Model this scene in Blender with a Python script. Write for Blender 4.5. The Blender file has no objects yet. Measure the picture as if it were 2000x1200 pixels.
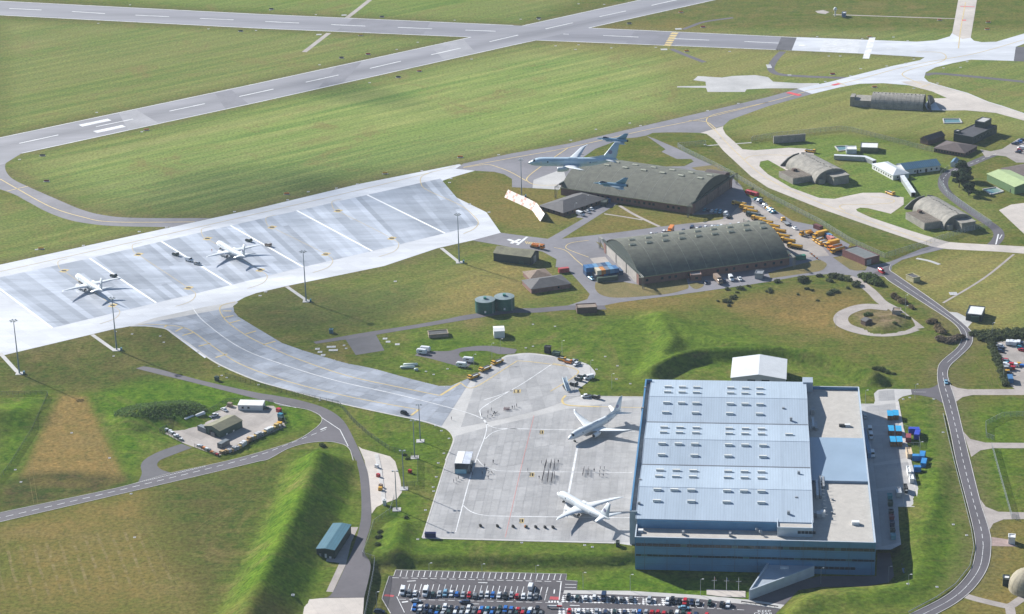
import bpy, bmesh, math, random
import numpy as np
from mathutils import Vector, Matrix
from mathutils.geometry import tessellate_polygon
random.seed(7); np.random.seed(7)
sc = bpy.context.scene
C = sc.collection
# ------------------------------------------------------------------ camera, sky, sun, exposure
F_PX, PITCH, ROLL, CAM_H = 4353.795, 0.366615, -0.027044, 445.368
_fw = Vector((0, math.cos(PITCH), -math.sin(PITCH))); _up = Vector((0, math.sin(PITCH), math.cos(PITCH)))
_r = math.cos(ROLL) * Vector((1, 0, 0)) + math.sin(ROLL) * _up
_u = -math.sin(ROLL) * Vector((1, 0, 0)) + math.cos(ROLL) * _up
cam_d = bpy.data.cameras.new('camera'); cam = bpy.data.objects.new('camera', cam_d); C.objects.link(cam)
cam.matrix_world = Matrix(((_r.x, _u.x, -_fw.x, 0), (_r.y, _u.y, -_fw.y, 0), (_r.z, _u.z, -_fw.z, CAM_H), (0, 0, 0, 1)))
cam_d.sensor_fit = 'HORIZONTAL'; cam_d.sensor_width = 36; cam_d.lens = F_PX / 2000 * 36
cam_d.clip_start = 1; cam_d.clip_end = 60000
sc.camera = cam
SUN_EL = math.radians(28.8)
to_sun = Vector((-math.cos(SUN_EL) * .7071, math.cos(SUN_EL) * .7071, math.sin(SUN_EL)))
world = bpy.data.worlds.new('World'); sc.world = world; world.use_nodes = True
wn = world.node_tree.nodes; wl = world.node_tree.links
sky_t = wn.new('ShaderNodeTexSky'); sky_t.sky_type = 'NISHITA'; sky_t.sun_disc = False
sky_t.sun_elevation = SUN_EL; sky_t.sun_rotation = math.atan2(to_sun.x, to_sun.y)
sky_t.dust_density = 0.15; sky_t.ozone_density = 3.2; sky_t.air_density = 1.0
wn['Background'].inputs['Strength'].default_value = 0.062
wl.new(sky_t.outputs[0], wn['Background'].inputs['Color'])
sun_d = bpy.data.lights.new('sun', 'SUN'); sun = bpy.data.objects.new('sun', sun_d); C.objects.link(sun)
sun_d.energy = 5.0; sun_d.angle = math.radians(.55); sun_d.color = (1, .975, .925)
sun.rotation_euler = to_sun.to_track_quat('Z', 'Y').to_euler()
sc.view_settings.view_transform = 'Standard'; sc.view_settings.look = 'None'
sc.view_settings.exposure = 0.98; sc.view_settings.gamma = 1
sc.cycles.use_denoising = True; sc.cycles.max_bounces = 5; sc.cycles.transparent_max_bounces = 8
sc.cycles.volume_step_rate = 4; sc.cycles.volume_max_steps = 64; sc.cycles.caustics_reflective = False

# ------------------------------------------------------------------ survey: photo point -> point of the ground plane at height z
def G(px, py, z=0.0):
    d = _fw + _r * ((px - 1000) / F_PX) - _u * ((py - 600) / F_PX)
    t = (z - CAM_H) / d.z
    return Vector((d.x * t, d.y * t, z))
def AT(px, py, D):
    d = (_fw + _r * ((px - 1000) / F_PX) - _u * ((py - 600) / F_PX)).normalized()
    return Vector((0, 0, CAM_H)) + d * D
def PX(v):
    w = Vector(v) - Vector((0, 0, CAM_H)); k = w.dot(_fw)
    return 1000 + F_PX * w.dot(_r) / k, 600 - F_PX * w.dot(_u) / k
def HT(bx, by, ty, z0=0.0):
    b = G(bx, by, z0); lo, hi = 0.1, 80
    for _ in range(30):
        m = (lo + hi) / 2
        if PX(b + Vector((0, 0, m)))[1] > ty: lo = m
        else: hi = m
    return lo

# ------------------------------------------------------------------ materials
MATS = {}
def mat(name, col, rough=.8, var=.12, scale=.35, metal=0., bump=0., col2=None, spec=.5, rnd=0., coords='Object', stretch=None, fine=0.):
    if name in MATS: return MATS[name]
    m = bpy.data.materials.new(name); m.use_nodes = True; MATS[name] = m
    nt = m.node_tree; n = nt.nodes; l = nt.links; b = n['Principled BSDF']
    b.inputs['Roughness'].default_value = rough; b.inputs['Metallic'].default_value = metal
    b.inputs['Specular IOR Level'].default_value = spec
    tc = n.new('ShaderNodeTexCoord'); src = tc.outputs[coords]
    if stretch:
        mp = n.new('ShaderNodeMapping'); mp.inputs['Rotation'].default_value = (0, 0, stretch[0]); mp.inputs['Scale'].default_value = (stretch[1], stretch[2], 1)
        l.new(src, mp.inputs[0]); src = mp.outputs[0]
    nz = n.new('ShaderNodeTexNoise'); nz.inputs['Scale'].default_value = scale; nz.inputs['Detail'].default_value = 6; nz.inputs['Roughness'].default_value = .65
    l.new(src, nz.inputs['Vector'])
    mix = n.new('ShaderNodeMix'); mix.data_type = 'RGBA'
    c = Vector(col); d = Vector(col2) if col2 else c * (1 - var * 2)
    e = c * (1 + var) if not col2 else c
    mix.inputs[6].default_value = (*d, 1); mix.inputs[7].default_value = (*e, 1)
    rp = n.new('ShaderNodeMapRange'); rp.inputs[1].default_value = .32; rp.inputs[2].default_value = .68
    l.new(nz.outputs[0], rp.inputs[0]); l.new(rp.outputs[0], mix.inputs[0]); out = mix.outputs[2]
    if fine:
        n2 = n.new('ShaderNodeTexNoise'); n2.inputs['Scale'].default_value = scale * 9; n2.inputs['Detail'].default_value = 3; l.new(src, n2.inputs['Vector'])
        r2 = n.new('ShaderNodeMapRange'); r2.inputs[1].default_value = .3; r2.inputs[2].default_value = .7; r2.inputs[3].default_value = 1 - fine; r2.inputs[4].default_value = 1 + fine
        l.new(n2.outputs[0], r2.inputs[0])
        v = n.new('ShaderNodeVectorMath'); v.operation = 'SCALE'; l.new(out, v.inputs[0]); l.new(r2.outputs[0], v.inputs['Scale']); out = v.outputs[0]
    if rnd:
        oi = n.new('ShaderNodeObjectInfo'); r = n.new('ShaderNodeMapRange'); r.inputs[3].default_value = 1 - rnd; r.inputs[4].default_value = 1 + rnd
        l.new(oi.outputs['Random'], r.inputs[0])
        v = n.new('ShaderNodeVectorMath'); v.operation = 'SCALE'; l.new(out, v.inputs[0]); l.new(r.outputs[0], v.inputs['Scale']); out = v.outputs[0]
    l.new(out, b.inputs['Base Color'])
    if bump:
        bp = n.new('ShaderNodeBump'); bp.inputs['Strength'].default_value = bump; bp.inputs['Distance'].default_value = .3
        l.new(nz.outputs[0], bp.inputs['Height']); l.new(bp.outputs[0], b.inputs['Normal'])
    return m
def glass(name, col=(.02, .03, .04)):
    return mat(name, col, .12, .05, 1)

# ------------------------------------------------------------------ object helpers
def link(name, me, m, parent=None):
    o = bpy.data.objects.new(name, me); C.objects.link(o)
    if m is not None and me is not None and not me.materials: me.materials.append(m)
    if parent is not None: o.parent = parent
    return o
def tag(o, label, cat, group=None):
    o['label'] = label; o['category'] = cat
    if group: o['group'] = group
    return o
def struct(o, label=None):
    o['kind'] = 'structure'
    if label: o['label'] = label
    return o
def empty(name, loc=(0, 0, 0), rz=0., label=None, cat=None, group=None, rot=None):
    o = bpy.data.objects.new(name, None); C.objects.link(o); o.location = loc; o.rotation_euler = rot or (0, 0, rz); o.empty_display_size = .5
    if label: tag(o, label, cat, group)
    return o
def mesh(name, vs, fs, smooth=False):
    me = bpy.data.meshes.new(name); me.from_pydata([tuple(v) for v in vs], [], fs); me.update()
    bm = bmesh.new(); bm.from_mesh(me); bmesh.ops.recalc_face_normals(bm, faces=bm.faces); bm.to_mesh(me); bm.free()
    if smooth:
        for p in me.polygons: p.use_smooth = True
    return me
class MB:
    def __init__(s): s.v = []; s.f = []
    def add(s, vs, fs):
        k = len(s.v); s.v += [tuple(v) for v in vs]; s.f += [tuple(i + k for i in f) for f in fs]; return s
    def box(s, x0, y0, z0, x1, y1, z1):
        return s.add([(x0, y0, z0), (x1, y0, z0), (x1, y1, z0), (x0, y1, z0), (x0, y0, z1), (x1, y0, z1), (x1, y1, z1), (x0, y1, z1)],
                     [(0, 3, 2, 1), (4, 5, 6, 7), (0, 1, 5, 4), (1, 2, 6, 5), (2, 3, 7, 6), (3, 0, 4, 7)])
    def bar(s, a, b, r, r2=None, n=6):
        a = Vector(a); b = Vector(b); d = (b - a).normalized(); r2 = r if r2 is None else r2
        x = d.orthogonal().normalized(); y = d.cross(x); vs = []
        for k in range(n):
            t = 2 * math.pi * k / n; w = x * math.cos(t) + y * math.sin(t); vs += [a + w * r, b + w * r2]
        fs = [(2 * k, 2 * ((k + 1) % n), 2 * ((k + 1) % n) + 1, 2 * k + 1) for k in range(n)]
        fs += [tuple(2 * k for k in range(n))[::-1], tuple(2 * k + 1 for k in range(n))]
        return s.add(vs, fs)
    def loft(s, rings, cap=True, closed=True):
        n = len(rings[0]); vs = [p for r in rings for p in r]; fs = []
        for i in range(len(rings) - 1):
            for k in range(n if closed else n - 1):
                a = i * n + k; b = i * n + (k + 1) % n; fs.append((a, b, b + n, a + n))
        if cap: fs += [tuple(range(n))[::-1], tuple(range((len(rings) - 1) * n, len(rings) * n))]
        return s.add(vs, fs)
    def prism(s, poly, z0, z1):
        n = len(poly); vs = [(p[0], p[1], z0) for p in poly] + [(p[0], p[1], z1) for p in poly]
        fs = [(k, (k + 1) % n, n + (k + 1) % n, n + k) for k in range(n)]
        t = tessellate_polygon([[Vector((p[0], p[1], 0)) for p in poly]])
        return s.add(vs, fs + [tuple(x + n for x in q) for q in t] + [tuple(q)[::-1] for q in t])
    def build(s, name, m, parent=None, smooth=False): return link(name, mesh(name, s.v, s.f, smooth), m, parent)
def boxm(name, b, m, parent=None): return MB().box(*b).build(name, m, parent)

# ------------------------------------------------------------------ terrain shape
def _seg(P, a, b):
    ab = b - a; t = np.clip(((P - a) @ ab) / max(ab @ ab, 1e-9), 0, 1); return np.hypot(*(P - a - t[:, None] * ab).T), t
def _line_d(P, pts):
    d = np.full(len(P), 1e9)
    for a, b in zip(pts[:-1], pts[1:]): d = np.minimum(d, _seg(P, a, b)[0])
    return d
def _inside(P, poly):
    x, y = P.T; c = np.zeros(len(P), bool); n = len(poly)
    for i in range(n):
        (x1, y1), (x2, y2) = poly[i], poly[(i + 1) % n]
        if y1 == y2: continue
        k = ((y1 > y) != (y2 > y)) & (x < (x2 - x1) * (y - y1) / (y2 - y1) + x1); c ^= k
    return c
def _sdf(P, poly):
    d = _line_d(P, list(poly) + [poly[0]]); return np.where(_inside(P, poly), -d, d)
def W2(pts, z=0.): return np.array([G(p[0], p[1], z)[:2] for p in pts])
ZL = -3.5
RIDGES = [  # crest, height, half width on each side
    ([(618, 880), (603, 930), (572, 1000), (538, 1070), (505, 1140), (470, 1215), (440, 1280)], 10.0, (16, 18.5)),
    ([(280, 797), (342, 790)], 6.0, 19), ([(-15, 805), (22, 800)], 5.0, 22),
    ([(1290, 612), (1312, 655), (1292, 698), (1278, 712)], 4.6, 11),
    ([(1278, 712), (1320, 690), (1370, 678), (1450, 676), (1540, 676), (1620, 690), (1680, 712), (1708, 724)], 6.0, 9.0),
    ([(1288, 612), (1335, 640), (1400, 664), (1470, 674)], 3.6, 15),
    ([(781, 1018), (772, 1066)], 3.2, 8),
    ([(1832, 905), (1827, 960), (1815, 1012), (1800, 1060), (1806, 1100), (1782, 1142), (1700, 1159), (1610, 1163), (1560, 1181)], 1.7, 9),
    ([(1708, 618), (1745, 616), (1752, 628), (1722, 634)], 2.0, 9),
]
_RW = [(W2(p, H), H, w) for p, H, w in RIDGES]
_LOW = W2([(738, 1113), (1180, 1112), (1245, 1104), (1715, 1080), (1742, 1078), (1750, 1130), (1736, 1144), (1600, 1152), (1560, 1164), (1530, 1192), (1510, 1240), (733, 1240)], ZL)
def terrain(P):
    h = np.zeros(len(P))
    for pts, H, w in _RW:
        d0 = _line_d(P, pts)
        if isinstance(w, tuple):
            best = np.full(len(P), 1e9); side = np.zeros(len(P))
            for p, q in zip(pts[:-1], pts[1:]):
                e, _ = _seg(P, p, q); cr = (q[0] - p[0]) * (P[:, 1] - p[1]) - (q[1] - p[1]) * (P[:, 0] - p[0]); k = e < best - 1e-6; best[k] = e[k]; side[k] = np.clip(cr[k] / np.hypot(*(q - p)) / np.maximum(e[k], 1e-6), -1, 1)
            s_ = (side + 1) / 2; w = w[0] * (1 - s_) + w[1] * s_
        d = np.clip(d0 / w, 0, 1); t = (1.002 - np.sqrt(d * d + .004)) / .93875; h = np.maximum(h, H * np.clip(t, 0, 1) ** 1.12)
    s = np.clip(_sdf(P, _LOW) / 6.5, 0, 1); return h + ZL * (1 - s * s * (3 - 2 * s))
def TZ(x, y): return float(terrain(np.array([[x, y]]))[0])

# ------------------------------------------------------------------ ground sheet with grass cover weights
def grow(a, b, step, far):
    L = list(np.arange(a, b + .01, step)); s = step; x = a; lo = []
    while x > -far + 0: s *= 1.35; x -= s; lo.append(x)
    s = step; x = b; hi = []
    while x < far: s *= 1.35; x += s; hi.append(x)
    return np.array(lo[::-1] + L + hi)
gx = grow(-470, 470, 2.5, 5000); gy = grow(770, 1260, 2.5, 5000)
gy = np.array(sorted(set([v for v in gy if v <= 1260] + list(np.arange(1264, 2000, 4.)) + [2006, 2016, 2030, 2055, 2100, 2180, 2300, 2500, 2900, 3600, 5000, 7000])))
XX, YY = np.meshgrid(gx, gy); PP = np.stack([XX.ravel(), YY.ravel()], 1)
ZZ = terrain(PP)
me = bpy.data.meshes.new('ground'); nx, ny = len(gx), len(gy)
ii = np.arange(nx * ny).reshape(ny, nx); quads = np.stack([ii[:-1, :-1], ii[:-1, 1:], ii[1:, 1:], ii[1:, :-1]], -1).reshape(-1, 4)
me.vertices.add(nx * ny); me.vertices.foreach_set('co', np.column_stack([PP, ZZ]).astype('f').ravel())
me.loops.add(quads.size); me.loops.foreach_set('vertex_index', quads.ravel().astype('i'))
me.polygons.add(len(quads)); me.polygons.foreach_set('loop_start', np.arange(0, quads.size, 4, dtype='i')); me.polygons.foreach_set('loop_total', np.full(len(quads), 4, 'i'))
me.update(); me.validate(); me.polygons.foreach_set('use_smooth', np.ones(len(quads), bool))
# cover: R dry straw, G lush green, B heath scrub, A mown stripes
REG = [
 ('R', 1.6, 1.0, [(120, 772), (168, 775), (200, 850), (245, 940), (190, 955), (60, 950), (45, 930), (80, 850)]),
 ('B', 4, 1.0, [(0, 950), (60, 925), (130, 922), (190, 925), (240, 930), (262, 942), (200, 958), (0, 1000)]),
 ('R', 10, .75, [(0, 1030), (150, 990), (280, 965), (290, 1015), (180, 1040), (90, 1060), (0, 1060)]),
 ('R', 20, .6, [(0, 1060), (300, 1015), (380, 1200), (0, 1200)]),
 ('G', 7, 1.0, [(170, 770), (280, 735), (450, 750), (600, 790), (620, 830), (560, 850), (440, 890), (330, 870), (280, 900), (255, 940), (210, 860)]),
 ('G', 8, 1.0, [(0, 770), (90, 765), (60, 860), (0, 950)]),
 ('G', 9, .9, [(600, 868), (670, 875), (700, 960), (700, 1030), (640, 1015), (600, 1100), (660, 1110), (600, 1180), (430, 1200), (480, 1080), (545, 930)]),
 ('B', 12, .55, [(330, 940), (560, 905), (520, 1000), (440, 1180), (380, 1180), (300, 1000)]),
 ('G', 9, .75, [(640, 770), (800, 820), (880, 850), (870, 900), (830, 1040), (1200, 1065), (1200, 1095), (720, 1095), (740, 1000), (800, 960), (780, 900), (690, 850)]),
 ('G', 12, .7, [(1000, 640), (1270, 610), (1420, 640), (1600, 700), (1780, 770), (1700, 790), (1290, 740), (1170, 770), (1160, 730), (1050, 690), (990, 680)]),
 ('G', 12, .7, [(780, 640), (990, 650), (1000, 690), (880, 755), (740, 715), (760, 690)]),
 ('G', 10, .8, [(1760, 780), (1840, 790), (1870, 920), (1900, 1060), (1880, 1130), (1780, 1190), (1540, 1190), (1760, 1140), (1790, 1000)]),
 ('G', 10, .75, [(1870, 800), (2000, 780), (2000, 1000), (1930, 990)]),
 ('G', 10, .9, [(740, 1100), (1500, 1095), (1480, 1170), (1100, 1150), (760, 1115)]),
 ('R', 10, 1.0, [(1400, 590), (1560, 565), (1700, 580), (1640, 620), (1660, 655), (1560, 640), (1450, 610)]),
 ('B', 9, .35, [(1420, 585), (1620, 545), (1700, 575), (1640, 600), (1500, 620)]),
 ('R', 14, .95, [(880, 540), (1010, 495), (1060, 530), (1030, 580), (930, 600), (800, 620)]),
 ('R', 12, .8, [(1150, 580), (1400, 570), (1330, 600), (1180, 610)]),
 ('R', 8, .8, [(1480, 390), (1560, 430), (1660, 480), (1640, 490), (1530, 425), (1450, 385)]),
 ('R', 12, .85, [(1740, 530), (1880, 490), (2000, 500), (2000, 650), (1900, 640), (1800, 575)]),
 ('R', 12, .5, [(1450, 215), (1680, 175), (1850, 200), (2000, 250), (1950, 270), (1700, 260), (1470, 265)]),
 ('R', 12, .75, [(1940, 1030), (2000, 1020), (2000, 1200), (1850, 1200), (1930, 1130)]),
 ('R', 14, .5, [(1050, 60), (1330, 40), (1560, 100), (1800, 115), (1600, 150), (1250, 160), (1100, 100)]),
 ('R', 9, .5, [(1000, 360), (1090, 372), (1110, 430), (1060, 460), (960, 440), (880, 370), (960, 340)]),
 ('R', 9, .5, [(1110, 465), (1200, 405), (1400, 430), (1340, 440), (1180, 460)]),
 ('G', 9, .7, [(1440, 290), (1640, 260), (1830, 300), (1800, 470), (1760, 470), (1480, 360)]),
 ('B', 10, .7, [(470, 600), (560, 570), (800, 560), (860, 590), (700, 640), (540, 640)]),
 ('B', 9, .6, [(0, 700), (225, 650), (330, 650), (420, 710), (380, 730), (200, 760), (0, 760)]),
 ('A', 14, .5, [(1230, 60), (2080, 60), (2080, 270), (1900, 260), (1500, 268), (1240, 240)]), ('A', 40, .3, [(460, 590), (860, 490), (1060, 470), (1100, 560), (900, 620), (560, 640)]), ('A', 14, .4, [(1740, 530), (1880, 490), (2080, 500), (2080, 650), (1900, 640), (1800, 575)]), ('A', 14, .35, [(1440, 290), (1640, 260), (1830, 300), (1960, 440), (1800, 470), (1480, 360)]), ('A', 14, .5, [(-60, 380), (30, 385), (330, 448), (-60, 530)]),
 ('A', 34, .95, [(30, 310), (500, 205), (1000, 95), (1090, 90), (1330, 110), (1340, 215), (1000, 295), (720, 350), (420, 420), (210, 415), (50, 350)]),
 ('A', 14, .55, [(0, 40), (500, 60), (860, 78), (500, 160), (0, 260)]),
 ('A', 14, .5, [(-50, -20), (1200, -30), (1010, 45), (400, 15)]),
 ('G', 30, .6, [(0, -30), (1100, -30), (900, 35), (300, 10)]),
 ('G', 40, .6, [(500, 220), (1000, 120), (1300, 150), (1250, 220), (800, 300), (400, 330)]),
 ('B', 30, .6, [(150, 360), (500, 300), (900, 260), (900, 320), (450, 420), (220, 415)]),
]
col = np.zeros((len(PP), 4)); vis = (np.abs(PP[:, 0]) < 600) & (PP[:, 1] < 2100) & (PP[:, 1] > 700); Pv = PP[vis]
for ch, soft, amt, poly in REG:
    s = np.clip(.5 - _sdf(Pv, W2(poly)) / (2 * soft), 0, 1) * amt; k = 'RGBA'.index(ch)
    col[vis, k] = np.maximum(col[vis, k], s)
FR = [[(-200, -8), (0, 2.5), (500, 28), (1000, 50)], [(1150, 55), (1500, 71), (1700, 78)], [(-200, 19), (0, 30), (500, 55.5), (900, 73)], [(1047, 79), (1500, 97), (1800, 112)], [(-120, 295), (0, 269.5), (500, 164), (920, 73)], [(1020, 51), (1252, 0), (1420, -38)], [(42, 300), (500, 201), (1000, 89), (1047, 79)], [(1150, 55), (1397, 0)], [(905, 320), (1110, 281), (1245, 249), (1557, 174)], [(0, 517), (335, 444), (700, 360), (897, 321)], [(0, 696), (219, 644)], [(500, 573), (750, 520), (922, 470)], [(12, 335), (55, 365), (160, 410), (265, 426), (412, 426)], [(1413, 295), (1500, 367), (1600, 407), (1797, 475)], [(1812, 598), (1876, 650), (1867, 682), (1832, 724), (1841, 785), (1867, 900), (1905, 1070), (1870, 1145)], [(1838, 598), (1900, 660), (1856, 715), (1857, 754), (1895, 900), (1936, 1064), (1905, 1147)]]
c2 = np.zeros((len(PP), 4)); dd = np.full(len(Pv), 1e9)
for f_ in FR: dd = np.minimum(dd, _line_d(Pv, W2(f_)))
c2[vis, 0] = np.clip(1 - dd / 11, 0, 1) ** .8; c2[vis, 1] = np.clip(.5 - _sdf(Pv, W2([(0, 1075), (280, 1030), (345, 1130), (120, 1165), (0, 1170)])) / 8, 0, 1)
c2[vis, 2] = np.clip(.5 - _sdf(Pv, W2([(1665, 612), (1690, 603), (1740, 602), (1768, 622), (1768, 636), (1735, 645), (1690, 643)])) / 6, 0, 1)
a2 = me.color_attributes.new('wear', 'FLOAT_COLOR', 'POINT'); a2.data.foreach_set('color', c2.astype('f').ravel())
at = me.color_attributes.new('cover', 'FLOAT_COLOR', 'POINT'); at.data.foreach_set('color', col.astype('f').ravel())
gm = bpy.data.materials.new('grass'); gm.use_nodes = True; n = gm.node_tree.nodes; l = gm.node_tree.links; b = n['Principled BSDF']
b.inputs['Roughness'].default_value = 1.; b.inputs['Specular IOR Level'].default_value = 0.
tc = n.new('ShaderNodeTexCoord'); va = n.new('ShaderNodeVertexColor'); va.layer_name = 'cover'; sp = n.new('ShaderNodeSeparateColor'); l.new(va.outputs[0], sp.inputs[0])
def noise(scale, det=5, rough=.6, vec=None, dist=0.):
    z = n.new('ShaderNodeTexNoise'); z.inputs['Scale'].default_value = scale; z.inputs['Detail'].default_value = det; z.inputs['Roughness'].default_value = rough; z.inputs['Distortion'].default_value = dist
    l.new(vec or tc.outputs['Object'], z.inputs['Vector']); return z.outputs[0]
def rng(x, a, b_, c=0., d=1.):
    r = n.new('ShaderNodeMapRange'); r.inputs[1].default_value = a; r.inputs[2].default_value = b_; r.inputs[3].default_value = c; r.inputs[4].default_value = d; l.new(x, r.inputs[0]); return r.outputs[0]
def mth(op, x, y):
    m = n.new('ShaderNodeMath'); m.operation = op
    for i, q in enumerate((x, y)):
        if isinstance(q, (int, float)): m.inputs[i].default_value = q
        else: l.new(q, m.inputs[i])
    return m.outputs[0]
def mixc(f, a, c):
    m = n.new('ShaderNodeMix'); m.data_type = 'RGBA'
    for i, q in ((0, f), (6, a), (7, c)):
        if isinstance(q, tuple): m.inputs[i].default_value = (*q, 1)
        elif isinstance(q, (int, float)): m.inputs[i].default_value = q
        else: l.new(q, m.inputs[i])
    return m.outputs[2]
_d = (G(597, 161) - G(37, 280)); ANG_B = math.atan2(_d.y, _d.x)
mp = n.new('ShaderNodeMapping'); mp.vector_type = 'TEXTURE'; mp.inputs['Rotation'].default_value = (0, 0, ANG_B); l.new(tc.outputs['Object'], mp.inputs[0])
ms = n.new('ShaderNodeMapping'); ms.inputs['Scale'].default_value = (.06, 1, 1); l.new(mp.outputs[0], ms.inputs[0])
streak = noise(.16, 4, .6, ms.outputs[0]); streak2 = noise(.035, 3, .5, ms.outputs[0])
wv = n.new('ShaderNodeTexWave'); wv.bands_direction = 'Y'; wv.inputs['Scale'].default_value = .022; wv.inputs['Distortion'].default_value = 1.2; wv.inputs['Detail'].default_value = 2; l.new(mp.outputs[0], wv.inputs['Vector'])
big = noise(.011, 4); mid = noise(.06, 6, .7); fine = noise(.55, 4, .7)
vn = noise(.17, 5, .7, None, .6); mst = n.new('ShaderNodeMapping'); mst.inputs['Rotation'].default_value = (0, 0, .5); mst.inputs['Scale'].default_value = (.07, 1, 1); l.new(tc.outputs['Object'], mst.inputs[0]); streak3 = noise(.3, 4, .65, mst.outputs[0], .4)
base = mixc(rng(vn, .34, .66), (.045, .082, .014), (.11, .134, .026))
base = mixc(mth('MULTIPLY', rng(mid, .42, .62), .75), base, (.128, .115, .032))
base = mixc(mth('MULTIPLY', rng(streak3, .48, .66), .5), base, (.155, .132, .048))
base = mixc(mth('MULTIPLY', sp.outputs[1], rng(mid, .28, .58, .5, 1.)), base, mixc(rng(vn, .36, .66), (.036, .094, .008), (.105, .178, .016)))
base = mixc(mth('MULTIPLY', sp.outputs[0], rng(mid, .25, .5, .55, 1.)), base, mixc(rng(vn, .35, .65), (.26, .17, .06), (.15, .118, .042)))
base = mixc(mth('MULTIPLY', sp.outputs[2], rng(mid, .3, .6, .35, 1.)), base, mixc(rng(vn, .4, .62), (.034, .052, .015), (.082, .064, .03)))
mow = mixc(rng(streak, .34, .66), (.115, .19, .045), (.28, .3, .095))
mow = mixc(mth('MULTIPLY', rng(wv.outputs[0], .3, .7), .6), mow, (.13, .19, .055))
mow = mixc(mth('MULTIPLY', rng(streak2, .42, .66), .5), mow, (.32, .28, .12))
mow = mixc(mth('MULTIPLY', rng(mid, .5, .7), .4), mow, (.115, .18, .045))
mow = mixc(mth('MULTIPLY', sp.outputs[1], .5), mow, mixc(rng(streak, .36, .64), (.14, .23, .045), (.25, .31, .085)))
mow = mixc(mth('MULTIPLY', sp.outputs[2], .4), mow, (.09, .13, .05))
base = mixc(va.outputs['Alpha'], base, mow)
base = mixc(mth('MULTIPLY', rng(noise(.02, 6, .75, None, 1.), .53, .68), .6), base, (.19, .145, .06))
vw = n.new('ShaderNodeVertexColor'); vw.layer_name = 'wear'; sw = n.new('ShaderNodeSeparateColor'); l.new(vw.outputs[0], sw.inputs[0])
base = mixc(mth('MULTIPLY', sw.outputs[0], rng(vn, .38, .6, .1, .85)), base, mixc(rng(mid, .4, .6), (.16, .125, .06), (.085, .085, .04)))
_df = (G(262, 1160) - G(232, 1078)); mf = n.new('ShaderNodeMapping'); mf.vector_type = 'TEXTURE'; mf.inputs['Rotation'].default_value = (0, 0, math.atan2(_df.y, _df.x)); l.new(tc.outputs['Object'], mf.inputs[0])
wf = n.new('ShaderNodeTexWave'); wf.bands_direction = 'Y'; wf.inputs['Scale'].default_value = .055; wf.inputs['Distortion'].default_value = 1.5; wf.inputs['Detail'].default_value = 3; wf.inputs['Detail Scale'].default_value = .5; l.new(mf.outputs[0], wf.inputs['Vector'])
base = mixc(mth('MULTIPLY', mth('MULTIPLY', sw.outputs[1], rng(wf.outputs[0], .8, .95)), rng(vn, .42, .6, 0., .75)), base, (.22, .175, .085))
base = mixc(mth('MULTIPLY', sw.outputs[2], rng(vn, .3, .6, .5, 1.)), base, mixc(rng(vn, .4, .62), (.13, .1, .055), (.2, .15, .09)))
wt = n.new('ShaderNodeTexWave'); wt.bands_direction = 'Y'; wt.inputs['Scale'].default_value = .09; wt.inputs['Distortion'].default_value = 3; wt.inputs['Detail'].default_value = 2; wt.inputs['Detail Scale'].default_value = .15; l.new(mst.outputs[0], wt.inputs['Vector'])
base = mixc(mth('MULTIPLY', mth('MULTIPLY', rng(wt.outputs[0], .86, .97), rng(mid, .5, .56)), .16), base, (.16, .14, .055))
v = n.new('ShaderNodeVectorMath'); v.operation = 'SCALE'; l.new(base, v.inputs[0]); l.new(rng(fine, .3, .7, .56, 1.44), v.inputs['Scale']); l.new(v.outputs[0], b.inputs['Base Color'])
bp = n.new('ShaderNodeBump'); bp.inputs['Strength'].default_value = .5; bp.inputs['Distance'].default_value = .5; l.new(fine, bp.inputs['Height']); l.new(bp.outputs[0], b.inputs['Normal'])
ground = struct(link('ground', me, gm), 'mown and rough airfield grass')

# ------------------------------------------------------------------ flat sheets, ribbons
def smooth(pts, n=6, closed=True):
    """Catmull-Rom through points; a point with a third item 1 stays a sharp corner"""
    P = [Vector((p[0], p[1], 0)) for p in pts]; S = [len(p) > 2 and p[2] for p in pts]; N = len(P); out = []
    for i in range(N if closed else N - 1):
        a, b_ = P[i], P[(i + 1) % N]
        p0 = a if S[i] else P[i - 1] if (closed or i > 0) else a
        p3 = b_ if S[(i + 1) % N] else P[(i + 2) % N] if (closed or i + 2 < N) else b_
        for k in range(n):
            t = k / n; out.append(.5 * ((2 * a) + (b_ - p0) * t + (2 * p0 - 5 * a + 4 * b_ - p3) * t * t + (3 * a - p0 - 3 * b_ + p3) * t ** 3))
    if not closed: out.append(P[-1])
    return [(p.x, p.y) for p in out]
def sheet(name, pts, z, m, parent=None, base=0., curve=False):
    if curve: pts = smooth(pts)
    poly = [G(p[0], p[1], base) for p in pts]
    vs = [(p.x, p.y, base + z) for p in poly]
    fs = [tuple(t) for t in tessellate_polygon([[Vector((p.x, p.y, 0)) for p in poly]])]
    me = bpy.data.meshes.new(name); me.from_pydata(vs, [], fs)
    for p in me.polygons:
        if p.normal.z < 0: p.flip()
    me.update()
    bm = bmesh.new(); bm.from_mesh(me)
    for f in bm.faces:
        if f.normal.z < 0: f.normal_flip()
    bm.to_mesh(me); bm.free()
    o = link(name, me, m, parent)
    if parent is None: struct(o)
    return o
def path3(pts, base=0., curve=True, n=6):
    if curve and len(pts) > 2: pts = smooth(pts, n, False)
    return [G(p[0], p[1], base) for p in pts]
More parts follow.
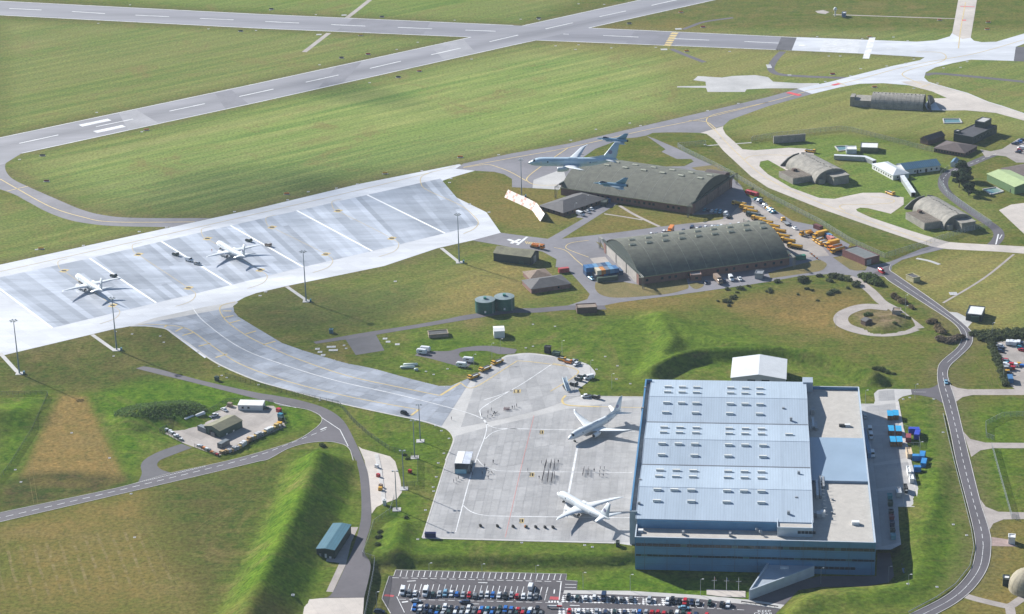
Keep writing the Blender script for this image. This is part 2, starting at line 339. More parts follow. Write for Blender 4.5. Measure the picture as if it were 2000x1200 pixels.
def strip(mb, P, w, z, off=0., th=0.):
    """flat band of width w along world points P"""
    L = []; R = []
    for i, p in enumerate(P):
        d = (P[min(i + 1, len(P) - 1)] - P[max(i - 1, 0)]); d.z = 0; d.normalize(); q = Vector((-d.y, d.x, 0))
        L.append(p + q * (off + w / 2) + Vector((0, 0, z))); R.append(p + q * (off - w / 2) + Vector((0, 0, z)))
    n_ = len(P)
    if th:
        rings = [[L[i], R[i], R[i] - Vector((0, 0, th)), L[i] - Vector((0, 0, th))] for i in range(n_)]; mb.loft(rings)
    else:
        mb.add(R + L, [(i, i + 1, n_ + i + 1, n_ + i) for i in range(n_ - 1)])
def ribbon(name, pts, w, z, m, parent=None, base=0., off=0., th=0., curve=True):
    mb = MB(); strip(mb, path3(pts, base, curve), w, z, off, th); o = mb.build(name, m, parent)
    if parent is None: struct(o)
    return o
def resample(P, step):
    out = [P[0]]; acc = 0.
    for a, b_ in zip(P[:-1], P[1:]):
        L = (b_ - a).length; t = step - acc
        while t < L: out.append(a.lerp(b_, t / L)); t += step
        acc = L - (t - step)
    return out
def dashes(name, pts, w, on, off_, z, m, parent, base=0., shift=0., start=0.):
    P = path3(pts, base); Q = resample(P, .5); mb = MB(); k = int(start * 2); a = int(on * 2); g = int((on + off_) * 2)
    while k + a < len(Q): strip(mb, Q[k:k + a + 1][::max(1, a // 6)], w, z, shift); k += g
    return mb.build(name, m, parent) if mb.v else None
# ------------------------------------------------------------------ paving materials
RW = mat('runway_asphalt', (.22, .215, .235), .72, .1, .02, stretch=(-ANG_B, .12, 1.2), fine=.06)
_da = G(777, 54) - G(18, 17); ANG_A = math.atan2(_da.y, _da.x)
RWA = mat('old_runway_asphalt', (.2, .195, .218), .72, .1, .03, stretch=(-ANG_A, .08, 1.2), fine=.06)
ASPH = mat('taxiway_asphalt', (.17, .162, .178), .75, .12, .035, fine=.07)
ROAD = mat('road_asphalt', (.09, .081, .092), .8, .12, .05, fine=.06)
DARK = mat('dark_asphalt', (.078, .074, .084), .8, .12, .08, fine=.06)
CONC = mat('pale_concrete', (.43, .415, .4), .62, .1, .05, fine=.05)
CONW = mat('white_concrete', (.56, .565, .585), .5, .1, .03, stretch=(-ANG_B, .15, 1), fine=.05)
CREAM = mat('cream_concrete', (.46, .41, .365), .75, .08, .04, fine=.05)
PINK = mat('worn_concrete', (.33, .29, .265), .8, .12, .08, fine=.08)
BAY = mat('stand_bay_concrete', (.375, .398, .445), .42, .16, .05, rnd=.25, fine=.08, stretch=(.55, .2, 1.3))
BAYL = mat('apron_bay_concrete', (.335, .325, .318), .55, .1, .06, rnd=.09, fine=.06)
BAYB = mat('link_bay_concrete', (.275, .292, .328), .5, .16, .05, rnd=.2, fine=.06)
YARD = mat('yard_concrete', (.31, .275, .25), .8, .12, .09, rnd=.1, fine=.06)
WHITE = mat('white_paint', (.66, .66, .66), .65, .16, .12, fine=.08)
YEL = mat('yellow_paint', (.56, .42, .17), .6, .12, .3)
RED = mat('red_paint', (.6, .06, .07), .6, .1, .3)
KERB = mat('kerb_concrete', (.46, .44, .42), .75, .12, .3)
DIRT = mat('bare_earth', (.24, .18, .13), .9, .2, .2)
def joints(m, ang, sx, sy, dark=.72, w=.05):
    nt = m.node_tree; bs = nt.nodes['Principled BSDF']; src = bs.inputs['Base Color'].links[0].from_socket; t = nt.nodes.new('ShaderNodeTexCoord'); mp_ = nt.nodes.new('ShaderNodeMapping'); mp_.vector_type = 'TEXTURE'; mp_.inputs['Rotation'].default_value = (0, 0, ang); nt.links.new(t.outputs['Object'], mp_.inputs[0])
    br = nt.nodes.new('ShaderNodeTexBrick'); br.offset = 0; br.inputs['Scale'].default_value = 1; br.inputs['Brick Width'].default_value = sx; br.inputs['Row Height'].default_value = sy; br.inputs['Mortar Size'].default_value = w; br.inputs['Color1'].default_value = (1.04, 1.04, 1.04, 1); br.inputs['Color2'].default_value = (.95, .95, .96, 1); br.inputs['Mortar'].default_value = (dark, dark, dark, 1); nt.links.new(mp_.outputs[0], br.inputs[0])
    mx = nt.nodes.new('ShaderNodeVectorMath'); mx.operation = 'MULTIPLY'; nt.links.new(src, mx.inputs[0]); nt.links.new(br.outputs[0], mx.inputs[1]); nt.links.new(mx.outputs[0], bs.inputs['Base Color'])
joints(BAYL, math.radians(83.6), 5.5, 5.5); joints(BAYB, math.radians(-30), 6, 6, .8); joints(CONW, ANG_B, 7, 7, .82); joints(CREAM, .4, 6, 6, .8)
def rubber(m, ang, p, hw, amt):
    nt = m.node_tree; bs = nt.nodes['Principled BSDF']; src = bs.inputs['Base Color'].links[0].from_socket; t = nt.nodes.new('ShaderNodeTexCoord'); mp_ = nt.nodes.new('ShaderNodeMapping'); mp_.vector_type = 'TEXTURE'; mp_.inputs['Location'].default_value = (p.x, p.y, 0); mp_.inputs['Rotation'].default_value = (0, 0, ang); nt.links.new(t.outputs['Object'], mp_.inputs[0])
    sx = nt.nodes.new('ShaderNodeSeparateXYZ'); nt.links.new(mp_.outputs[0], sx.inputs[0]); ab = nt.nodes.new('ShaderNodeMath'); ab.operation = 'ABSOLUTE'; nt.links.new(sx.outputs[1], ab.inputs[0]); r = nt.nodes.new('ShaderNodeMapRange'); r.interpolation_type = 'SMOOTHSTEP'; r.inputs[1].default_value = 1; r.inputs[2].default_value = hw; r.inputs[3].default_value = amt; r.inputs[4].default_value = 0; nt.links.new(ab.outputs[0], r.inputs[0])
    ms_ = nt.nodes.new('ShaderNodeMapping'); ms_.inputs['Scale'].default_value = (.004, .5, 1); nt.links.new(mp_.outputs[0], ms_.inputs[0]); nz = nt.nodes.new('ShaderNodeTexNoise'); nz.inputs['Scale'].default_value = 1; nz.inputs['Detail'].default_value = 4; nt.links.new(ms_.outputs[0], nz.inputs[0]); q = nt.nodes.new('ShaderNodeMath'); q.operation = 'MULTIPLY'; nt.links.new(r.outputs[0], q.inputs[0]); nt.links.new(nz.outputs[0], q.inputs[1])
    mx = nt.nodes.new('ShaderNodeMix'); mx.data_type = 'RGBA'; mx.inputs[7].default_value = (.07, .068, .08, 1); nt.links.new(q.outputs[0], mx.inputs[0]); nt.links.new(src, mx.inputs[6]); nt.links.new(mx.outputs[2], bs.inputs['Base Color'])
rubber(RW, ANG_B, G(467, 189), 14, .8); rubber(RWA, ANG_A, G(390, 36.5), 14, .6)
# ------------------------------------------------------------------ runways
A_T = [(-200, -8), (0, 2.5), (500, 28), (1000, 50), (1150, 55), (1500, 71), (1562, 74)]
A_B = [(1545, 99), (1500, 97), (1047, 79), (920, 73), (500, 55.5), (0, 30), (-200, 19)]
ra = sheet('runway', A_T + A_B, .03, RWA)
B_T = [(-120, 295), (0, 269.5), (500, 164), (920, 73), (1020, 51), (1252, 0), (1420, -38)]
B_B = [(1570, -38), (1397, 0), (1150, 55), (1000, 89), (500, 201), (42, 300), (10, 320), (-120, 352)]
rb = sheet('runway', B_T + B_B, .05, RW)
struct(ra, 'grey runway running across the far end of the field'); struct(rb, 'pale grey diagonal runway crossing the field')
for pr, segs in ((ra, [[(-200, -8), (0, 2.5), (500, 28), (1003, 50)], [(1150, 55), (1500, 71), (1562, 74)], [(-200, 19), (0, 30), (500, 55.5), (920, 73)], [(1047, 79), (1500, 97), (1545, 99)]]),
                 (rb, [[(-120, 295), (0, 269.5), (500, 164), (920, 73)], [(1020, 51), (1252, 0), (1420, -38)], [(42, 300), (500, 201), (1000, 89), (1047, 79)], [(1150, 55), (1397, 0), (1570, -38)]])):
    for s in segs: ribbon('edge_line', s, .95, .09, WHITE, pr, curve=False, off=0)
def centre(pr, pts, n0):
    mb = MB()
    for a, b_ in pts: strip(mb, [G(*a), G(*b_)], 1.3, .09)
    return mb.build('centre_line', WHITE, pr)
centre(ra, [((18, 17), (81, 20)), ((140.5, 23), (205, 27)), ((264.5, 30), (330, 33)), ((390.5, 36.5), (456, 39.3)), ((518, 42.5), (584, 45.5)), ((647, 48.5), (713.5, 51.5)), ((777, 54), (844, 56.7)), ((909, 59.3), (968, 61.5)), ((1100, 67), (1111, 67.3)), ((1178, 70), (1247, 73)), ((1316, 76), (1385.5, 79)), ((1454, 81.5), (1525, 85))], 0)
centre(rb, [((37.5, 280.5), (114, 264)), ((187.5, 248), (260, 233)), ((331, 217.5), (400, 203)), ((467.5, 189), (534, 174.5)), ((597.5, 161), (661, 147)), ((722.5, 134), (783, 120)), ((842, 107.5), (900, 94.5)), ((956, 82), (1012, 69)), ((1065.5, 57), (1119, 45)), ((1171, 33), (1222.5, 22)), ((1272.5, 11), (1322, 0))], 0)
mb = MB(); strip(mb, [G(157, 246), G(214, 234)], 6, .09); strip(mb, [G(185.5, 258.5), G(242, 246.5)], 6, .09); mb.build('aiming_point', WHITE, rb)
mb = MB()
for k in range(6): strip(mb, [G(1319.5 - 2.7 * k, 64 + 4.6 * k), G(1315.5 - 2.7 * k, 67.2 + 4.6 * k)][::1], 5.5, .1)
mb.build('cable_marking', YEL, ra)
PATCH = mat('runway_patch_dark', (.165, .16, .18), .72, .1, .06, fine=.06); PATCL = mat('runway_patch_pale', (.26, .255, .27), .72, .1, .06, fine=.06)
for q, m_ in (([(622, 172), (657, 131), (707, 120.5), (670, 161.5)], PATCH), ([(840, 91), (905, 77), (930, 104), (868, 118)], PATCL), ([(250, 254), (310, 241), (266, 214.5), (232, 221.5)], PATCL), ([(440, 213), (485, 203), (452, 176), (420, 183)], PATCH)): sheet('asphalt_patch', q, .07, m_, rb)
for q, m_ in (([(655, 62), (690, 37), (840, 44), (826, 69)], PATCH), ([(1222, 86), (1240, 60), (1330, 64), (1318, 90)], PATCH)): sheet('asphalt_patch', q, .045, m_, ra)
ec = sheet('taxiway', [(1556, 73), (1700, 78.5), (1790, 82), (1830, 79), (1855, 71.5), (1860, 64), (1868, 20), (1876, -25), (1912, -25), (1905, 20), (1895, 73), (1902, 80), (1918, 83), (1946, 82), (2000, 66), (2080, 44), (2080, 66), (2000, 86), (1984, 92), (1980, 119.5), (1897, 117), (1860, 124), (1827, 132), (1808, 142), (1805, 152), (1813, 160), (1832, 166), (1890, 182), (1930, 199), (1957, 207), (2010, 225), (2080, 250), (2080, 266), (2000, 236), (1945, 221), (1885, 216), (1835, 216), (1812, 216), (1806, 205), (1815, 193), (1850, 192), (1820, 179), (1775, 167), (1725, 163), (1680, 164), (1640, 171), (1586, 184), (1557, 174), (1627, 159), (1660, 150), (1740, 130), (1797, 118), (1806, 112.5), (1700, 106), (1545, 99)], .07, CONW)
struct(ec, 'whitish concrete runway end and taxiway junction')
sheet('concrete_patch', [(1860, 66), (1868, 20), (1876, -25), (1912, -25), (1905, 20), (1896, 74), (1880, 77)], .1, CREAM, ec)
sheet('concrete_patch', [(1800, 158), (1832, 167), (1890, 183), (1930, 200), (1957, 208), (2010, 226), (2080, 250), (2080, 266), (2000, 236), (1945, 221), (1885, 216), (1836, 215), (1822, 193), (1850, 192), (1820, 179), (1780, 168), (1760, 160)], .1, CREAM, ec)
sheet('asphalt_patch', [(1526, 73), (1556, 74.5), (1546, 99), (1515, 98)], .09, DARK, ra)
mb = MB()
for k in range(12):
    t = (k + .5) / 12 if k < 6 else (k + 1.3) / 12.9
    a = (1610 + (1600.5 - 1610) * t, 75.5 + 25.5 * t); c = (1683 + (1675 - 1683) * t, 79 + 25.5 * t); strip(mb, [G(*a), G(*c)], 1.8, .1)
mb.build('threshold_stripes', WHITE, ec)
mb = MB(); strip(mb, [G(1704, 73.5), G(1691, 115)], 5, .1); strip(mb, [G(1731, 94.8), G(1753, 95.6)], 2.2, .1); strip(mb, [G(1560, 89), G(1577, 89.5)], 4, .1); mb.build('threshold_bar', WHITE, ec)
ribbon('taxi_line', [(1872, 95), (1876, 60), (1886, 5)], .7, .12, YEL, ec); ribbon('taxi_line', [(1572, 178), (1660, 160), (1780, 128), (1905, 105), (2000, 78)], .7, .12, YEL, ec)
ribbon('taxi_line', [(1790, 102), (1835, 103), (1848, 112), (1835, 122), (1790, 133), (1765, 142), (1766, 150), (1800, 165)], .7, .12, YEL, ec)
ribbon('hold_line', [(1632, 160), (1653, 168)], .8, .13, YEL, ec); ribbon('hold_line', [(1800, 170), (1817, 165)], .8, .13, YEL, ec)
mb = MB(); strip(mb, [G(1538, 181), G(1563, 187)], 4, .12); strip(mb, [G(1626, 167), G(1640, 164)], 3.2, .14); mb.build('red_sign_marking', RED, ec)
mb = MB(); strip(mb, [G(1875, 13), G(1904, 14)], 1.6, .14); strip(mb, [G(1879, 40), G(1887, 40)], 3, .14); mb.build('red_sign_marking', RED, ec)
sheet('taxiway', [(1982, 92), (2080, 92), (2080, 122), (1980, 120)], .06, DARK)
# ------------------------------------------------------------------ taxiways of asphalt
tw = sheet('taxiway', [(905, 320), (1000, 300), (1110, 281), (1245, 249), (1380, 218), (1500, 190), (1557, 174), (1586, 184), (1500, 208), (1455, 224), (1425, 235), (1413, 246), (1368, 260), (1330, 259), (1300, 259), (1275, 260), (1263, 265), (1243, 269), (1217, 271), (1190, 281), (1163, 291), (1137, 309), (1120, 330), (1105, 350), (1092, 371), (1040, 368), (1000, 366), (1000, 350), (985, 341), (965, 336), (927, 334), (890, 330)], .04, ASPH)
struct(tw, 'grey asphalt taxiway leading from the aircraft stands')
ribbon('taxi_line', [(905, 327), (1000, 309), (1110, 289), (1250, 257), (1372, 232), (1500, 200), (1572, 180)], .7, .1, YEL, tw)
ribbon('taxi_line', [(1345, 236), (1370, 237), (1385, 241), (1398, 252)], .7, .1, YEL, tw); ribbon('taxi_line', [(1500, 200), (1420, 218), (1390, 226), (1380, 234), (1384, 244), (1398, 256)], .7, .1, YEL, tw)
ribbon('taxi_line', [(1110, 289), (1062, 322), (1032, 345), (1031, 355), (1050, 362), (1090, 362)], .7, .1, YEL, tw); ribbon('taxi_line', [(905, 328), (950, 322), (975, 328), (1000, 338), (1028, 354)], .7, .1, YEL, tw)
sheet('concrete_patch', [(1042, 352), (1100, 330), (1106, 350), (1092, 371), (1040, 368)], .08, CONC, tw)
lo = sheet('taxiway', [(-120, 290, 1), (42, 299, 1), (22, 306), (11, 320), (12, 335), (25, 350), (55, 365), (105, 387), (160, 410), (205, 421), (265, 426), (412, 426.5, 1), (337, 444, 1), (225, 442), (165, 436), (125, 427), (87, 412), (50, 392), (12, 374), (-120, 330)], .045, ASPH, curve=True)
struct(lo, 'asphalt taxiway loop curving to the stands')
ribbon('taxi_line', [(0, 350), (35, 370), (100, 405), (160, 424), (220, 434), (380, 434)], .8, .1, YEL, lo); ribbon('hold_line', [(13, 374), (55, 364)], .8, .1, YEL, lo)
# ------------------------------------------------------------------ aircraft stands apron
st = sheet('stands_apron', [(-130, 546), (0, 517.5), (335, 444), (500, 408), (700, 360), (897, 321), (927, 334), (882, 347), (863, 354), (859, 361), (865, 369), (887, 384), (950, 415), (978, 455), (922, 470), (855, 485), (750, 520), (560, 559), (500, 573), (478, 581), (462, 590), (454, 601), (455, 611), (467, 624), (500, 641), (400, 700), (322, 642), (287, 637.5), (255, 637.5), (219, 644), (0, 696), (-130, 726)], .03, CONW)
struct(st, 'pale concrete apron of the aircraft stands')
def grid_bays(parent, top, bot, ns, cuts, m, z, name='concrete_bay', joint=.12):
    """strips between two world polylines, each cut across; every bay its own slab of concrete"""
    def along(P, n_):
        L = [0.]
        for a, b_ in zip(P[:-1], P[1:]): L.append(L[-1] + (b_ - a).length)
        out = []
        for k in range(n_ + 1):
            s = L[-1] * k / n_; i = min(max(j for j in range(len(L)) if L[j] <= s + 1e-6), len(P) - 2)
            out.append(P[i].lerp(P[i + 1], (s - L[i]) / (L[i + 1] - L[i])))
        return out
    T = along([G(*p) for p in top], ns); B_ = along([G(*p) for p in bot], ns)
    for k in range(ns):
        ts = [0.] + sorted(cuts() if callable(cuts) else cuts) + [1.]
        for a, c in zip(ts[:-1], ts[1:]):
            q = [T[k].lerp(B_[k], a), T[k].lerp(B_[k], c), T[k + 1].lerp(B_[k + 1], c), T[k + 1].lerp(B_[k + 1], a)]
            ce = sum(q, Vector()) / 4; q = [p + (ce - p).normalized() * joint for p in q]
            o = MB().add([(p.x, p.y, z) for p in q], [(0, 1, 2, 3)]).build(name, m, parent)
rs = random.Random(3)
grid_bays(st, [(-29, 549), (0, 542), (175, 505), (315, 472), (450, 441), (580, 412), (717, 381), (860, 349)], [(102, 641), (305, 592), (452, 557), (592, 522), (727, 491), (869, 456), (937, 439)], 78, lambda: [] if rs.random() < .5 else [rs.uniform(.2, .8)], BAY, .06)
for a, c in (((175, 505), (305, 592)), ((315, 472), (452, 557)), ((450, 441), (592, 522)), ((580, 412), (727, 491)), ((717, 381), (869, 456)), ((-40, 535), (102, 641))): ribbon('stand_line', [a, c], 1.3, .1, mat('fresh_white_paint', (.8, .8, .8), .6, .04), st)
for a, c in (((110, 520), (220, 597)), ((255, 488), (368, 563)), ((390, 457), (508, 528)), ((516, 435), (636, 497)), ((645, 403), (765, 466)), ):
    ribbon('lead_line', [(a[0] + 22, a[1] - 14), (a[0] + 4, a[1] - 9), (a[0] + 6, a[1] + 4), (a[0] + 15, a[1] + 10), ((a[0] + c[0]) / 2 + 5, (a[1] + c[1]) / 2 + 3), c, (c[0] + 14, c[1] + 12), (c[0] + 4, c[1] + 26), (c[0] - 25, c[1] + 36)], .32, .1, YEL, st)
    mb = MB()
    for q in ((a[0] + 15, a[1] + 9.5), c): strip(mb, [G(q[0] - 5, q[1] - .8), G(q[0] + 6, q[1] + .8)], 5.4, .11)
    mb.build('stand_number_panel', YEL, st)
    for q in ((a[0] + 15, a[1] + 9.5), c):
        mb = MB()
        for i in (-1, 0, 1): strip(mb, [G(q[0] + i * 2.8 - .9, q[1] - 1.2), G(q[0] + i * 2.8 + .9, q[1] + 1.2)], 1.1, .13)
        mb.build('stand_number', mat('black_paint', (.05, .05, .05), .7), st)
ribbon('lead_line', [(845, 336), (824, 345), (822, 358), (835, 372), (900, 402), (928, 425), (934, 437), (925, 448), (905, 457)], .45, .1, YEL, st)
ribbon('apron_line', [(0, 531), (335, 456), (700, 372), (890, 325)], .45, .1, YEL, st)
# ------------------------------------------------------------------ link taxiway and main apron
ap = sheet('main_apron', [(255, 637.5, 1), (287, 637.5), (322, 642), (340, 652), (370, 672), (425, 710), (500, 743), (557, 760), (660, 787), (775, 812), (820, 821), (862, 834), (877, 841), (886, 853), (886, 866), (872, 900, 1), (825, 1051, 1), (1000, 1056, 1), (1200, 1061, 1), (1234, 1066, 1), (1262, 776, 1), (1107, 774, 1), (1134, 757), (1150, 745), (1163, 732), (1157, 720), (1143, 710), (1099, 699), (1037, 690), (1000, 693), (984, 697), (935, 728), (910, 743), (875, 759, 1), (825, 747), (725, 720), (675, 711), (625, 697), (595, 687), (552, 672), (500, 641), (467, 624), (455, 610), (454, 600), (462, 590), (400, 600, 1), (300, 622, 1)], .05, CONC, curve=True)
struct(ap, 'pale concrete apron and link taxiway beside the blue hangar')
ribbon('kerb', [(255, 637.5), (287, 637.5), (322, 642), (340, 652), (370, 672), (425, 710), (500, 743), (557, 760), (660, 787), (775, 812), (820, 821), (862, 834), (877, 841), (886, 853), (886, 866), (872, 900)], .9, .15, KERB, ap, off=-.3, th=.12)
for s in ([(872, 900), (825, 1051)], [(825, 1051.5), (1000, 1056.5), (1200, 1061.5)], [(1107, 774), (1262, 776)]): ribbon('kerb', s, .7, .16, KERB, ap, th=.12)
grid_bays(ap, [(262, 636), (287, 638), (322, 643), (370, 673), (425, 711), (500, 744), (557, 761), (660, 787), (775, 812), (862, 834)][::1], [(456, 600), (459, 615), (500, 640), (552, 671), (595, 686), (675, 710), (725, 719), (800, 740), (872, 758), (925, 735)], 24, [.12, .25, .37, .5, .62, .75, .87], BAYB, .09)
grid_bays(ap, [(890, 852), (940, 838), (1020, 820), (1100, 800), (1254, 779)], [(829, 1049), (1000, 1054), (1229, 1060)], 24, lambda: [min(.97, max(.03, k / 10 + rs.uniform(-.02, .02))) for k in range(1, 10)], BAYL, .09)
grid_bays(ap, [(935, 729), (985, 698), (1037, 692), (1099, 700)], [(900, 835), (985, 818), (1060, 800), (1135, 772)], 9, [.2, .4, .6, .8], BAYL, .085)
for s, w, m_ in (([(460, 590), (430, 600), (440, 625), (480, 655), (530, 680), (590, 705), (680, 735), (780, 757), (858, 773)], .6, YEL), ([(270, 634), (330, 636), (370, 645), (420, 680), (470, 712), (560, 745), (680, 775), (818, 801)], .6, YEL), ([(375, 600), (400, 630), (470, 680), (560, 715), (660, 745), (780, 772), (900, 803), (940, 818), (950, 828), (948, 850), (933, 890), (915, 945), (890, 1040)], .5, WHITE), ([(1000, 762), (945, 795), (938, 808), (950, 828), (970, 837), (1000, 838), (1240, 843)], .5, WHITE), ([(948, 858), (962, 846), (985, 839), (1010, 838)], .5, WHITE), ([(905, 988), (920, 1000), (945, 1007), (990, 1009), (1230, 1012)], .5, WHITE), ([(932, 897), (945, 911), (965, 918), (1000, 921), (1235, 924)], .4, WHITE), ([(1128, 872), (1111, 962), (1100, 1010)], 1.0, WHITE), ([(1043, 812), (1031, 862), (1020, 905), (1003, 980), (987, 1050)], .28, mat('faded_red_paint', (.5, .22, .2), .7)), ([(1080, 710), (1125, 722), (1123, 735), (1075, 765)], .6, YEL), ([(860, 773), (900, 748)], 1.4, YEL), ([(803, 812), (819, 800)], 1.2, YEL), ([(900, 749), (927, 757), (1000, 712), (1020, 706), (1100, 715)], .6, YEL), ([(1170, 795), (1110, 792), (1098, 783), (1105, 773)], 1.1, YEL), ([(1170, 795), (1255, 797)], .5, YEL), ([(945, 782), (1000, 762), (1078, 712)], .5, WHITE)): ribbon('apron_line', s, w, .12, m_, ap)
mb = MB()
for a, c in (((435, 608), (452, 608)), ((436, 621), (456, 617)), ((447, 632), (469, 626)), ((480, 653), (500, 647)), ((514, 674), (538, 667)), ((321, 640), (327, 635)), ((343, 648), (358, 640)), ((356, 656), (378, 650)), ((388, 677), (411, 671)), ((421, 699), (444, 692))): strip(mb, [G(*a), G(*c)], 1.1, .12)
mb.build('hatch_bar', YEL, ap)
for q, w in (((1010, 765), 14), ((1058, 845), 8), ((1039, 928), 9), ((1019, 1018), 9)):
    mb = MB(); strip(mb, [G(q[0] - w / 2, q[1]), G(q[0] + w / 2, q[1])], 4.6, .13); o = mb.build('stand_number_panel', YEL, ap)
    mb = MB()
    for i in range(3):
        for j in (-1, 0, 1): strip(mb, [G(q[0] + (i - 1) * w / 3.4 - w / 9, q[1] + j * 2.6), G(q[0] + (i - 1) * w / 3.4 + w / 9, q[1] + j * 2.6)], .7, .15)
        strip(mb, [G(q[0] + (i - 1) * w / 3.4 + (w / 9 if i % 2 else -w / 9), q[1] - 2.6), G(q[0] + (i - 1) * w / 3.4 + (w / 9 if i % 2 else -w / 9), q[1] + 2.6)], .45, .15)
    mb.build('stand_number', MATS['black_paint'], ap)
# ------------------------------------------------------------------ cream taxiway to the shelters
ct = sheet('taxiway', [(1413, 247), (1368, 260), (1380, 262), (1395, 273), (1403, 283), (1413, 295), (1467, 345), (1500, 367), (1600, 407), (1700, 442), (1797, 475), (1820, 482), (1850, 487), (1950, 492), (2080, 502), (2080, 486), (2000, 482), (1875, 475), (1852, 473), (1830, 467), (1775, 450), (1700, 425), (1674, 413), (1672, 409), (1680, 406), (1695, 407), (1740, 418), (1765, 400), (1765, 386), (1722, 377), (1685, 377), (1655, 383), (1630, 389), (1600, 387), (1545, 367), (1500, 341), (1483, 325), (1485, 316), (1500, 313), (1525, 327), (1545, 338), (1580, 325), (1590, 300), (1575, 291), (1540, 289), (1500, 292), (1475, 294), (1450, 292), (1435, 278), (1417, 262), (1412, 252)], .06, CREAM)
struct(ct, 'cream concrete taxiway winding to the arched shelters')
ribbon('taxi_line', [(1398, 256), (1440, 300), (1500, 350), (1600, 396), (1700, 434), (1820, 475)], .5, .1, YEL, ct); ribbon('taxi_line', [(1455, 312), (1465, 306), (1500, 303), (1560, 305)], .5, .1, YEL, ct); ribbon('taxi_line', [(1650, 412), (1640, 405), (1648, 400), (1690, 400), (1740, 397), (1742, 390), (1700, 384)], .5, .1, YEL, ct)
sheet('concrete_pad', [(1951, 411), (1975, 400), (2000, 397), (2080, 388), (2080, 480), (2000, 457)], .05, CREAM)
sheet('concrete_pad', [(1322, 171), (1323, 169), (1379, 168), (1378, 160), (1354, 157), (1363, 149), (1410, 152), (1430, 149), (1475, 147), (1500, 151), (1510, 160), (1560, 163), (1600, 163), (1600, 172), (1558, 173), (1500, 173), (1458, 175), (1455, 180), (1382, 180), (1379, 172)], .045, CONC)
# ------------------------------------------------------------------ hangar yards and back roads
hy = sheet('hangar_yard', [(922, 470), (978, 455), (1000, 458), (1070, 467), (1140, 427), (1125, 425), (1150, 400), (1180, 393), (1210, 396), (1200, 402), (1097, 467), (1200, 455), (1300, 442), (1350, 436), (1390, 435), (1413, 427), (1412, 418), (1355, 420), (1330, 405), (1380, 350), (1290, 326), (1337, 325), (1355, 316), (1350, 311), (1322, 311), (1292, 297), (1300, 292), (1263, 266), (1280, 272), (1322, 290), (1358, 308), (1400, 327), (1418, 337), (1447, 362), (1458, 382), (1474, 390), (1519, 414), (1548, 432), (1588, 440), (1660, 478), (1645, 500), (1627, 503), (1660, 527), (1690, 529), (1694, 520), (1737, 512), (1800, 486), (1850, 472), (1870, 480), (1800, 497), (1762, 508), (1742, 520), (1740, 532), (1722, 540), (1680, 545), (1660, 538), (1615, 536), (1560, 540), (1500, 551), (1420, 563), (1315, 577.5), (1210, 591), (1180, 597), (1130, 602), (1100, 600), (1147, 585), (1152, 575), (1130, 550), (1107, 525), (1085, 522), (1087, 507), (1060, 492), (1040, 488), (1000, 484), (975, 479)], .05, ASPH)
struct(hy, 'grey asphalt yard and lanes round the arched hangars')
isl = mat('rough_grass', (.12, .11, .038), .9, .25, .12, fine=.25, spec=.15, col2=(.19, .145, .06))
sheet('grass_island', [(1163, 472, 1), (1182, 490, 1), (1175, 476, 1)], .09, isl, hy)
gi = sheet('grass_island', [(1163, 552, 1), (1217, 551, 1), (1249, 557, 1), (1340, 545, 1), (1345, 561), (1335, 567), (1300, 575), (1215, 582), (1178, 578), (1163, 566)], .09, isl, hy, curve=True)
sheet('grass_island', [(1346, 556), (1360, 552), (1374, 556), (1370, 562), (1357, 565)], .09, isl, hy, curve=True)
sheet('grass_island', [(1500, 533, 1), (1545, 521, 1), (1600, 507, 1), (1614, 515), (1612, 523), (1600, 530), (1562, 536), (1505, 544, 1)], .09, isl, hy, curve=True)
sheet('grass_island', [(1628, 504, 1), (1645, 501, 1), (1689, 519, 1), (1693, 523), (1685, 528), (1662, 527)], .09, isl, hy, curve=True)
sheet('grass_island', [(1400, 322), (1418, 331), (1408, 337), (1360, 333), (1350, 328), (1365, 326)], .09, isl, hy)
sheet('concrete_patch', [(1350, 437), (1420, 428), (1450, 395), (1470, 395), (1540, 440), (1600, 475), (1620, 500), (1560, 505), (1520, 470), (1440, 440)], .085, YARD, hy)
sheet('concrete_patch', [(1152, 505), (1182, 502), (1190, 512), (1180, 520), (1160, 515)], .085, YARD, hy)
ribbon('taxi_line', [(1082, 484), (1105, 490), (1125, 508), (1142, 522)], .5, .1, YEL, hy); ribbon('taxi_line', [(1150, 470), (1115, 475), (1105, 484), (1120, 492), (1150, 503)], .5, .1, YEL, hy)
mb = MB(); strip(mb, [G(992, 468), G(1012, 475)], 2.2, .1); strip(mb, [G(1016, 468), G(998, 476)], 2.2, .11); strip(mb, [G(1030, 463), G(1010, 479)], 1.6, .12); mb.build('closed_cross', WHITE, hy)
mb = MB()
for k in range(9): strip(mb, [G(1026 + 3.5 * k, 472 + .4 * k), G(1029 + 3.5 * k, 477 + .4 * k)], .5, .1)
mb.build('hatch_bar', YEL, hy)
sr = sheet('service_road', [(612, 668, 1), (700, 652, 1), (815, 634, 1), (870, 624), (915, 615), (1000, 604), (1050, 602), (1110, 597, 1), (1180, 597, 1), (1185, 605, 1), (1110, 606), (1050, 611), (1000, 612), (930, 622), (815, 641, 1), (700, 660, 1), (617, 672, 1)], .06, ROAD, curve=True)
sheet('asphalt_pad', [(674, 662), (734, 654), (751, 685), (695, 694)], .05, DARK)
sheet('caravan_pad', [(810, 695, 1), (825, 687), (875, 686), (900, 680), (937, 676), (970, 677), (1010, 683, 1), (1005, 691, 1), (975, 692), (950, 686), (905, 687), (897, 695), (912, 704), (925, 708, 1), (910, 719, 1), (892, 715), (837, 700)], .05, ROAD, curve=True)
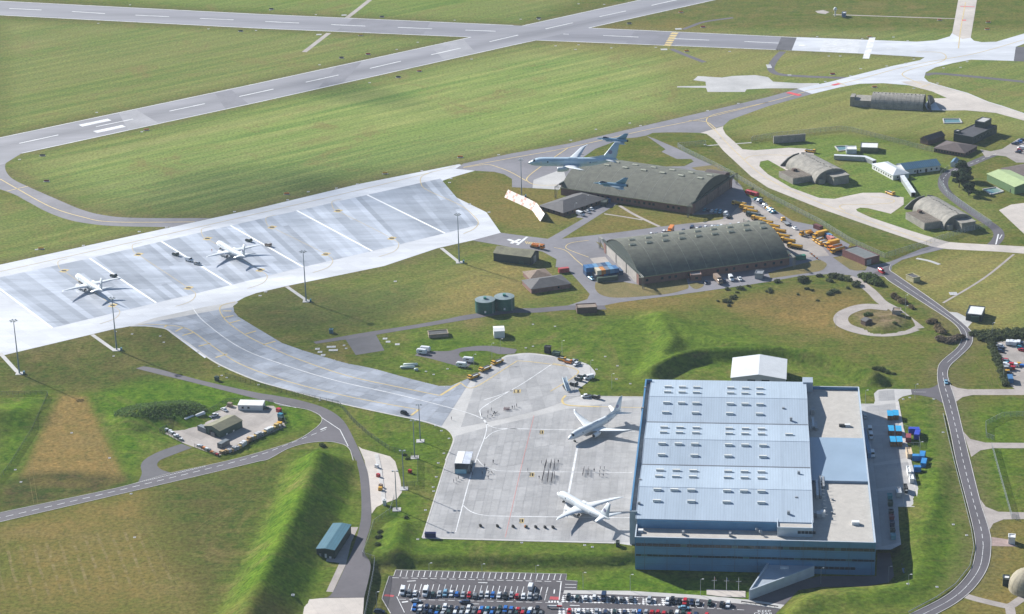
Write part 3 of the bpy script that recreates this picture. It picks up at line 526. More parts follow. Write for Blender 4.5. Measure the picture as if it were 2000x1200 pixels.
# ------------------------------------------------------------------ roads with kerbs
def road(name, left, right, m, label, z=.06, line=None, kerbs=True, dash=None, dashw=.22, base=0.):
    o = sheet(name, smooth(left, 6, False) + smooth(right, 6, False)[::-1], z, m, base=base); struct(o, label)
    if kerbs:
        for s, d in ((left, 1), (right, -1)): ribbon('kerb', s, .28, z + .12, KERB, o, off=.1 * d, th=.12, base=base)
    return o
SEL = [(1680, 545), (1722, 540), (1740, 552), (1812, 598), (1860, 630), (1876, 650), (1877, 666), (1867, 682), (1838, 707), (1831, 724), (1832, 750), (1841, 785), (1855, 840), (1867, 900), (1885, 970), (1900, 1030), (1905, 1070), (1897, 1110), (1870, 1145), (1837, 1170), (1777, 1200), (1735, 1220)]
SER = [(1740, 518), (1738, 528), (1755, 540), (1838, 598), (1892, 642), (1900, 660), (1895, 677), (1875, 697), (1856, 715), (1851, 732), (1857, 754), (1867, 785), (1882, 847), (1895, 900), (1915, 980), (1932, 1035), (1936, 1064), (1930, 1107), (1905, 1147), (1870, 1177), (1830, 1200), (1790, 1222)]
se = road('perimeter_road', SEL, SER, ROAD, 'grey tarmac road winding past the blue hangar')
mid_ = [((a[0] + c[0]) / 2, (a[1] + c[1]) / 2) for a, c in zip(SEL, SER)]
dashes('centre_line', mid_[9:17], .22, 4, 3, .1, WHITE, se); dashes('centre_line', mid_[2:9], .2, 9, .6, .1, WHITE, se); dashes('centre_line', mid_[16:], .2, 9, .6, .1, WHITE, se)
jr = sheet('side_road', [(1779, 760.7), (1815, 759), (1826, 755), (1833, 750), (1842, 788), (1825, 778), (1800, 773), (1781, 771)], .058, ROAD, curve=False); dashes('centre_line', [(1785, 766), (1838, 767)], .22, 6, 3, .1, WHITE, jr)
sheet('side_road', [(1856, 752), (1870, 758), (1890, 761), (2080, 760), (2080, 772), (1900, 772), (1880, 776), (1866, 786)], .055, PINK)
sheet('side_road', [(1881, 843), (1895, 858), (1925, 865), (2080, 866), (2080, 876), (1940, 876), (1915, 880), (1897, 893)], .055, PINK)
sheet('side_road', [(1915, 976), (1925, 990), (1950, 1000), (2080, 1003), (2080, 1013), (1960, 1015), (1940, 1023), (1932, 1037)], .055, PINK)
sheet('gravel_pad', [(1933, 1049), (1970, 1054), (1988, 1068), (1935, 1067)], .05, mat('pink_gravel', (.3, .22, .2), .9, .15, .5))
ribbon('footpath', [(1880, 1162), (1905, 1170), (1950, 1181), (1972, 1184), (1992, 1172), (2040, 1140)], 4, .055, PINK); ribbon('footpath', [(1972, 1184), (1975, 1205), (1975, 1230)], 4, .06, PINK)
LL = [(-60, 1016), (0, 1002), (200, 960), (262, 945), (332, 925), (430, 904), (500, 886), (575, 862), (612, 840), (628, 824), (625, 812), (605, 802), (582, 797), (545, 792)]
LR = [(-60, 1034), (0, 1020), (250, 962), (400, 927), (500, 903), (525, 897), (562, 877), (600, 866), (640, 863), (665, 867), (677, 872), (684, 880), (686, 886), (690, 900)]
lr = sheet('lane', smooth(LL, 6, False) + [(537, 788), (592, 786), (640, 805), (672, 828), (692, 866), (690, 900)] + smooth(LR, 6, False)[::-1], .055, ROAD); struct(lr, 'grey lane with dashed line by the storage yard')
for s in (LL, LR): ribbon('kerb', s, .25, .15, KERB, lr, th=.1)
dashes('centre_line', [(-40, 1020), (0, 1012), (250, 954), (480, 897), (560, 869), (640, 838)], .3, 3.6, 2.6, .1, WHITE, lr); dashes('give_way_line', [(262, 945), (332, 928), (402, 911)], .5, .7, .7, .1, WHITE, lr)
mb = MB(); strip(mb, [G(535, 787), G(578, 797)], .3, .1); strip(mb, [G(628, 816), G(664, 840)], .35, .1); strip(mb, [G(664, 840), G(680, 872)], .35, .1); strip(mb, [G(626, 840), G(638, 835)], .9, .1); mb.build('stop_line', WHITE, lr)
NL = [(265, 720), (312, 732), (350, 741), (425, 760), (500, 779), (537, 787), (592, 797), (640, 822), (672, 850), (690, 890), (702, 927), (706, 987), (702, 1030), (685, 1082), (650, 1157), (632, 1168)]
NR = [(280, 716), (312, 722), (400, 745), (500, 767), (537, 773), (592, 784), (640, 800), (672, 824), (695, 866), (710, 900), (720, 932), (725, 1000), (723, 1030), (711, 1075), (724, 1106), (711, 1168)]
nr = road('lane', NL, NR, ROAD, 'grey lane running down between the grass banks', z=.07, kerbs=False)
sheet('yard_entrance', smooth([(355, 867), (312, 882), (284, 897), (275, 910), (277, 925), (270, 942)], 6, False) + smooth([(335, 924), (316, 918), (307, 910), (310, 902), (322, 895), (375, 875)], 6, False), .06, DARK)
sheet('asphalt_apron', [(700, 872), (707, 877), (737, 885), (762, 892), (772, 902), (782, 937), (785, 962), (775, 975), (747, 985), (735, 991), (726, 1004), (722, 950), (712, 900)], .06, CREAM)
sheet('concrete_pad', [(627, 1169), (711, 1168), (707, 1230), (586, 1230), (597, 1172)], .06, CREAM)
sheet('concrete_pad', [(637, 1019), (672, 1030), (700, 1030), (686, 1060), (676, 1102), (650, 1157), (637, 1156), (663, 1100), (610, 1094), (620, 1060)], .05, PINK)
ys = sheet('storage_yard', [(322, 847), (341, 836), (409, 809), (431, 801), (446, 790), (463, 793), (534, 793), (546, 804), (558, 834), (537, 843), (502, 858), (453, 880), (427, 891), (380, 874), (358, 866)], .05, YARD)
for q in ([(341, 838), (372, 825), (420, 842), (392, 860)], [(393, 860), (421, 843), (445, 868), (425, 884)], [(470, 822), (520, 803), (540, 806), (500, 838)], [(440, 800), (465, 803), (510, 804), (470, 820)]): sheet('concrete_bay', q, .08, YARD, ys)
# yard east of the blue hangar
ey = sheet('service_yard', [(1670, 789), (1707, 789), (1709, 783), (1707, 769), (1715, 762), (1731, 760), (1779, 760.7), (1781, 771), (1763, 775), (1755, 780), (1753, 785), (1761, 833), (1776, 899), (1799, 991), (1751, 989), (1760, 1064), (1740, 1074), (1680, 1074)], .06, CONC)
for i, q in enumerate(([(1716, 764), (1746, 762), (1748, 782), (1716, 784)], [(1690, 795), (1748, 788), (1756, 830), (1696, 840)], [(1700, 850), (1760, 850), (1770, 895), (1705, 905)], [(1706, 910), (1776, 903), (1786, 945), (1712, 955)], [(1713, 960), (1752, 957), (1758, 1060), (1722, 1068)])): sheet('concrete_bay', q, .09, BAYL, ey)
ribbon('kerb', [(1752, 784), (1761, 833), (1776, 899), (1799, 991), (1751, 989)], 1.6, .2, KERB, ey, th=.14, curve=False)
# lower lane round the south-east corner and car park
cp = sheet('car_park', [(773, 1114), (1107, 1122), (1105, 1134), (1128, 1136), (1127, 1153), (1230, 1154.5), (1367, 1163), (1464, 1172), (1532, 1182), (1508, 1206), (1500, 1235), (760, 1235), (763, 1199), (756, 1190), (746, 1170), (750, 1156), (760, 1126), (769, 1125.6)], .05, mat('car_park_asphalt', (.062, .054, .062), .8, .12, .08, fine=.07), base=ZL); struct(cp, 'dark tarmac car park below the blue hangar')
fl = sheet('front_lane', [(1464, 1172), (1500, 1150), (1600, 1126), (1712, 1126), (1714, 1074), (1738, 1076), (1744, 1108), (1746, 1126), (1736, 1138), (1690, 1146), (1600, 1147), (1560, 1153), (1532, 1182)], .06, ROAD, base=ZL)
ribbon('kerb', [(773, 1114), (1107, 1122), (1105, 1134), (1128, 1136)], .3, .17, KERB, cp, base=ZL, th=.12, curve=False); ribbon('kerb', [(773, 1114), (769, 1125.6), (760, 1126), (750, 1156), (746, 1170), (763, 1199)], .3, .17, KERB, cp, base=ZL, th=.12, curve=False)
sheet('footpath', [(1102, 1153.4), (1230, 1154.5), (1367, 1163), (1464, 1172), (1532, 1182), (1524, 1190), (1455, 1181), (1350, 1168.5), (1200, 1161.5), (1100, 1160)], .07, CONC, cp, base=ZL)
hat = mat('hatched_paint', (.7, .7, .7), .7); hn = hat.node_tree; ck = hn.nodes.new('ShaderNodeTexChecker'); ck.inputs['Scale'].default_value = 1.0; ck.inputs[1].default_value = (.62, .62, .62, 1); ck.inputs[2].default_value = (.08, .075, .085, 1)
_t = hn.nodes.new('ShaderNodeTexCoord'); _m = hn.nodes.new('ShaderNodeMapping'); _m.inputs['Rotation'].default_value = (0, 0, .785); _m.inputs['Scale'].default_value = (.85, .85, .0); hn.links.new(_t.outputs['Object'], _m.inputs[0]); hn.links.new(_m.outputs[0], ck.inputs[0]); hn.links.new(ck.outputs[0], hn.nodes['Principled BSDF'].inputs['Base Color'])
sheet('hatched_zone', [(1100, 1162), (1240, 1167), (1345, 1172.5), (1297, 1184), (1220, 1180), (1095, 1177)], .08, hat, cp, base=ZL); sheet('hatched_zone', [(1092, 1188), (1243, 1190), (1246, 1204), (1088, 1204)], .08, hat, cp, base=ZL)
for x in (1106, 1124, 1141, 1158, 1176, 1194, 1211, 1229, 1247, 1265, 1283): sheet('parking_bay', [(x - .5, 1164 + (x - 1106) * .028), (x + 8.5, 1164.3 + (x - 1106) * .028), (x + 7, 1175 + (x - 1106) * .028), (x - 2.2, 1174.7 + (x - 1106) * .028)], .1, MATS['car_park_asphalt'], cp, base=ZL)
for x in (1107, 1125, 1143, 1160, 1178, 1196, 1214, 1232): sheet('parking_bay', [(x, 1191), (x + 9, 1191.2), (x + 8, 1203), (x - 1.5, 1203)], .1, MATS['car_park_asphalt'], cp, base=ZL)
mb = MB(); Z = ZL
for k in range(28):
    x = 783.5 + 11.55 * k; y = 1115 + .262 * k; strip(mb, [G(x + 1, y, Z), G(x - 2, y + 11, Z)], .28, .09); strip(mb, [G(x - 4, y + 11, Z), G(x, y + 11.1, Z)], .28, .1)
for k in range(24):
    x = 798 + 11.75 * k; y = 1141 + .27 * k; strip(mb, [G(x + 2, y, Z), G(x - 1.5, y + 12, Z)], .28, .09); strip(mb, [G(x - 1.5, y + 13, Z), G(x - 4.5, y + 26, Z)], .28, .09)
for k in range(21):
    x = 804 + 11.9 * k; y = 1182 + .26 * k; strip(mb, [G(x + 2, y, Z), G(x - 1.5, y + 12, Z)], .25, .09)
for k in range(17):
    x = 766 + 18.6 * k; strip(mb, [G(x, 1129 + .0235 * (x - 766), Z), G(x + 13, 1129.3 + .0235 * (x - 766), Z)], .35, .09)
    if k < 16: x = 780 + 19 * k; strip(mb, [G(x, 1171 + .0225 * (x - 780), Z), G(x + 13, 1171.3 + .0225 * (x - 780), Z)], .3, .09)
for k in range(8): x = 1303 + 19.5 * k; strip(mb, [G(x, 1184.5 + .05 * (x - 1303), Z), G(x + 14, 1185.2 + .05 * (x - 1303), Z)], .3, .09)
for k in range(11): x = 1301 + 12 * k; strip(mb, [G(x + 2, 1172 + .07 * (x - 1301), Z), G(x - 1, 1182 + .06 * (x - 1301), Z)], .25, .09)
for a, c, w in (((795, 1136), (812, 1135), .6), ((934, 1138.5), (952, 1139), .6), ((785, 1142), (778, 1165), .3), ((785, 1177), (797, 1175.5), 1.0), ((920, 1180), (936, 1180.3), .4), ((1113, 1183), (1132, 1183.5), .5), ((1083, 1152), (1082, 1160), .5), ((1096, 1138), (1092, 1172), .4), ((1104, 1142), (1126, 1142.5), .3), ((1103, 1148), (1125, 1148.5), .3), ((775, 1166), (790, 1197), .3), ((1087, 1136), (1098, 1137), .4)): strip(mb, [G(*a, Z), G(*c, Z)], w, .1)
for k in range(4): strip(mb, [G(1071 + 5.6 * k, 1176, Z), G(1074.5 + 5.6 * k, 1176, Z)], 1.6, .1)
for k in range(4): strip(mb, [G(1090, 1178 + 2 * k, Z), G(1098, 1178.2 + 2 * k, Z)], .45, .1)
mb.build('bay_lines', WHITE, cp)
def letter_text(name, s, size, loc, rz, m, parent, depth=.01, align='CENTER', rot=None):
    cu = bpy.data.curves.new(name, 'FONT'); cu.body = s; cu.size = size; cu.align_x = align; cu.extrude = depth
    o = bpy.data.objects.new(name, cu); C.objects.link(o); bpy.context.view_layer.update()
    me = bpy.data.meshes.new_from_object(o); bpy.data.objects.remove(o); bpy.data.curves.remove(cu)
    ob = link(name, me, m, parent); ob.location = loc; ob.rotation_euler = rot or (0, 0, rz); return ob
p_ = G(1493, 1196.5, ZL); letter_text('keep_clear_lettering', 'KEEP', 2.6, (p_.x, p_.y, ZL + .12), -.05, WHITE, cp); p_ = G(1491, 1201.5, ZL); letter_text('keep_clear_lettering', 'CLEAR', 2.6, (p_.x, p_.y, ZL + .12), -.05, WHITE, cp)
mb = MB(); strip(mb, [G(751, 1163, Z), G(769, 1165, Z)], 1.6, .09); strip(mb, [G(1074, 1168.5, Z), G(1092, 1169.5, Z)], 2.6, .09); mb.build('red_marking', mat('dull_red_paint', (.38, .04, .05), .7), cp)
# odd lanes and tracks
ribbon('track', [(730, -6), (705, 14), (678, 35)], 4.2, .035, PINK); ribbon('track', [(642, 65), (620, 82), (594, 102)], 4.2, .035, PINK)
ribbon('track', [(1334, 58), (1347, 53), (1376, 43), (1432, 35)], 4, .035, ROAD); ribbon('track', [(1311, 96), (1340, 108), (1376, 122)], 4.5, .035, ROAD)
ribbon('track', [(1627, 29), (1690, 31), (1866, 37)], 2.4, .035, PINK); ribbon('lane', [(1529, 101), (1516, 114), (1507, 128), (1507, 138), (1525, 146), (1580, 150), (1658, 153)], 5.5, .04, ROAD); ribbon('lane', [(1808, 147), (1830, 144), (1900, 150), (2000, 160), (2080, 166)], 5.5, .045, ROAD)
ribbon('footpath', [(1210, 402), (1240, 420), (1288, 443)], 2.2, .045, PINK); ribbon('footpath', [(1180, 418), (1220, 424), (1255, 430)], 1.6, .045, PINK)
pr = ribbon('lane', [(2040, 285), (1985, 298), (1945, 301), (1892, 322), (1855, 337), (1842, 353), (1850, 377), (1900, 416), (1940, 443), (1951, 457), (1947, 470), (1935, 482)], 6.5, .05, ROAD); struct(pr, 'narrow tarmac lane looping round the pine trees'); dashes('centre_line', [(1945, 301), (1892, 322), (1855, 337), (1842, 353), (1850, 377)], .3, 3.5, 3, .09, WHITE, pr)
mb = MB(); strip(mb, [G(1950, 458), G(1945, 478)], .8, .1); strip(mb, [G(1957, 459), G(1952, 467)], .5, .1); mb.build('slow_marking', WHITE, pr)
sheet('visitor_parking', [(1914, 292), (1935, 296), (1958, 291), (1989, 271), (2080, 262), (2080, 318), (1985, 318), (1965, 306), (1940, 303), (1925, 308)], .055, YARD)
ribbon('track', [(1663, 540), (1700, 568), (1722, 590), (1745, 603), (1768, 620), (1796, 642)], 6, .045, PINK); ribbon('track', [(1735, 602), (1690, 599), (1655, 609), (1642, 622), (1650, 636), (1680, 647), (1715, 652), (1755, 650), (1786, 641)], 8, .04, PINK)
sheet('concrete_pad', [(1849, 609), (1870, 611), (1901, 627), (1889, 641)], .05, CONC)
sheet('overflow_car_park', [(1943, 669), (1960, 667), (2080, 664), (2080, 762), (1985, 763), (1970, 750), (1955, 715)], .05, YARD)
ribbon('track', [(1980, 497), (1920, 545), (1842, 592)], 1.4, .045, PINK); ribbon('footpath', [(1790, 505), (1815, 510), (1835, 517)], 2.5, .045, CONC)
for p in ((0, 690, 34, 727), (180, 654, 225, 686), (560, 560, 600, 588), (862, 485, 897, 513)): ribbon('footpath', [(p[0], p[1]), (p[2], p[3])], 2.2, .06, CONC)
ribbon('footpath', [(1380, 285), (1405, 283)], 1.5, .05, CONC); ribbon('footpath', [(1438, 281), (1468, 279)], 1.5, .05, CONC)

STRAW = mat('worn_straw', (.17, .145, .06), 1., .3, .3, spec=0.)
for s in ([(1905, 700), (1925, 730), (1935, 758)], [(1925, 690), (1938, 720), (1945, 750)], [(1850, 690), (1830, 705), (1822, 712)], [(200, 870), (215, 905), (235, 935)], [(60, 900), (62, 935), (70, 985)], [(240, 1010), (285, 1040), (320, 1090), (350, 1140)], [(1240, 112), (1255, 104), (1272, 100)], [(1290, 103), (1305, 115), (1312, 122)], [(700, 770), (800, 795), (850, 815)], [(1160, 580), (1250, 590), (1330, 585)], [(870, 560), (930, 540), (990, 545), (1030, 560)], [(940, 575), (980, 560), (1010, 570)], [(1560, 350), (1600, 365), (1700, 400)], [(40, 310), (55, 318), (60, 330)], [(900, 365), (940, 350), (975, 352), (985, 368), (950, 380), (910, 375)], [(1770, 560), (1850, 520), (1960, 500)], [(1780, 566), (1870, 527), (1980, 508)], [(1700, 235), (1760, 222), (1830, 228)], [(380, 1040), (420, 1010), (520, 960)]):
    for d in (-.95, .95): ribbon('wheel_track', s, .22, .03, STRAW, ground, off=d)
# ------------------------------------------------------------------ building kit
GLS = glass('window_glass'); BRICK = mat('red_brick', (.2, .105, .085), .85, .12, .6, fine=.1); BRICKD = mat('brown_brick', (.11, .065, .05), .85, .12, .6, fine=.1)
SLATE = mat('grey_slate', (.085, .08, .082), .75, .12, .5, fine=.1); TILE = mat('brown_tile', (.085, .062, .058), .8, .14, .5, fine=.1)
GREENC = mat('green_cladding', (.035, .075, .055), .6, .1, .4); GREEND = mat('dark_green_cladding', (.028, .042, .036), .65, .1, .4); SAGE = mat('sage_cladding', (.12, .2, .085), .6, .08, .3)
ROOFG = mat('lichen_sheet_roof', (.108, .11, .082), .75, .18, .3, fine=.08); ROOFO = mat('moss_sheet_roof', (.115, .11, .07), .8, .22, .25, fine=.1, col2=(.2, .19, .11))
CWALL = mat('white_render', (.62, .62, .61), .7, .05, .3); BLUER = mat('blue_sheet_roof', (.075, .165, .24), .45, .08, .3); TEAL = mat('teal_sheet_roof', (.06, .15, .19), .45, .08, .3)
GREYM = mat('grey_metal', (.3, .31, .32), .5, .1, .5, metal=.3); GALV = mat('galvanised_steel', (.42, .44, .46), .45, .1, .5, metal=.5); BLK = mat('black_rubber', (.015, .015, .016), .7)
CONCW = mat('weathered_concrete', (.3, .275, .235), .85, .2, .25, fine=.14, col2=(.17, .16, .14)); WOOD = mat('varnished_timber', (.25, .13, .05), .7, .15, .8)
def window(parent, side, L, W, t, z0, w, h, m=None, name='window', proud=.06):
    m = m or GLS
    if side == 'f': b = (t * L - w / 2, -proud, z0, t * L + w / 2, .02, z0 + h)
    elif side == 'b': b = (t * L - w / 2, W - .02, z0, t * L + w / 2, W + proud, z0 + h)
    elif side == 'r': b = (L - .02, t * W - w / 2, z0, L + proud, t * W + w / 2, z0 + h)
    else: b = (-proud, t * W - w / 2, z0, .02, t * W + w / 2, z0 + h)
    return boxm(name, b, m, parent)
def frame3(A, B, Cc, base=0.):
    a, b_, c = G(*A, base), G(*B, base), G(*Cc, base); d = b_ - a; L = math.hypot(d.x, d.y); ang = math.atan2(d.y, d.x)
    q = c - a; W = -math.sin(ang) * q.x + math.cos(ang) * q.y; return a, ang, L, W
def house(name, label, cat, A, B, Cc, eave, roof='gable', rise=1.5, wall=None, rm=None, over=.4, ridge='x', win=(), doors=(), base=0., group=None, sink=.3, W=None, rough_parts=()):
    a, ang, L, w_ = frame3(A, B, Cc, base); W = W or w_; wall = wall or BRICK; rm = rm or SLATE
    r = empty(name, (a.x, a.y, base), ang, label, cat, group); mb = MB()
    if roof == 'gable':
        if ridge == 'x': pr = [[(x, 0, -sink), (x, W, -sink), (x, W, eave), (x, W / 2, eave + rise), (x, 0, eave)] for x in (0, L)]
        else: pr = [[(0, y, -sink), (L, y, -sink), (L, y, eave), (L / 2, y, eave + rise), (0, y, eave)] for y in (0, W)]
        mb.loft(pr).build('wall', wall, r); th = .14
        for s in (0, 1):
            if ridge == 'x':
                k = -over if s == 0 else W + over; zz = eave - rise * over / (W / 2); P = [(-over, k, zz), (L + over, k, zz), (L + over, W / 2, eave + rise), (-over, W / 2, eave + rise)]
            else:
                k = -over if s == 0 else L + over; zz = eave - rise * over / (L / 2); P = [(k, -over, zz), (k, W + over, zz), (L / 2, W + over, eave + rise), (L / 2, -over, eave + rise)]
            mb = MB(); mb.add([(x, y, z + .03) for x, y, z in P] + [(x, y, z + .03 + th) for x, y, z in P], [(0, 1, 2, 3), (4, 5, 6, 7), (0, 1, 5, 4), (1, 2, 6, 5), (2, 3, 7, 6), (3, 0, 4, 7)]).build('roof_slope', rm, r)
    else:
        mb.box(0, 0, -sink, L, W, eave).build('wall', wall, r)
        if roof == 'flat':
            boxm('roof', (-.12, -.12, eave - .02, L + .12, W + .12, eave + .12), rm, r)
            p = MB(); t = .25
            for q in ((-.12, -.12, L + .12, t), (-.12, W - t, L + .12, W + .12), (-.12, t, t, W - t), (L - t, t, L + .12, W - t)): p.box(q[0], q[1], eave + .1, q[2], q[3], eave + .45)
            p.build('parapet', wall, r)
        elif roof == 'hip':
            o = over; z0 = eave - .05; m_ = min(L, W) / 2
            if L >= W: T = [(m_, W / 2, eave + rise), (L - m_, W / 2, eave + rise)] if L - W > .3 else [(L / 2 - .15, W / 2, eave + rise), (L / 2 + .15, W / 2, eave + rise)]
            else: T = [(L / 2, m_, eave + rise), (L / 2, W - m_, eave + rise)]
            V = [(-o, -o, z0), (L + o, -o, z0), (L + o, W + o, z0), (-o, W + o, z0)] + T
            Fs = [(0, 1, 5, 4), (1, 2, 5), (2, 3, 4, 5), (3, 0, 4), (0, 3, 2, 1)] if L >= W else [(0, 1, 4), (1, 2, 5, 4), (2, 3, 5), (3, 0, 4, 5), (0, 3, 2, 1)]
            MB().add(V, Fs).build('roof', rm, r)
        elif roof == 'mono':
            V = [(-over, -over, eave + .02), (L + over, -over, eave + .02), (L + over, W + over, eave + rise), (-over, W + over, eave + rise)]
            MB().add(V + [(x, y, z + .15) for x, y, z in V], [(0, 1, 2, 3), (4, 5, 6, 7), (0, 1, 5, 4), (1, 2, 6, 5), (2, 3, 7, 6), (3, 0, 4, 7)]).build('roof', rm, r)
    for side, n_, z0, w, h, t0, t1 in win:
        for k in range(n_): window(r, side, L, W, t0 + (t1 - t0) * (k + .5) / n_, z0, w, h)
    for side, t, w, h, m_ in doors: window(r, side, L, W, t, 0, w, h, m_, 'door')
    r['_L'] = L; r['_W'] = W; return r
# ------------------------------------------------------------------ arched hangars
def arched_hangar(label, A, B, Cc, eave, apex, nb, vents, doorm, archm, front_win, sunk=.3):
    a, ang, L, W = frame3(A, B, Cc); r = empty('aircraft_hangar', (a.x, a.y, 0), ang, label, 'hangar')
    R = ((W / 2 + .8) ** 2 + (apex - eave) ** 2) / (2 * (apex - eave)); zc = apex - R; hw = W / 2 + .8
    def arc(n_, off=0.): 
        t = math.asin(hw / R); return [(W / 2 + (R + off) * math.sin(-t + 2 * t * k / n_), zc + (R + off) * math.cos(-t + 2 * t * k / n_)) for k in range(n_ + 1)]
    up = arc(28, .12); dn = arc(28, -.12)
    for k in range(nb):
        x0, x1 = L * k / nb - (.4 if k == 0 else 0) + .06, L * (k + 1) / nb + (.4 if k == nb - 1 else 0) - .06
        prof = [(y, z) for y, z in up] + [(y, z) for y, z in dn[::-1]]
        MB().loft([[(x, y, z) for y, z in prof] for x in (x0, x1)]).build('roof_bay', ROOFG, r)
    for k in range(1, nb):
        pr = [(y, z) for y, z in arc(28, .17)] + [(y, z) for y, z in arc(28, -.1)[::-1]]
        MB().loft([[(L * k / nb + d, y, z) for y, z in pr] for d in (-.14, .14)]).build('roof_rib', mat('pale_flashing', (.2, .2, .165), .7, .2), r)
    for s, y in ((0, 0), (1, W)):
        boxm('wall', (0, y - .02 if s else y, -sunk, L, y + .3 if s else y + .3, eave + .2), BRICK, r)
        boxm('gutter', (-.5, y - 1.0 if not s else y + .6, eave - .35, L + .5, y - .6 if not s else y + 1.0, eave + .05), mat('sage_gutter', (.3, .3, .17), .6), r)
    for x, s in ((.05, -1), (L - .05, 1)):
        pr = arc(24, -.15); poly = [(x, y, z) for y, z in pr] + [(x, W + .2, eave), (x, -.2, eave)]
        rings = [[(q[0] + d, q[1], q[2]) for q in poly] for d in (0, .25 * -s)]; MB().loft(rings).build('gable', archm, r)
        nd = 6; dw = (W - 7) / nd
        for k in range(nd):
            y0 = 3.5 + dw * k; xx = x + s * (.25 if k % 2 else .55)
            boxm('door_leaf', (min(x, xx), y0 + .15, -.05, max(x, xx), y0 + dw - .15, eave + 1.6), doorm, r)
        for y0, y1 in ((-.1, 3.4), (W - 3.4, W + .1)): boxm('pier', (min(x, x + s * .5), y0, -.3, max(x, x + s * .5), y1, eave + 1.2), BRICK, r)
        boxm('door_header', (min(x, x + s * .9), -1.5, eave + 1.62, max(x, x + s * .9), W + 1.5, eave + 2.9), archm, r)
        for y, sg in ((-1.5, -1), (W + 1.5, 1)):
            g = MB(); xo = x + s * .5; y2 = y + sg * 6
            for dx in (-.4, .4): g.bar((xo + dx, y, eave + 2.6), (xo + dx, y2, eave + 2.3), .16); g.bar((xo + dx, y2, -.1), (xo + dx, y2, eave + 2.4), .16); g.bar((xo + dx, y, eave + .5), (xo + dx, y2, eave + 2.2), .1); g.bar((xo + dx, y2, 0), (xo + dx, y + sg * 1.5, eave + 2), .1)
            g.build('door_gantry', mat('olive_steel', (.11, .115, .09), .6), r)
    for k in range(vents):
        for j, (yy, sh) in enumerate(((.43, .5), (.56, .75))):
            t = (k + sh) / vents
            if t > .985: continue
            y = W * yy; z = zc + math.sqrt(R * R - (y - W / 2) ** 2); v = MB(); x = t * L
            v.box(x - 1.7, y - .75, z - .3, x + 1.7, y + .75, z + .55); v.add([(x - 1.9, y - .95, z + .5), (x + 1.9, y - .95, z + .5), (x + 1.9, y + .95, z + .5), (x - 1.9, y + .95, z + .5), (x - 1.8, y, z + 1.0), (x + 1.8, y, z + 1.0)], [(0, 1, 5, 4), (2, 3, 4, 5), (1, 2, 5), (3, 0, 4), (0, 3, 2, 1)])
            v.build('roof_vent', mat('vent_cowl', (.36, .36, .27), .6), r)
    for t, z0, w, h in front_win: window(r, 'f', L, W, t, z0, w, h)
    return r
h1 = arched_hangar('arched hangar with closed brown doors, beside the hip-roofed brick building', (1097, 381), (1352, 419), (1425, 366), 5.2, 15.2, 9, 7, mat('brown_doors', (.17, .12, .1), .8, .15, .5), GREEND, [(t, 2.0, 1.6, 1.5) for t in (.2, .235, .285, .32, .36, .44, .47, .51, .53, .57, .6, .64, .68, .71, .82, .86, .9)])
h2 = arched_hangar('arched hangar with pale grey doors, beside the stacked containers', (1249, 557), (1540, 518), (1474, 455), 5.0, 15.2, 9, 9, mat('pale_doors', (.36, .33, .3), .75, .12, .4), GREEND, [(t, 1.6, 1.5, 1.5) for t in (.05, .15, .2, .24, .33, .38, .52, .58, .63, .72, .78, .84, .9, .95)])
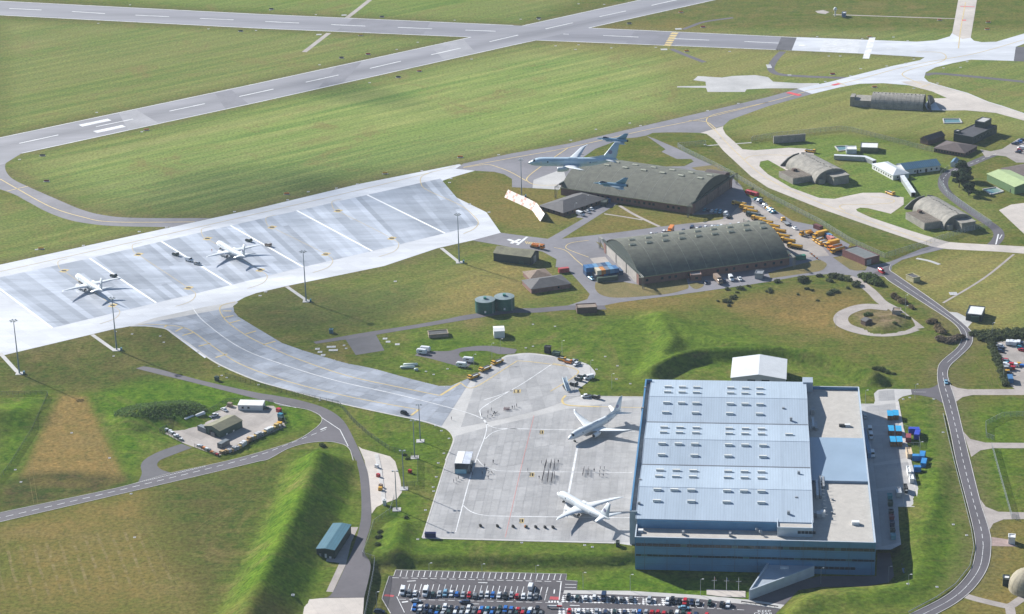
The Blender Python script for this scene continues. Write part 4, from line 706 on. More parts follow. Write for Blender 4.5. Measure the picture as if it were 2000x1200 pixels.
# ------------------------------------------------------------------ hardened shelters
def shelter(label, A, B, Cc, apex, rings=12, annex=None, wings=True, depth=None, front=True):
    a, ang, L, W = frame3(A, B, Cc); W = depth or W; r = empty('hardened_aircraft_shelter', (a.x, a.y, 0), ang, label, 'aircraft shelter')
    def arc(s, n_=18): return [(L / 2 - (L / 2) * s * math.cos(math.pi * k / n_), apex * s * math.sin(math.pi * k / n_) ** .85) for k in range(n_ + 1)]
    for k in range(rings):
        y0, y1 = W * k / rings + .05, W * (k + 1) / rings - .05; o = arc(1 - .004 * (k % 2)); i_ = arc(.9)
        MB().loft([[(x, y, z - .1) for x, z in o + i_[::-1]] for y in (y0, y1)]).build('arch_ring', CONCW, r)
    poly = [(x, z) for x, z in arc(.9)]
    for y in (1.2, W - 2.2): MB().loft([[(x, y + d, z - .1) for x, z in poly] for d in (0, .8)]).build('end_wall', CONCW, r)
    rn = random.Random(len(label))
    for k in range(14): x = L / 2 + rn.uniform(-.6, .6); y = W * (k + .5) / 14; boxm('roof_lug', (x - .3, y - .4, apex - .3, x + .3, y + .4, apex + .28), CONCW, r)
    if front:
        boxm('exhaust_box', (L * .36, -8, -.2, L * .8, 1.1, 5.2), CONCW, r); boxm('exhaust_slab', (L * .34, -8.3, 5.2, L * .82, 1.1, 5.7), CONCW, r); boxm('lobby', (L * .08, -2.2, -.2, L * .24, 1.1, 3.0), CONCW, r); boxm('exhaust_opening', (L * .78, -7.2, 1.5, L * .8 + .05, -4, 4), BLK, r)
    if annex:
        x0, x1, y0, y1, h = annex; boxm('annex', (x0, y0, -.2, x1, y1, h), CONCW, r); boxm('annex_roof', (x0 + .4, y0 + .4, h, x1 - .4, y1 - .4, h + .15), mat('brown_felt', (.15, .12, .09), .85, .2), r)
        boxm('annex_chimney', (x0 + (x1 - x0) * .55, y1 - 5, h + .1, x0 + (x1 - x0) * .75, y1 - 2.5, h + 1.6), BRICKD, r); f = MB()
        for k in range(9): f.bar((x0 + .3 + (x1 - x0 - .6) * k / 8, y0 + .3, h + .5), (x0 + .3 + (x1 - x0 - .6) * k / 8, y0 + 6, h + .5), .08, n=4)
        f.build('louvre_frame', CONCW, r)
    if wings:
        for s, x0 in ((-1, 0), (1, L)):
            pl = [(0, 0), (9.5, 0), (9.5, 1), (6, apex * .62), (3, apex * .86), (0, apex * .97)]; off = -9.3 if s < 0 else L * .5
            MB().loft([[(L / 2 + s * (1 + u * 1.25), W + 2.2 + d + u * .35 , v) for u, v in pl] for d in (0, .7)]).build('blast_door', mat('dark_steel_door', (.07, .075, .075), .7), r)
    return r
shelter('weathered arched aircraft shelter beside the cream turning circle, annex on one side', (1592, 360), (1658, 349), (1560, 324), 8.6, annex=(-13, 1.5, 6, 24, 3.8), depth=38)
shelter('weathered arched aircraft shelter with open blast doors by the mesh gate', (1843, 449), (1903, 440), (1770, 415), 8.6, annex=(-11, .5, 4, 27, 4.2), depth=38)
_b = G(1700, 212); _c = G(1801, 217); _dv = (_c - _b).normalized(); _far = PX(_b + Vector((-_dv.y, _dv.x, 0)) * 23)
_s = shelter('dark weathered arched shelter out beside the runway end, seen side on', _far, (1700, 212), (1801, 217), 8.6, front=False, annex=None, depth=37)
boxm('annex', (5, -12, -.2, 20, 0, 4.6), CONCW, _s); boxm('annex_tower', (11, -15, -.2, 20, -11.9, 7), CONCW, _s)
# ------------------------------------------------------------------ blue hangar complex
MO = G(1240, 1049, 12.0); MANG = math.radians(-6.4)
def ML(px, py, z):
    p = G(px, py, z) - MO; c, s = math.cos(-MANG), math.sin(-MANG); return (p.x * c - p.y * s, p.x * s + p.y * c)
mh = empty('maintenance_hangar', (MO.x, MO.y, 0), MANG, 'large pale blue aircraft hangar with ridged metal roof and office front', 'hangar')
CLAD = mat('blue_grey_cladding', (.09, .235, .4), .42, .06, .15, metal=.25); CLADL = mat('silver_cladding', (.42, .47, .52), .4, .06, .15, metal=.3)
MROOF = mat('pale_blue_roof', (.36, .425, .495), .42, .06, .06, stretch=(0, 1, .15), fine=.03); PAVR = mat('roof_pavers', (.43, .4, .36), .85, .1, .3)
nt = PAVR.node_tree; br = nt.nodes.new('ShaderNodeTexBrick'); br.inputs['Scale'].default_value = .8; br.inputs['Color1'].default_value = (.46, .43, .39, 1); br.inputs['Color2'].default_value = (.33, .31, .285, 1); br.inputs['Mortar'].default_value = (.2, .19, .18, 1); br.inputs['Mortar Size'].default_value = .012
_t = nt.nodes.new('ShaderNodeTexCoord'); nt.links.new(_t.outputs['Object'], br.inputs[0]); _mx = nt.nodes.new('ShaderNodeMix'); _mx.data_type = 'RGBA'; _mx.inputs[0].default_value = .5
_src = nt.nodes['Principled BSDF'].inputs['Base Color'].links[0].from_socket; nt.links.new(_src, _mx.inputs[6]); nt.links.new(br.outputs[0], _mx.inputs[7]); nt.links.new(_mx.outputs[2], nt.nodes['Principled BSDF'].inputs['Base Color'])
def seams(m, pitch, axis, dark=.9):
    nt = m.node_tree; bs = nt.nodes['Principled BSDF']; src = bs.inputs['Base Color'].links[0].from_socket; t = nt.nodes.new('ShaderNodeTexCoord'); w = nt.nodes.new('ShaderNodeTexWave'); w.bands_direction = axis; w.inputs['Scale'].default_value = .314 / pitch; nt.links.new(t.outputs['Object'], w.inputs[0]); r = nt.nodes.new('ShaderNodeMapRange'); r.inputs[1].default_value = .0; r.inputs[2].default_value = .25; r.inputs[3].default_value = dark; r.inputs[4].default_value = 1; nt.links.new(w.outputs[0], r.inputs[0])
    v = nt.nodes.new('ShaderNodeVectorMath'); v.operation = 'SCALE'; nt.links.new(src, v.inputs[0]); nt.links.new(r.outputs[0], v.inputs['Scale']); n2 = nt.nodes.new('ShaderNodeTexNoise'); n2.inputs['Scale'].default_value = .5; n2.inputs['Detail'].default_value = 8; n2.inputs['Roughness'].default_value = .8; m2 = nt.nodes.new('ShaderNodeMapping'); m2.inputs['Scale'].default_value = (1.4, .3, 1) if axis == 'X' else (.3, 1.4, 1); nt.links.new(t.outputs['Object'], m2.inputs[0]); nt.links.new(m2.outputs[0], n2.inputs[0])
    r2 = nt.nodes.new('ShaderNodeMapRange'); r2.inputs[1].default_value = .6; r2.inputs[2].default_value = .75; r2.inputs[3].default_value = 0; r2.inputs[4].default_value = .35; nt.links.new(n2.outputs[0], r2.inputs[0]); mx = nt.nodes.new('ShaderNodeMix'); mx.data_type = 'RGBA'; mx.inputs[7].default_value = (.16, .17, .18, 1); nt.links.new(r2.outputs[0], mx.inputs[0]); nt.links.new(v.outputs[0], mx.inputs[6]); nt.links.new(mx.outputs[2], bs.inputs['Base Color'])
seams(MROOF, 1.2, 'X', .88); seams(ROOFG, 1.5, 'X', .95); seams(BLUER, 1.4, 'X', .6); seams(TEAL, 1.2, 'X', .8)
MX = ML(1711, 1063, 12)[0]; HX0 = ML(1243, 1014, 14.5)[0]; HX1 = ML(1587, 1022, 14.5)[0]; HY0 = ML(1243, 1014, 14.5)[1]; HY1 = ML(1272, 742, 14.5)[1]; EY1 = ML(1678, 756, 12)[1]
boxm('wall', (HX0, HY0, -.5, HX1, HY1, 14.3), CLADL, mh)
ys_ = [HY0, ML(1253, 908, 14.5)[1], ML(1262, 825, 14.5)[1], HY1]
for b_ in range(3):
    y0, y1 = ys_[b_], ys_[b_ + 1]; ym = (y0 + y1) / 2
    for p, q, z0, z1 in ((y0, ym, 14.4, 16.6), (ym, y1, 16.6, 14.4)):
        n_ = 6
        for k in range(n_):
            x0 = HX0 - .3 + (HX1 - HX0 + .6) * k / n_ + (.03 if k else 0); x1 = HX0 - .3 + (HX1 - HX0 + .6) * (k + 1) / n_ - .03; e = .05
            P = [(x0, p, z0), (x1, p, z0), (x1, q, z1), (x0, q, z1)]; MB().add([(x, y, z) for x, y, z in P] + [(x, y, z + .25) for x, y, z in P], [(0, 3, 2, 1), (4, 5, 6, 7), (0, 1, 5, 4), (1, 2, 6, 5), (2, 3, 7, 6), (3, 0, 4, 7)]).build('roof_panel', MROOF, mh)
    boxm('ridge_cap', (HX0 - .3, ym - .3, 16.78, HX1 + .3, ym + .3, 16.93), MROOF, mh)
    if b_: boxm('valley_gutter', (HX0 - .2, y0 - .45, 14.5, HX1 + .2, y0 + .45, 14.78), mat('gutter_grey', (.12, .13, .15), .6), mh)
    for x in (HX0 - .32, HX1 + .3):
        MB().loft([[(x + d, y0, 13.5), (x + d, ym, 13.5), (x + d, y1, 13.5), (x + d, y1, 14.75), (x + d, ym, 16.95), (x + d, y0, 14.75)] for d in (-.12, .12)]).build('gable_trim', CLADL, mh)
_rl = MB(); _rl.box(-1.7, -.75, 0, 1.7, .75, .7).loft([[(-1.75, -.85, .7), (-1.75, .85, .7), (-1.75, .5, 1.05), (-1.75, -.5, 1.05)], [(1.75, -.85, .7), (1.75, .85, .7), (1.75, .5, 1.05), (1.75, -.5, 1.05)]]); _rlm = mesh('roof_light', _rl.v, _rl.f)
for y, xs in ((757, (1305, 1333, 1361, 1427, 1456, 1484)), (767, (1304, 1332, 1360, 1427, 1455, 1484)), (788, (1302, 1331, 1359, 1426, 1455, 1484)), (807, (1300, 1358, 1425, 1483)), (836, (1297, 1328, 1360, 1424, 1456, 1487)), (846, (1296, 1327, 1359, 1424, 1455, 1487, 1541)), (868, (1293, 1325, 1357, 1423, 1455, 1490)), (890, (1292, 1356, 1422, 1490)), (920, (1289, 1321, 1354, 1422, 1454, 1487)), (932, (1287, 1320, 1353, 1421, 1454, 1487)), (958, (1284, 1317, 1350, 1420, 1453, 1487)), (980, (1283, 1350, 1419, 1487))):
    for x in xs:
        z = 15.6
        for _ in range(4):
            lx, ly = ML(x, y + (x - 1300) * .018, z); b_ = max(i for i in range(3) if ys_[i] <= max(ly, ys_[0])); y0, y1 = ys_[b_], ys_[b_ + 1]; ym = (y0 + y1) / 2; z = 14.65 + 2.2 * (1 - abs(ly - ym) / ((y1 - y0) / 2))
        o = link('roof_light', _rlm, mat('white_grp', (.66, .66, .62), .5), mh); o.location = (lx, ly, z - .15)
for x, y in ((1540, 1003), (1260, 760), (1255, 800), (1250, 940), (1248, 985), (1560, 925), (1555, 975), (1545, 820), (1530, 800)):
    lx, ly = ML(x, y, 15.5); boxm('roof_cowl', (lx - .6, ly - .5, 14.6, lx + .6, ly + .5, 16.6), GREYM, mh)
# door housing on the apron side
FX0 = ML(1230, 998, 16)[0]; FY0 = ML(1230, 998, 16)[1]; FY1 = ML(1262, 742, 16)[1]
boxm('door_housing', (FX0, FY0, -.4, FX0 + .7, FY1, 16.3), CLAD, mh); boxm('door_housing_end', (FX0, FY0 - .6, -.4, HX0 + .2, FY0 + .0, 16.1), mat('housing_grey', (.3, .35, .4), .5, .06, .2), mh); boxm('door_track_roof', (FX0 + .7, FY0, 13.4, HX0 - .35, FY1, 13.9), mat('pale_membrane', (.5, .48, .46), .7), mh); boxm('door_housing_end', (FX0, FY1, -.4, HX0 + .2, FY1 + .6, 16.1), CLAD, mh)
nd = 10
for k in range(nd):
    y0 = FY0 + (FY1 - FY0) * k / nd; boxm('door_leaf', (FX0 - (.25 if k % 2 else .12), y0 + .1, 0, FX0, y0 + (FY1 - FY0) / nd - .1, 12.6), CLADL, mh)
# office block along the front and east side
DK = 10.5
boxm('wall', (0, 0, -5, MX, HY0 - .05, DK - .05), CLAD, mh); boxm('wall', (HX1 + .05, HY0, -1.5, MX, EY1, DK - .05), CLAD, mh)
YB0, YB1 = ML(1600, 937, 12)[1], ML(1600, 853, 12)[1]
RP = [(.42, .47, MX - .52, HY0 - .52), (HX1 + .42, HY0 - .52, MX - .52, YB0), (HX1 + .42, YB1, MX - .52, EY1 - .47)]
for q in RP: boxm('flat_roof', (q[0], q[1], DK - .06, q[2], q[3], DK), PAVR, mh)
boxm('flat_roof', (HX1 + .5, YB0, DK - .06, MX - .53, YB1, 11.6), mat('mid_blue_roof', (.25, .33, .42), .45, .05, .06), mh)
PAR = mat('parapet_cap', (.5, .55, .6), .45, .06, .3, metal=.2)
for q in ((0, 0, MX, .45), (MX - .5, .45, MX, EY1 - .45), (HX1 + .4, EY1 - .45, MX, EY1), (0, .45, .4, HY0 - .1)): boxm('parapet', (q[0], q[1], DK - .05, q[2], q[3], 11.9), CLAD, mh); boxm('parapet_cap', (q[0] - .06, q[1] - .06, 11.9, q[2] + .06, q[3] + (.06 if q[3] != .45 else -.0), 12.05), PAR, mh)
boxm('roof_upstand', (.4, HY0 - .5, DK - .03, HX1, HY0 - .06, 14.35), CLAD, mh)
BAND = mat('cladding_joint', (.07, .11, .16), .5)
for z in (9.5, 6.9, 4.4, 2.3, -.6): boxm('cladding_joint', (0, -.03, z, MX, 0, z + .06), BAND, mh)
for k in range(11): boxm('downpipe', (4 + k * 9.6, -.16, -4, 4.14 + k * 9.6, -.02, 11), BAND, mh)
for z0, z1, xa, xb in ((7.7, 9.1, .3, MX - .2), (2.9, 3.9, .3, MX - .2)):
    n_ = 42
    for k in range(n_):
        x0 = xa + (xb - xa) * k / n_
        boxm('window_pane', (x0 + .05, -.09, z0, x0 + (xb - xa) / n_ - .05, -.01, z1), GLS if (k * 7 + int(z0)) % 9 else glass('green_glass', (.05, .12, .12)), mh)
for k in range(8): x0 = ML(1588, 1114, 0)[0] + k * 2.25; boxm('window_pane', (x0, -.09, -1.1, x0 + 2.1, -.01, .1), GLS, mh)
# penthouse, plant and roof bits
px0, py0 = ML(1518, 1048, 10.5); px1 = ML(1587, 1050, 10.5)[0]; py1 = ML(1526, 1011, 14.2)[1]
boxm('penthouse', (px0, py0, DK + .01, px1, py1, 14.2), CLADL, mh); boxm('penthouse_roof', (px0 + .3, py0 + .3, 14.2, px1 - .3, py1 - .3, 14.3), PAVR, mh)
for q in ((px0 - .06, py0 - .06, px1 + .06, py0 + .3), (px0 - .06, py1 - .3, px1 + .06, py1 + .06), (px0 - .06, py0 + .3, px0 + .3, py1 - .3), (px1 - .3, py0 + .3, px1 + .06, py1 - .3)): boxm('parapet', (q[0], q[1], 14.15, q[2], q[3], 14.9), PAR, mh)
for k in range(5): boxm('window_pane', (px0 + 8.6 + k * 1.55, py0 - .08, 12, px0 + 10 + k * 1.55, py0, 13.4), GLS, mh)
def plant(px, py, w, d, h, m, name='roof_plant', z=10.51):
    x, y = ML(px, py, z); boxm(name, (x - w / 2, y - d / 2, z, x + w / 2, y + d / 2, z + h), m, mh)
for a in ((1587, 808, 1.6, 3, 2.4, GREYM), (1588, 830, 1.2, 11, 1.6, GALV), (1583, 835, 1.2, 8, 1.2, GREYM), (1594, 835, 1.2, 8, 1.4, GREYM), (1645, 833, 3, 1.6, 1.0, BLK), (1655, 833, 2.6, 1.6, 1.1, CWALL), (1596, 960, 1.2, 16, 2.0, GALV), (1602, 955, .9, 20, 1.5, GREYM), (1608, 945, .9, 10, 1.3, GREYM), (1593, 1008, 2.4, 3, 2.0, GREYM), (1600, 1010, 2.2, 3, 2.2, GALV), (1607, 1008, 2.0, 2.6, 2.4, CWALL), (1671, 1024, 3.2, 2.2, 1.4, CWALL), (1543, 1030, 2.6, 1.6, 1.2, CWALL), (1251, 1039, 2.4, 1.8, 1.1, CWALL), (1334, 1044, 1, 1.6, 1.6, GREYM), (1426, 1047, 1, 1.6, 1.6, GREYM), (1625, 1003, .9, .9, .8, GREYM), (1640, 937, .9, .9, .6, GREYM), (1626, 977, 1, .8, .7, GREYM)): plant(*a)
for x, y in ((1478, 1041), (1485, 1045)): lx, ly = ML(x, y, 10.5); MB().bar((lx, ly, 10.5), (lx, ly, 12.4), .08).bar((lx, ly, 12), (lx + .25, ly - .3, 12.3), .75, .75, 10).build('satellite_dish', GREYM, mh)
lx, ly = ML(1577, 751, 12); boxm('stair_head', (lx - 2.5, ly - 6, DK, lx + 2.5, ly + .5, 15.6), CLADL, mh)
for k in range(12): lx, ly = ML(1600 + k * .9, 940 + k * 7.0, 10.5); lp = MB(); lp.bar((lx, ly, 10.5), (lx, ly, 13.4), .1, n=4); lp.bar((lx, ly, 13.3), (lx + 1.4, ly, 13.3), .1, n=4); lp.build('pipe_support', GALV, mh)
# wedge-shaped entrance
T = [ML(1464, 1153, 1.1), ML(1590, 1106, 1.1), (ML(1590, 1106, 1.1)[0], .3), (ML(1500, 1101, 1.1)[0], .3)]
T[1] = (T[1][0], min(T[1][1], -.4))
MB().prism(T, -5, .3).build('entrance_wing', CLADL, mh)
for a, c in ((T[0], T[1]), (T[3], T[0])):
    d = Vector((c[0] - a[0], c[1] - a[1])).normalized(); nn = Vector((-d.y, d.x)) * .25
    MB().prism([(a[0] - nn.x, a[1] - nn.y), (c[0] - nn.x, c[1] - nn.y), (c[0] + nn.x, c[1] + nn.y), (a[0] + nn.x, a[1] + nn.y)], -4.5, 1.15).build('entrance_parapet', PAR, mh)
lx, ly = ML(1532, 1110, .3); boxm('roof_light', (lx - 1.8, ly - .8, .3, lx + 1.8, ly + .8, .9), CWALL, mh)
for k in (0, 1): lx, ly = ML(1522 + 4 * k, 1139, -3); dv = .0; boxm('entrance_door', (lx - .5, ly - .55 - .3, ZL, lx + .5, ly + .1, ZL + 2.3), GLS, mh)
# grey shed behind
house('grey_shed', 'grey gabled metal shed close behind the large blue hangar', 'shed', (1428, 763), (1534, 766), (1532, 727), 7.0, 'gable', 2.2, mat('grey_cladding', (.36, .37, .38), .55, .06, .3), mat('pale_grey_roof', (.56, .57, .58), .5, .05, .2), .4, 'y', doors=(('f', .37, 4, 6.3, GLS), ('f', .63, 4, 6.3, GLS)))
# ------------------------------------------------------------------ smaller buildings
house('brick_office', 'single-storey brick building with hipped slate roof by the red chequered blast screen', 'building', (1054, 410), (1100, 424), (1152, 387), 2.8, 'hip', 3.2, BRICKD, SLATE, .6, win=(('f', 4, 1, 1.2, 1.2, .05, .95), ('r', 8, 1, 1.2, 1.2, .05, .95)))
house('brick_bungalow', 'brick bungalow with dark hipped roof beside the green tanks and containers', 'building', (1038, 574), (1114, 563), (1100, 545), 2.8, 'hip', 2.6, BRICK, SLATE, .5, win=(('f', 1, 1, 1, 1, .6, .8),))
house('brick_annexe', 'low brick annexe with tan hipped roof behind the brick bungalow', 'building', (1036, 553), (1078, 547), (1072, 532), 2.6, 'hip', 2.2, BRICK, mat('tan_tile', (.2, .14, .1), .8, .15, .6), .5)
house('green_barn', 'dark green gabled barn beside the white cross marking', 'barn', (964, 510), (1037, 519), (1060, 507), 5, 'gable', 2.2, GREEND, ROOFO, .3, doors=(('r', .5, 4, 4.2, GREYM), ('f', .75, 3, 2, GREENC)))
house('stable_shed', 'small dark flat-roofed hut on the grass below the arched hangars', 'hut', (1127, 613), (1166, 611), (1164, 603), 3.0, 'flat', 0, BRICKD, mat('brown_felt_roof', (.22, .17, .13), .85), sink=.3)
house('white_kiosk', 'small white metal cabin on the grass above the caravan pad', 'cabin', (965, 661), (986, 660), (983, 650), 3.8, 'gable', .6, CWALL, CWALL, .1)
house('teal_roof_shed', 'dark green shed with teal sheet roof beside the lane and long grass bank', 'shed', (619, 1089), (654, 1092), (669, 1041), 4.2, 'gable', .5, GREEND, TEAL, .25, 'y', doors=(('f', .2, .9, 2.1, GREYM), ('f', .5, .9, 2.1, CWALL), ('f', .75, 1, 1, CWALL)))
house('storage_shed', 'dark green gabled shed in the fenced storage yard', 'shed', (400, 846), (430, 856), (477, 836), 3.7, 'gable', 1.4, GREENC, ROOFO, .25, 'y', doors=(('f', .42, 2.2, 2.8, BLK), ('r', .3, .9, .9, CWALL), ('r', .6, .9, .9, CWALL)))
house('site_cabin', 'long white portable cabin in the fenced storage yard', 'cabin', (465, 801.5), (513, 802.5), (512, 793), 2.7, 'mono', .3, CWALL, CWALL, .1, win=(('f', 2, .9, 1.1, 1.1, .08, .55),))
house('white_office', 'white office wing with pale hipped roof in the shelter compound', 'building', (1703, 330), (1744, 352.5), (1773, 347), 3.4, 'hip', 2.2, CWALL, mat('pale_sheet_roof', (.55, .58, .6), .5, .05), .5, win=(('f', 8, 1, 1.1, 1.1, .05, .95), ('r', 2, 1, 1.1, 1.2, .1, .9)))
house('white_office_wing', 'white office range with blue ribbed roof in the shelter compound', 'building', (1768, 342), (1836, 333), (1828, 321), 3.6, 'gable', 2.4, CWALL, BLUER, .5, win=(('f', 5, .9, 1.2, 1.3, .2, .98),), doors=(('f', .35, 1.4, 2.4, BLK), ('f', .6, 1.4, 2.4, BLK)))
house('gate_hut', 'tiny white hut with blue gabled roof beside the pine trees', 'hut', (1856, 326), (1867, 327), (1873, 319), 2.6, 'gable', 1.2, CWALL, BLUER, .2, 'y')
house('operations_block', 'dark green flat-roofed operations block with rooftop towers', 'building', (1862, 276), (1899, 283), (1951.5, 261), 5, 'flat', 0, GREEND, mat('dark_felt', (.05, .05, .058), .8), win=(('r', 7, 2.5, 1.2, 1, .05, .95),))
_o = house('operations_tower', 'stubby green rooftop towers with pale caps behind the operations block', 'tower', (1903, 262), (1921, 265), (1934, 257), 9, 'flat', 0, GREEND, CONC)
house('lobby_tower', 'small green stair tower at the corner of the operations block', 'tower', (1862.5, 274), (1870, 275.5), (1872, 272), 6.4, 'flat', 0, GREEND, CONC, base=0)
house('brown_office', 'brown single-storey office with dark hipped roof in front of the operations block', 'building', (1824, 297), (1883, 307), (1913, 293.5), 2.8, 'hip', 2.6, BRICKD, TILE, .6, win=(('f', 10, .9, 1.1, 1.2, .03, .97), ('r', 4, .9, 1.1, 1.2, .1, .9)))
house('brown_house', 'brown gabled house standing alone beside the brown hipped office', 'house', (1797, 280), (1812, 284), (1842, 273), 3.4, 'gable', 2.2, BRICKD, TILE, .4, 'y')
house('sage_shed', 'pale sage green gabled shed by the rectangular pond', 'shed', (1927, 354), (1981, 380), (2012, 366), 4.8, 'gable', 1.7, SAGE, mat('sage_roof', (.34, .42, .2), .6, .06, .3), .3, doors=(('f', .86, 1, 2.2, BLK),))
house('brown_hall', 'dark brown hall with broad hipped roof behind the sage shed', 'hall', (1955, 338), (2010, 362), (2055, 350), 3.2, 'hip', 3.6, BRICKD, TILE, .5)
house('sage_hut', 'olive green hut with white lid roof beside the covered walkway', 'hut', (1680, 298), (1714, 299), (1713, 289), 3.2, 'flat', 0, mat('olive_cladding', (.1, .11, .045), .7), CWALL, sink=.2)
house('white_plant_box', 'white plant box beside the small fenced water basin', 'cabin', (1653, 301), (1673, 301), (1672, 294), 2.8, 'flat', 0, mat('pale_grey_box', (.45, .48, .52), .6), CWALL)
house('brick_store', 'red brick flat-roofed store at the corner of the vehicle yard', 'building', (1645, 500.5), (1689, 519.5), (1717, 512), 3.9, 'flat', 0, mat('dark_red_brick', (.16, .06, .055), .85, .12, .6), mat('grey_felt', (.13, .14, .14), .8), doors=(('r', .28, 3.4, 3.2, GREYM),))
house('field_hut', 'small pale hut with dark flat roof alone on the dry grass', 'hut', (1769, 546), (1784, 553), (1795, 549), 2.6, 'flat', 0, mat('cream_render', (.4, .36, .2), .8), SLATE)
house('porch_block', 'small brick porch block with grey flat roof on the front of the arched hangar', 'porch', (1349, 550), (1370, 549), (1368, 541), 3.6, 'flat', 0, BRICK, mat('porch_felt', (.22, .2, .19), .8), win=(('f', 1, 1.2, 1.6, 1.4, .3, .8),))
house('earth_bunker', 'small brick bunker at the foot of the earth mound ringed by a track', 'bunker', (1681, 633), (1690, 637), (1699, 631), 2.4, 'gable', .9, BRICKD, SLATE, .2)
house('bunker_porch', 'flat concrete bunker roof top on the earth mound ringed by a track', 'bunker', (1742, 619), (1758, 620), (1757, 614), 3.4, 'flat', 0, PINK, DIRT)
house('open_enclosure', 'open-topped timber plant enclosure on the grass above the caravans', 'enclosure', (838, 661), (876, 658), (873, 650), 1.6, 'flat', 0, mat('grey_timber', (.28, .22, .16), .85), mat('dark_floor', (.06, .06, .06), .8))
house('blast_wall', 'long grey concrete blast wall inside the shelter fence', 'wall', (1511, 281), (1573, 276), (1573, 274.5), 4.6, 'flat', 0, CONCW, CONCW, W=1.2)
house('white_cube_kiosk', 'white cube kiosk on a pink gravel pad by the road bend', 'kiosk', (1969, 1063), (1982, 1064), (1982, 1057), 3.0, 'flat', 0, CWALL, CWALL)
house('green_kiosk', 'dark green kiosk with white lid beside the beige dome', 'kiosk', (1958, 1145), (1971, 1146), (1970, 1139), 3.4, 'flat', 0, GREEND, CWALL)
house('generator_unit', 'green and white generator cabins on a concrete pad by the road', 'generator', (1886, 626), (1917, 629), (1917, 612), 3.6, 'flat', 0, GREEND, CWALL)
house('generator_annexe', 'small dark green box in front of the generator cabins', 'generator', (1896, 629), (1911, 630), (1911, 624), 2.8, 'flat', 0, GREENC, GREENC)
house('store_box', 'low dark green store box beside the brick office car park', 'store', (1173, 403.5), (1184, 404), (1186, 397), 2.4, 'flat', 0, GREEND, GREEND)
house('grey_store', 'grey louvred store box by the grass strip below the arched hangar', 'store', (1474, 545), (1489, 546), (1490, 539), 3.0, 'flat', 0, GREYM, GREYM)
house('mast_hut', 'low brown hut roof behind the far corner of the arched hangar', 'hut', (1375, 344), (1412, 350), (1411, 340), 1.8, 'gable', 1.2, BRICKD, TILE, .4)
# covered walkways
def walkway(label, pts, w=3., h=2.8):
    P = [G(*p) for p in pts]; r = empty('covered_walkway', P[0], 0, label, 'walkway'); mb = MB(); strip(mb, [p - P[0] for p in P], w, h + .2, 0, .2); mb.build('roof', mat('pale_walkway_roof', (.6, .62, .64), .5), r)
    mb = MB(); strip(mb, [p - P[0] for p in P], .1, h - .05, w / 2 - .1, h); strip(mb, [p - P[0] for p in P], .1, h - .05, -w / 2 + .1, h); mb.build('side_panel', GALV, r)
walkway('long covered walkway with pale roof leading to the white offices', [(1629, 311), (1690, 314), (1708, 322)]); walkway('short straight covered walkway from the white office to the open shelter', [(1760, 349), (1784, 385)])
# tanks, dome, silo
def tank(label, px, py, rad, h):
    p = G(px, py); r = empty('storage_tank', (p.x, p.y, 0), 0, label, 'tank'); m = mat('tank_green', (.02, .105, .085), .5, .1, .3); k = MB(); n_ = 40
    k.loft([[(rad * math.cos(2 * math.pi * i / n_), rad * math.sin(2 * math.pi * i / n_), z) for i in range(n_)] for z in (-.2, h)]).build('shell', m, r, False)
    for z in (h * .33, h * .66, h - .15): MB().loft([[((rad + d) * math.cos(2 * math.pi * i / n_), (rad + d) * math.sin(2 * math.pi * i / n_), z + e) for i in range(n_)] for d, e in ((0, 0), (.1, 0), (.1, .14), (0, .14))], cap=False).build('hoop', m, r)
    k = MB(); ring = [(rad * 1.01 * math.cos(2 * math.pi * i / n_), rad * 1.01 * math.sin(2 * math.pi * i / n_), h) for i in range(n_)]; k.add(ring + [(0, 0, h + .5)], [(i, (i + 1) % n_, n_) for i in range(n_)]).build('roof', mat('tank_roof', (.17, .22, .23), .6, .15, .3), r)
    boxm('hatch', (-.8, -.8, h + .2, .8, .8, h + 1.4), mat('hatch_green', (.03, .2, .15), .5), r); boxm('sign', (-.5, -rad - .08, 1, .5, -rad + .1, 2.2), CWALL, r)
    MB().bar((rad * .7, -rad * .75, 0), (rad * .7, -rad * .75, h + 1), .08).bar((rad * .7 + .6, -rad * .75, 0), (rad * .7 + .6, -rad * .75, h + 1), .08).build('ladder', GALV, r)
tank('dark green round tank on the side away from the brick bungalow', 948, 608, 5.6, 7); tank('dark green round tank closer to the brick bungalow', 985.5, 602, 5.6, 7)
dm = G(2006, 1152); dr = empty('dome_shelter', (dm.x, dm.y, 0), 0, 'beige ribbed dome at the edge of the grass beside a green kiosk', 'dome'); dom = mat('dome_concrete', (.3, .265, .19), .8, .12, .5)
R_ = 7.6
for k in range(16):
    k0, k1 = 2 * math.pi * k / 16 + .012, 2 * math.pi * (k + 1) / 16 - .012
    MB().loft([[(R_ * math.cos(t) * math.cos(k0 + (k1 - k0) * j / 3), R_ * math.cos(t) * math.sin(k0 + (k1 - k0) * j / 3), 1.5 + R_ * 1.05 * math.sin(t)) for t in [math.pi / 2 * i / 8 * .99 for i in range(9)]] for j in range(4)], cap=False, closed=False).build('dome_panel', dom, dr)
n_ = 32; MB().loft([[((R_ - .04) * math.cos(2 * math.pi * i / n_), (R_ - .04) * math.sin(2 * math.pi * i / n_), z) for i in range(n_)] for z in (-.3, 1.5)]).build('dome_base', dom, dr); MB().loft([[((R_ - .06) * math.cos(t) * math.cos(2 * math.pi * i / n_), (R_ - .06) * math.cos(t) * math.sin(2 * math.pi * i / n_), 1.5 + (R_ * 1.05 - .06) * math.sin(t)) for i in range(n_)] for t in [math.pi / 2 * j / 8 * .995 for j in range(9)]]).build('dome_shell', CONCW, dr); boxm('door', (-2, -R_ - .3, 0, .2, -R_ + 1, 3), BLK, dr)
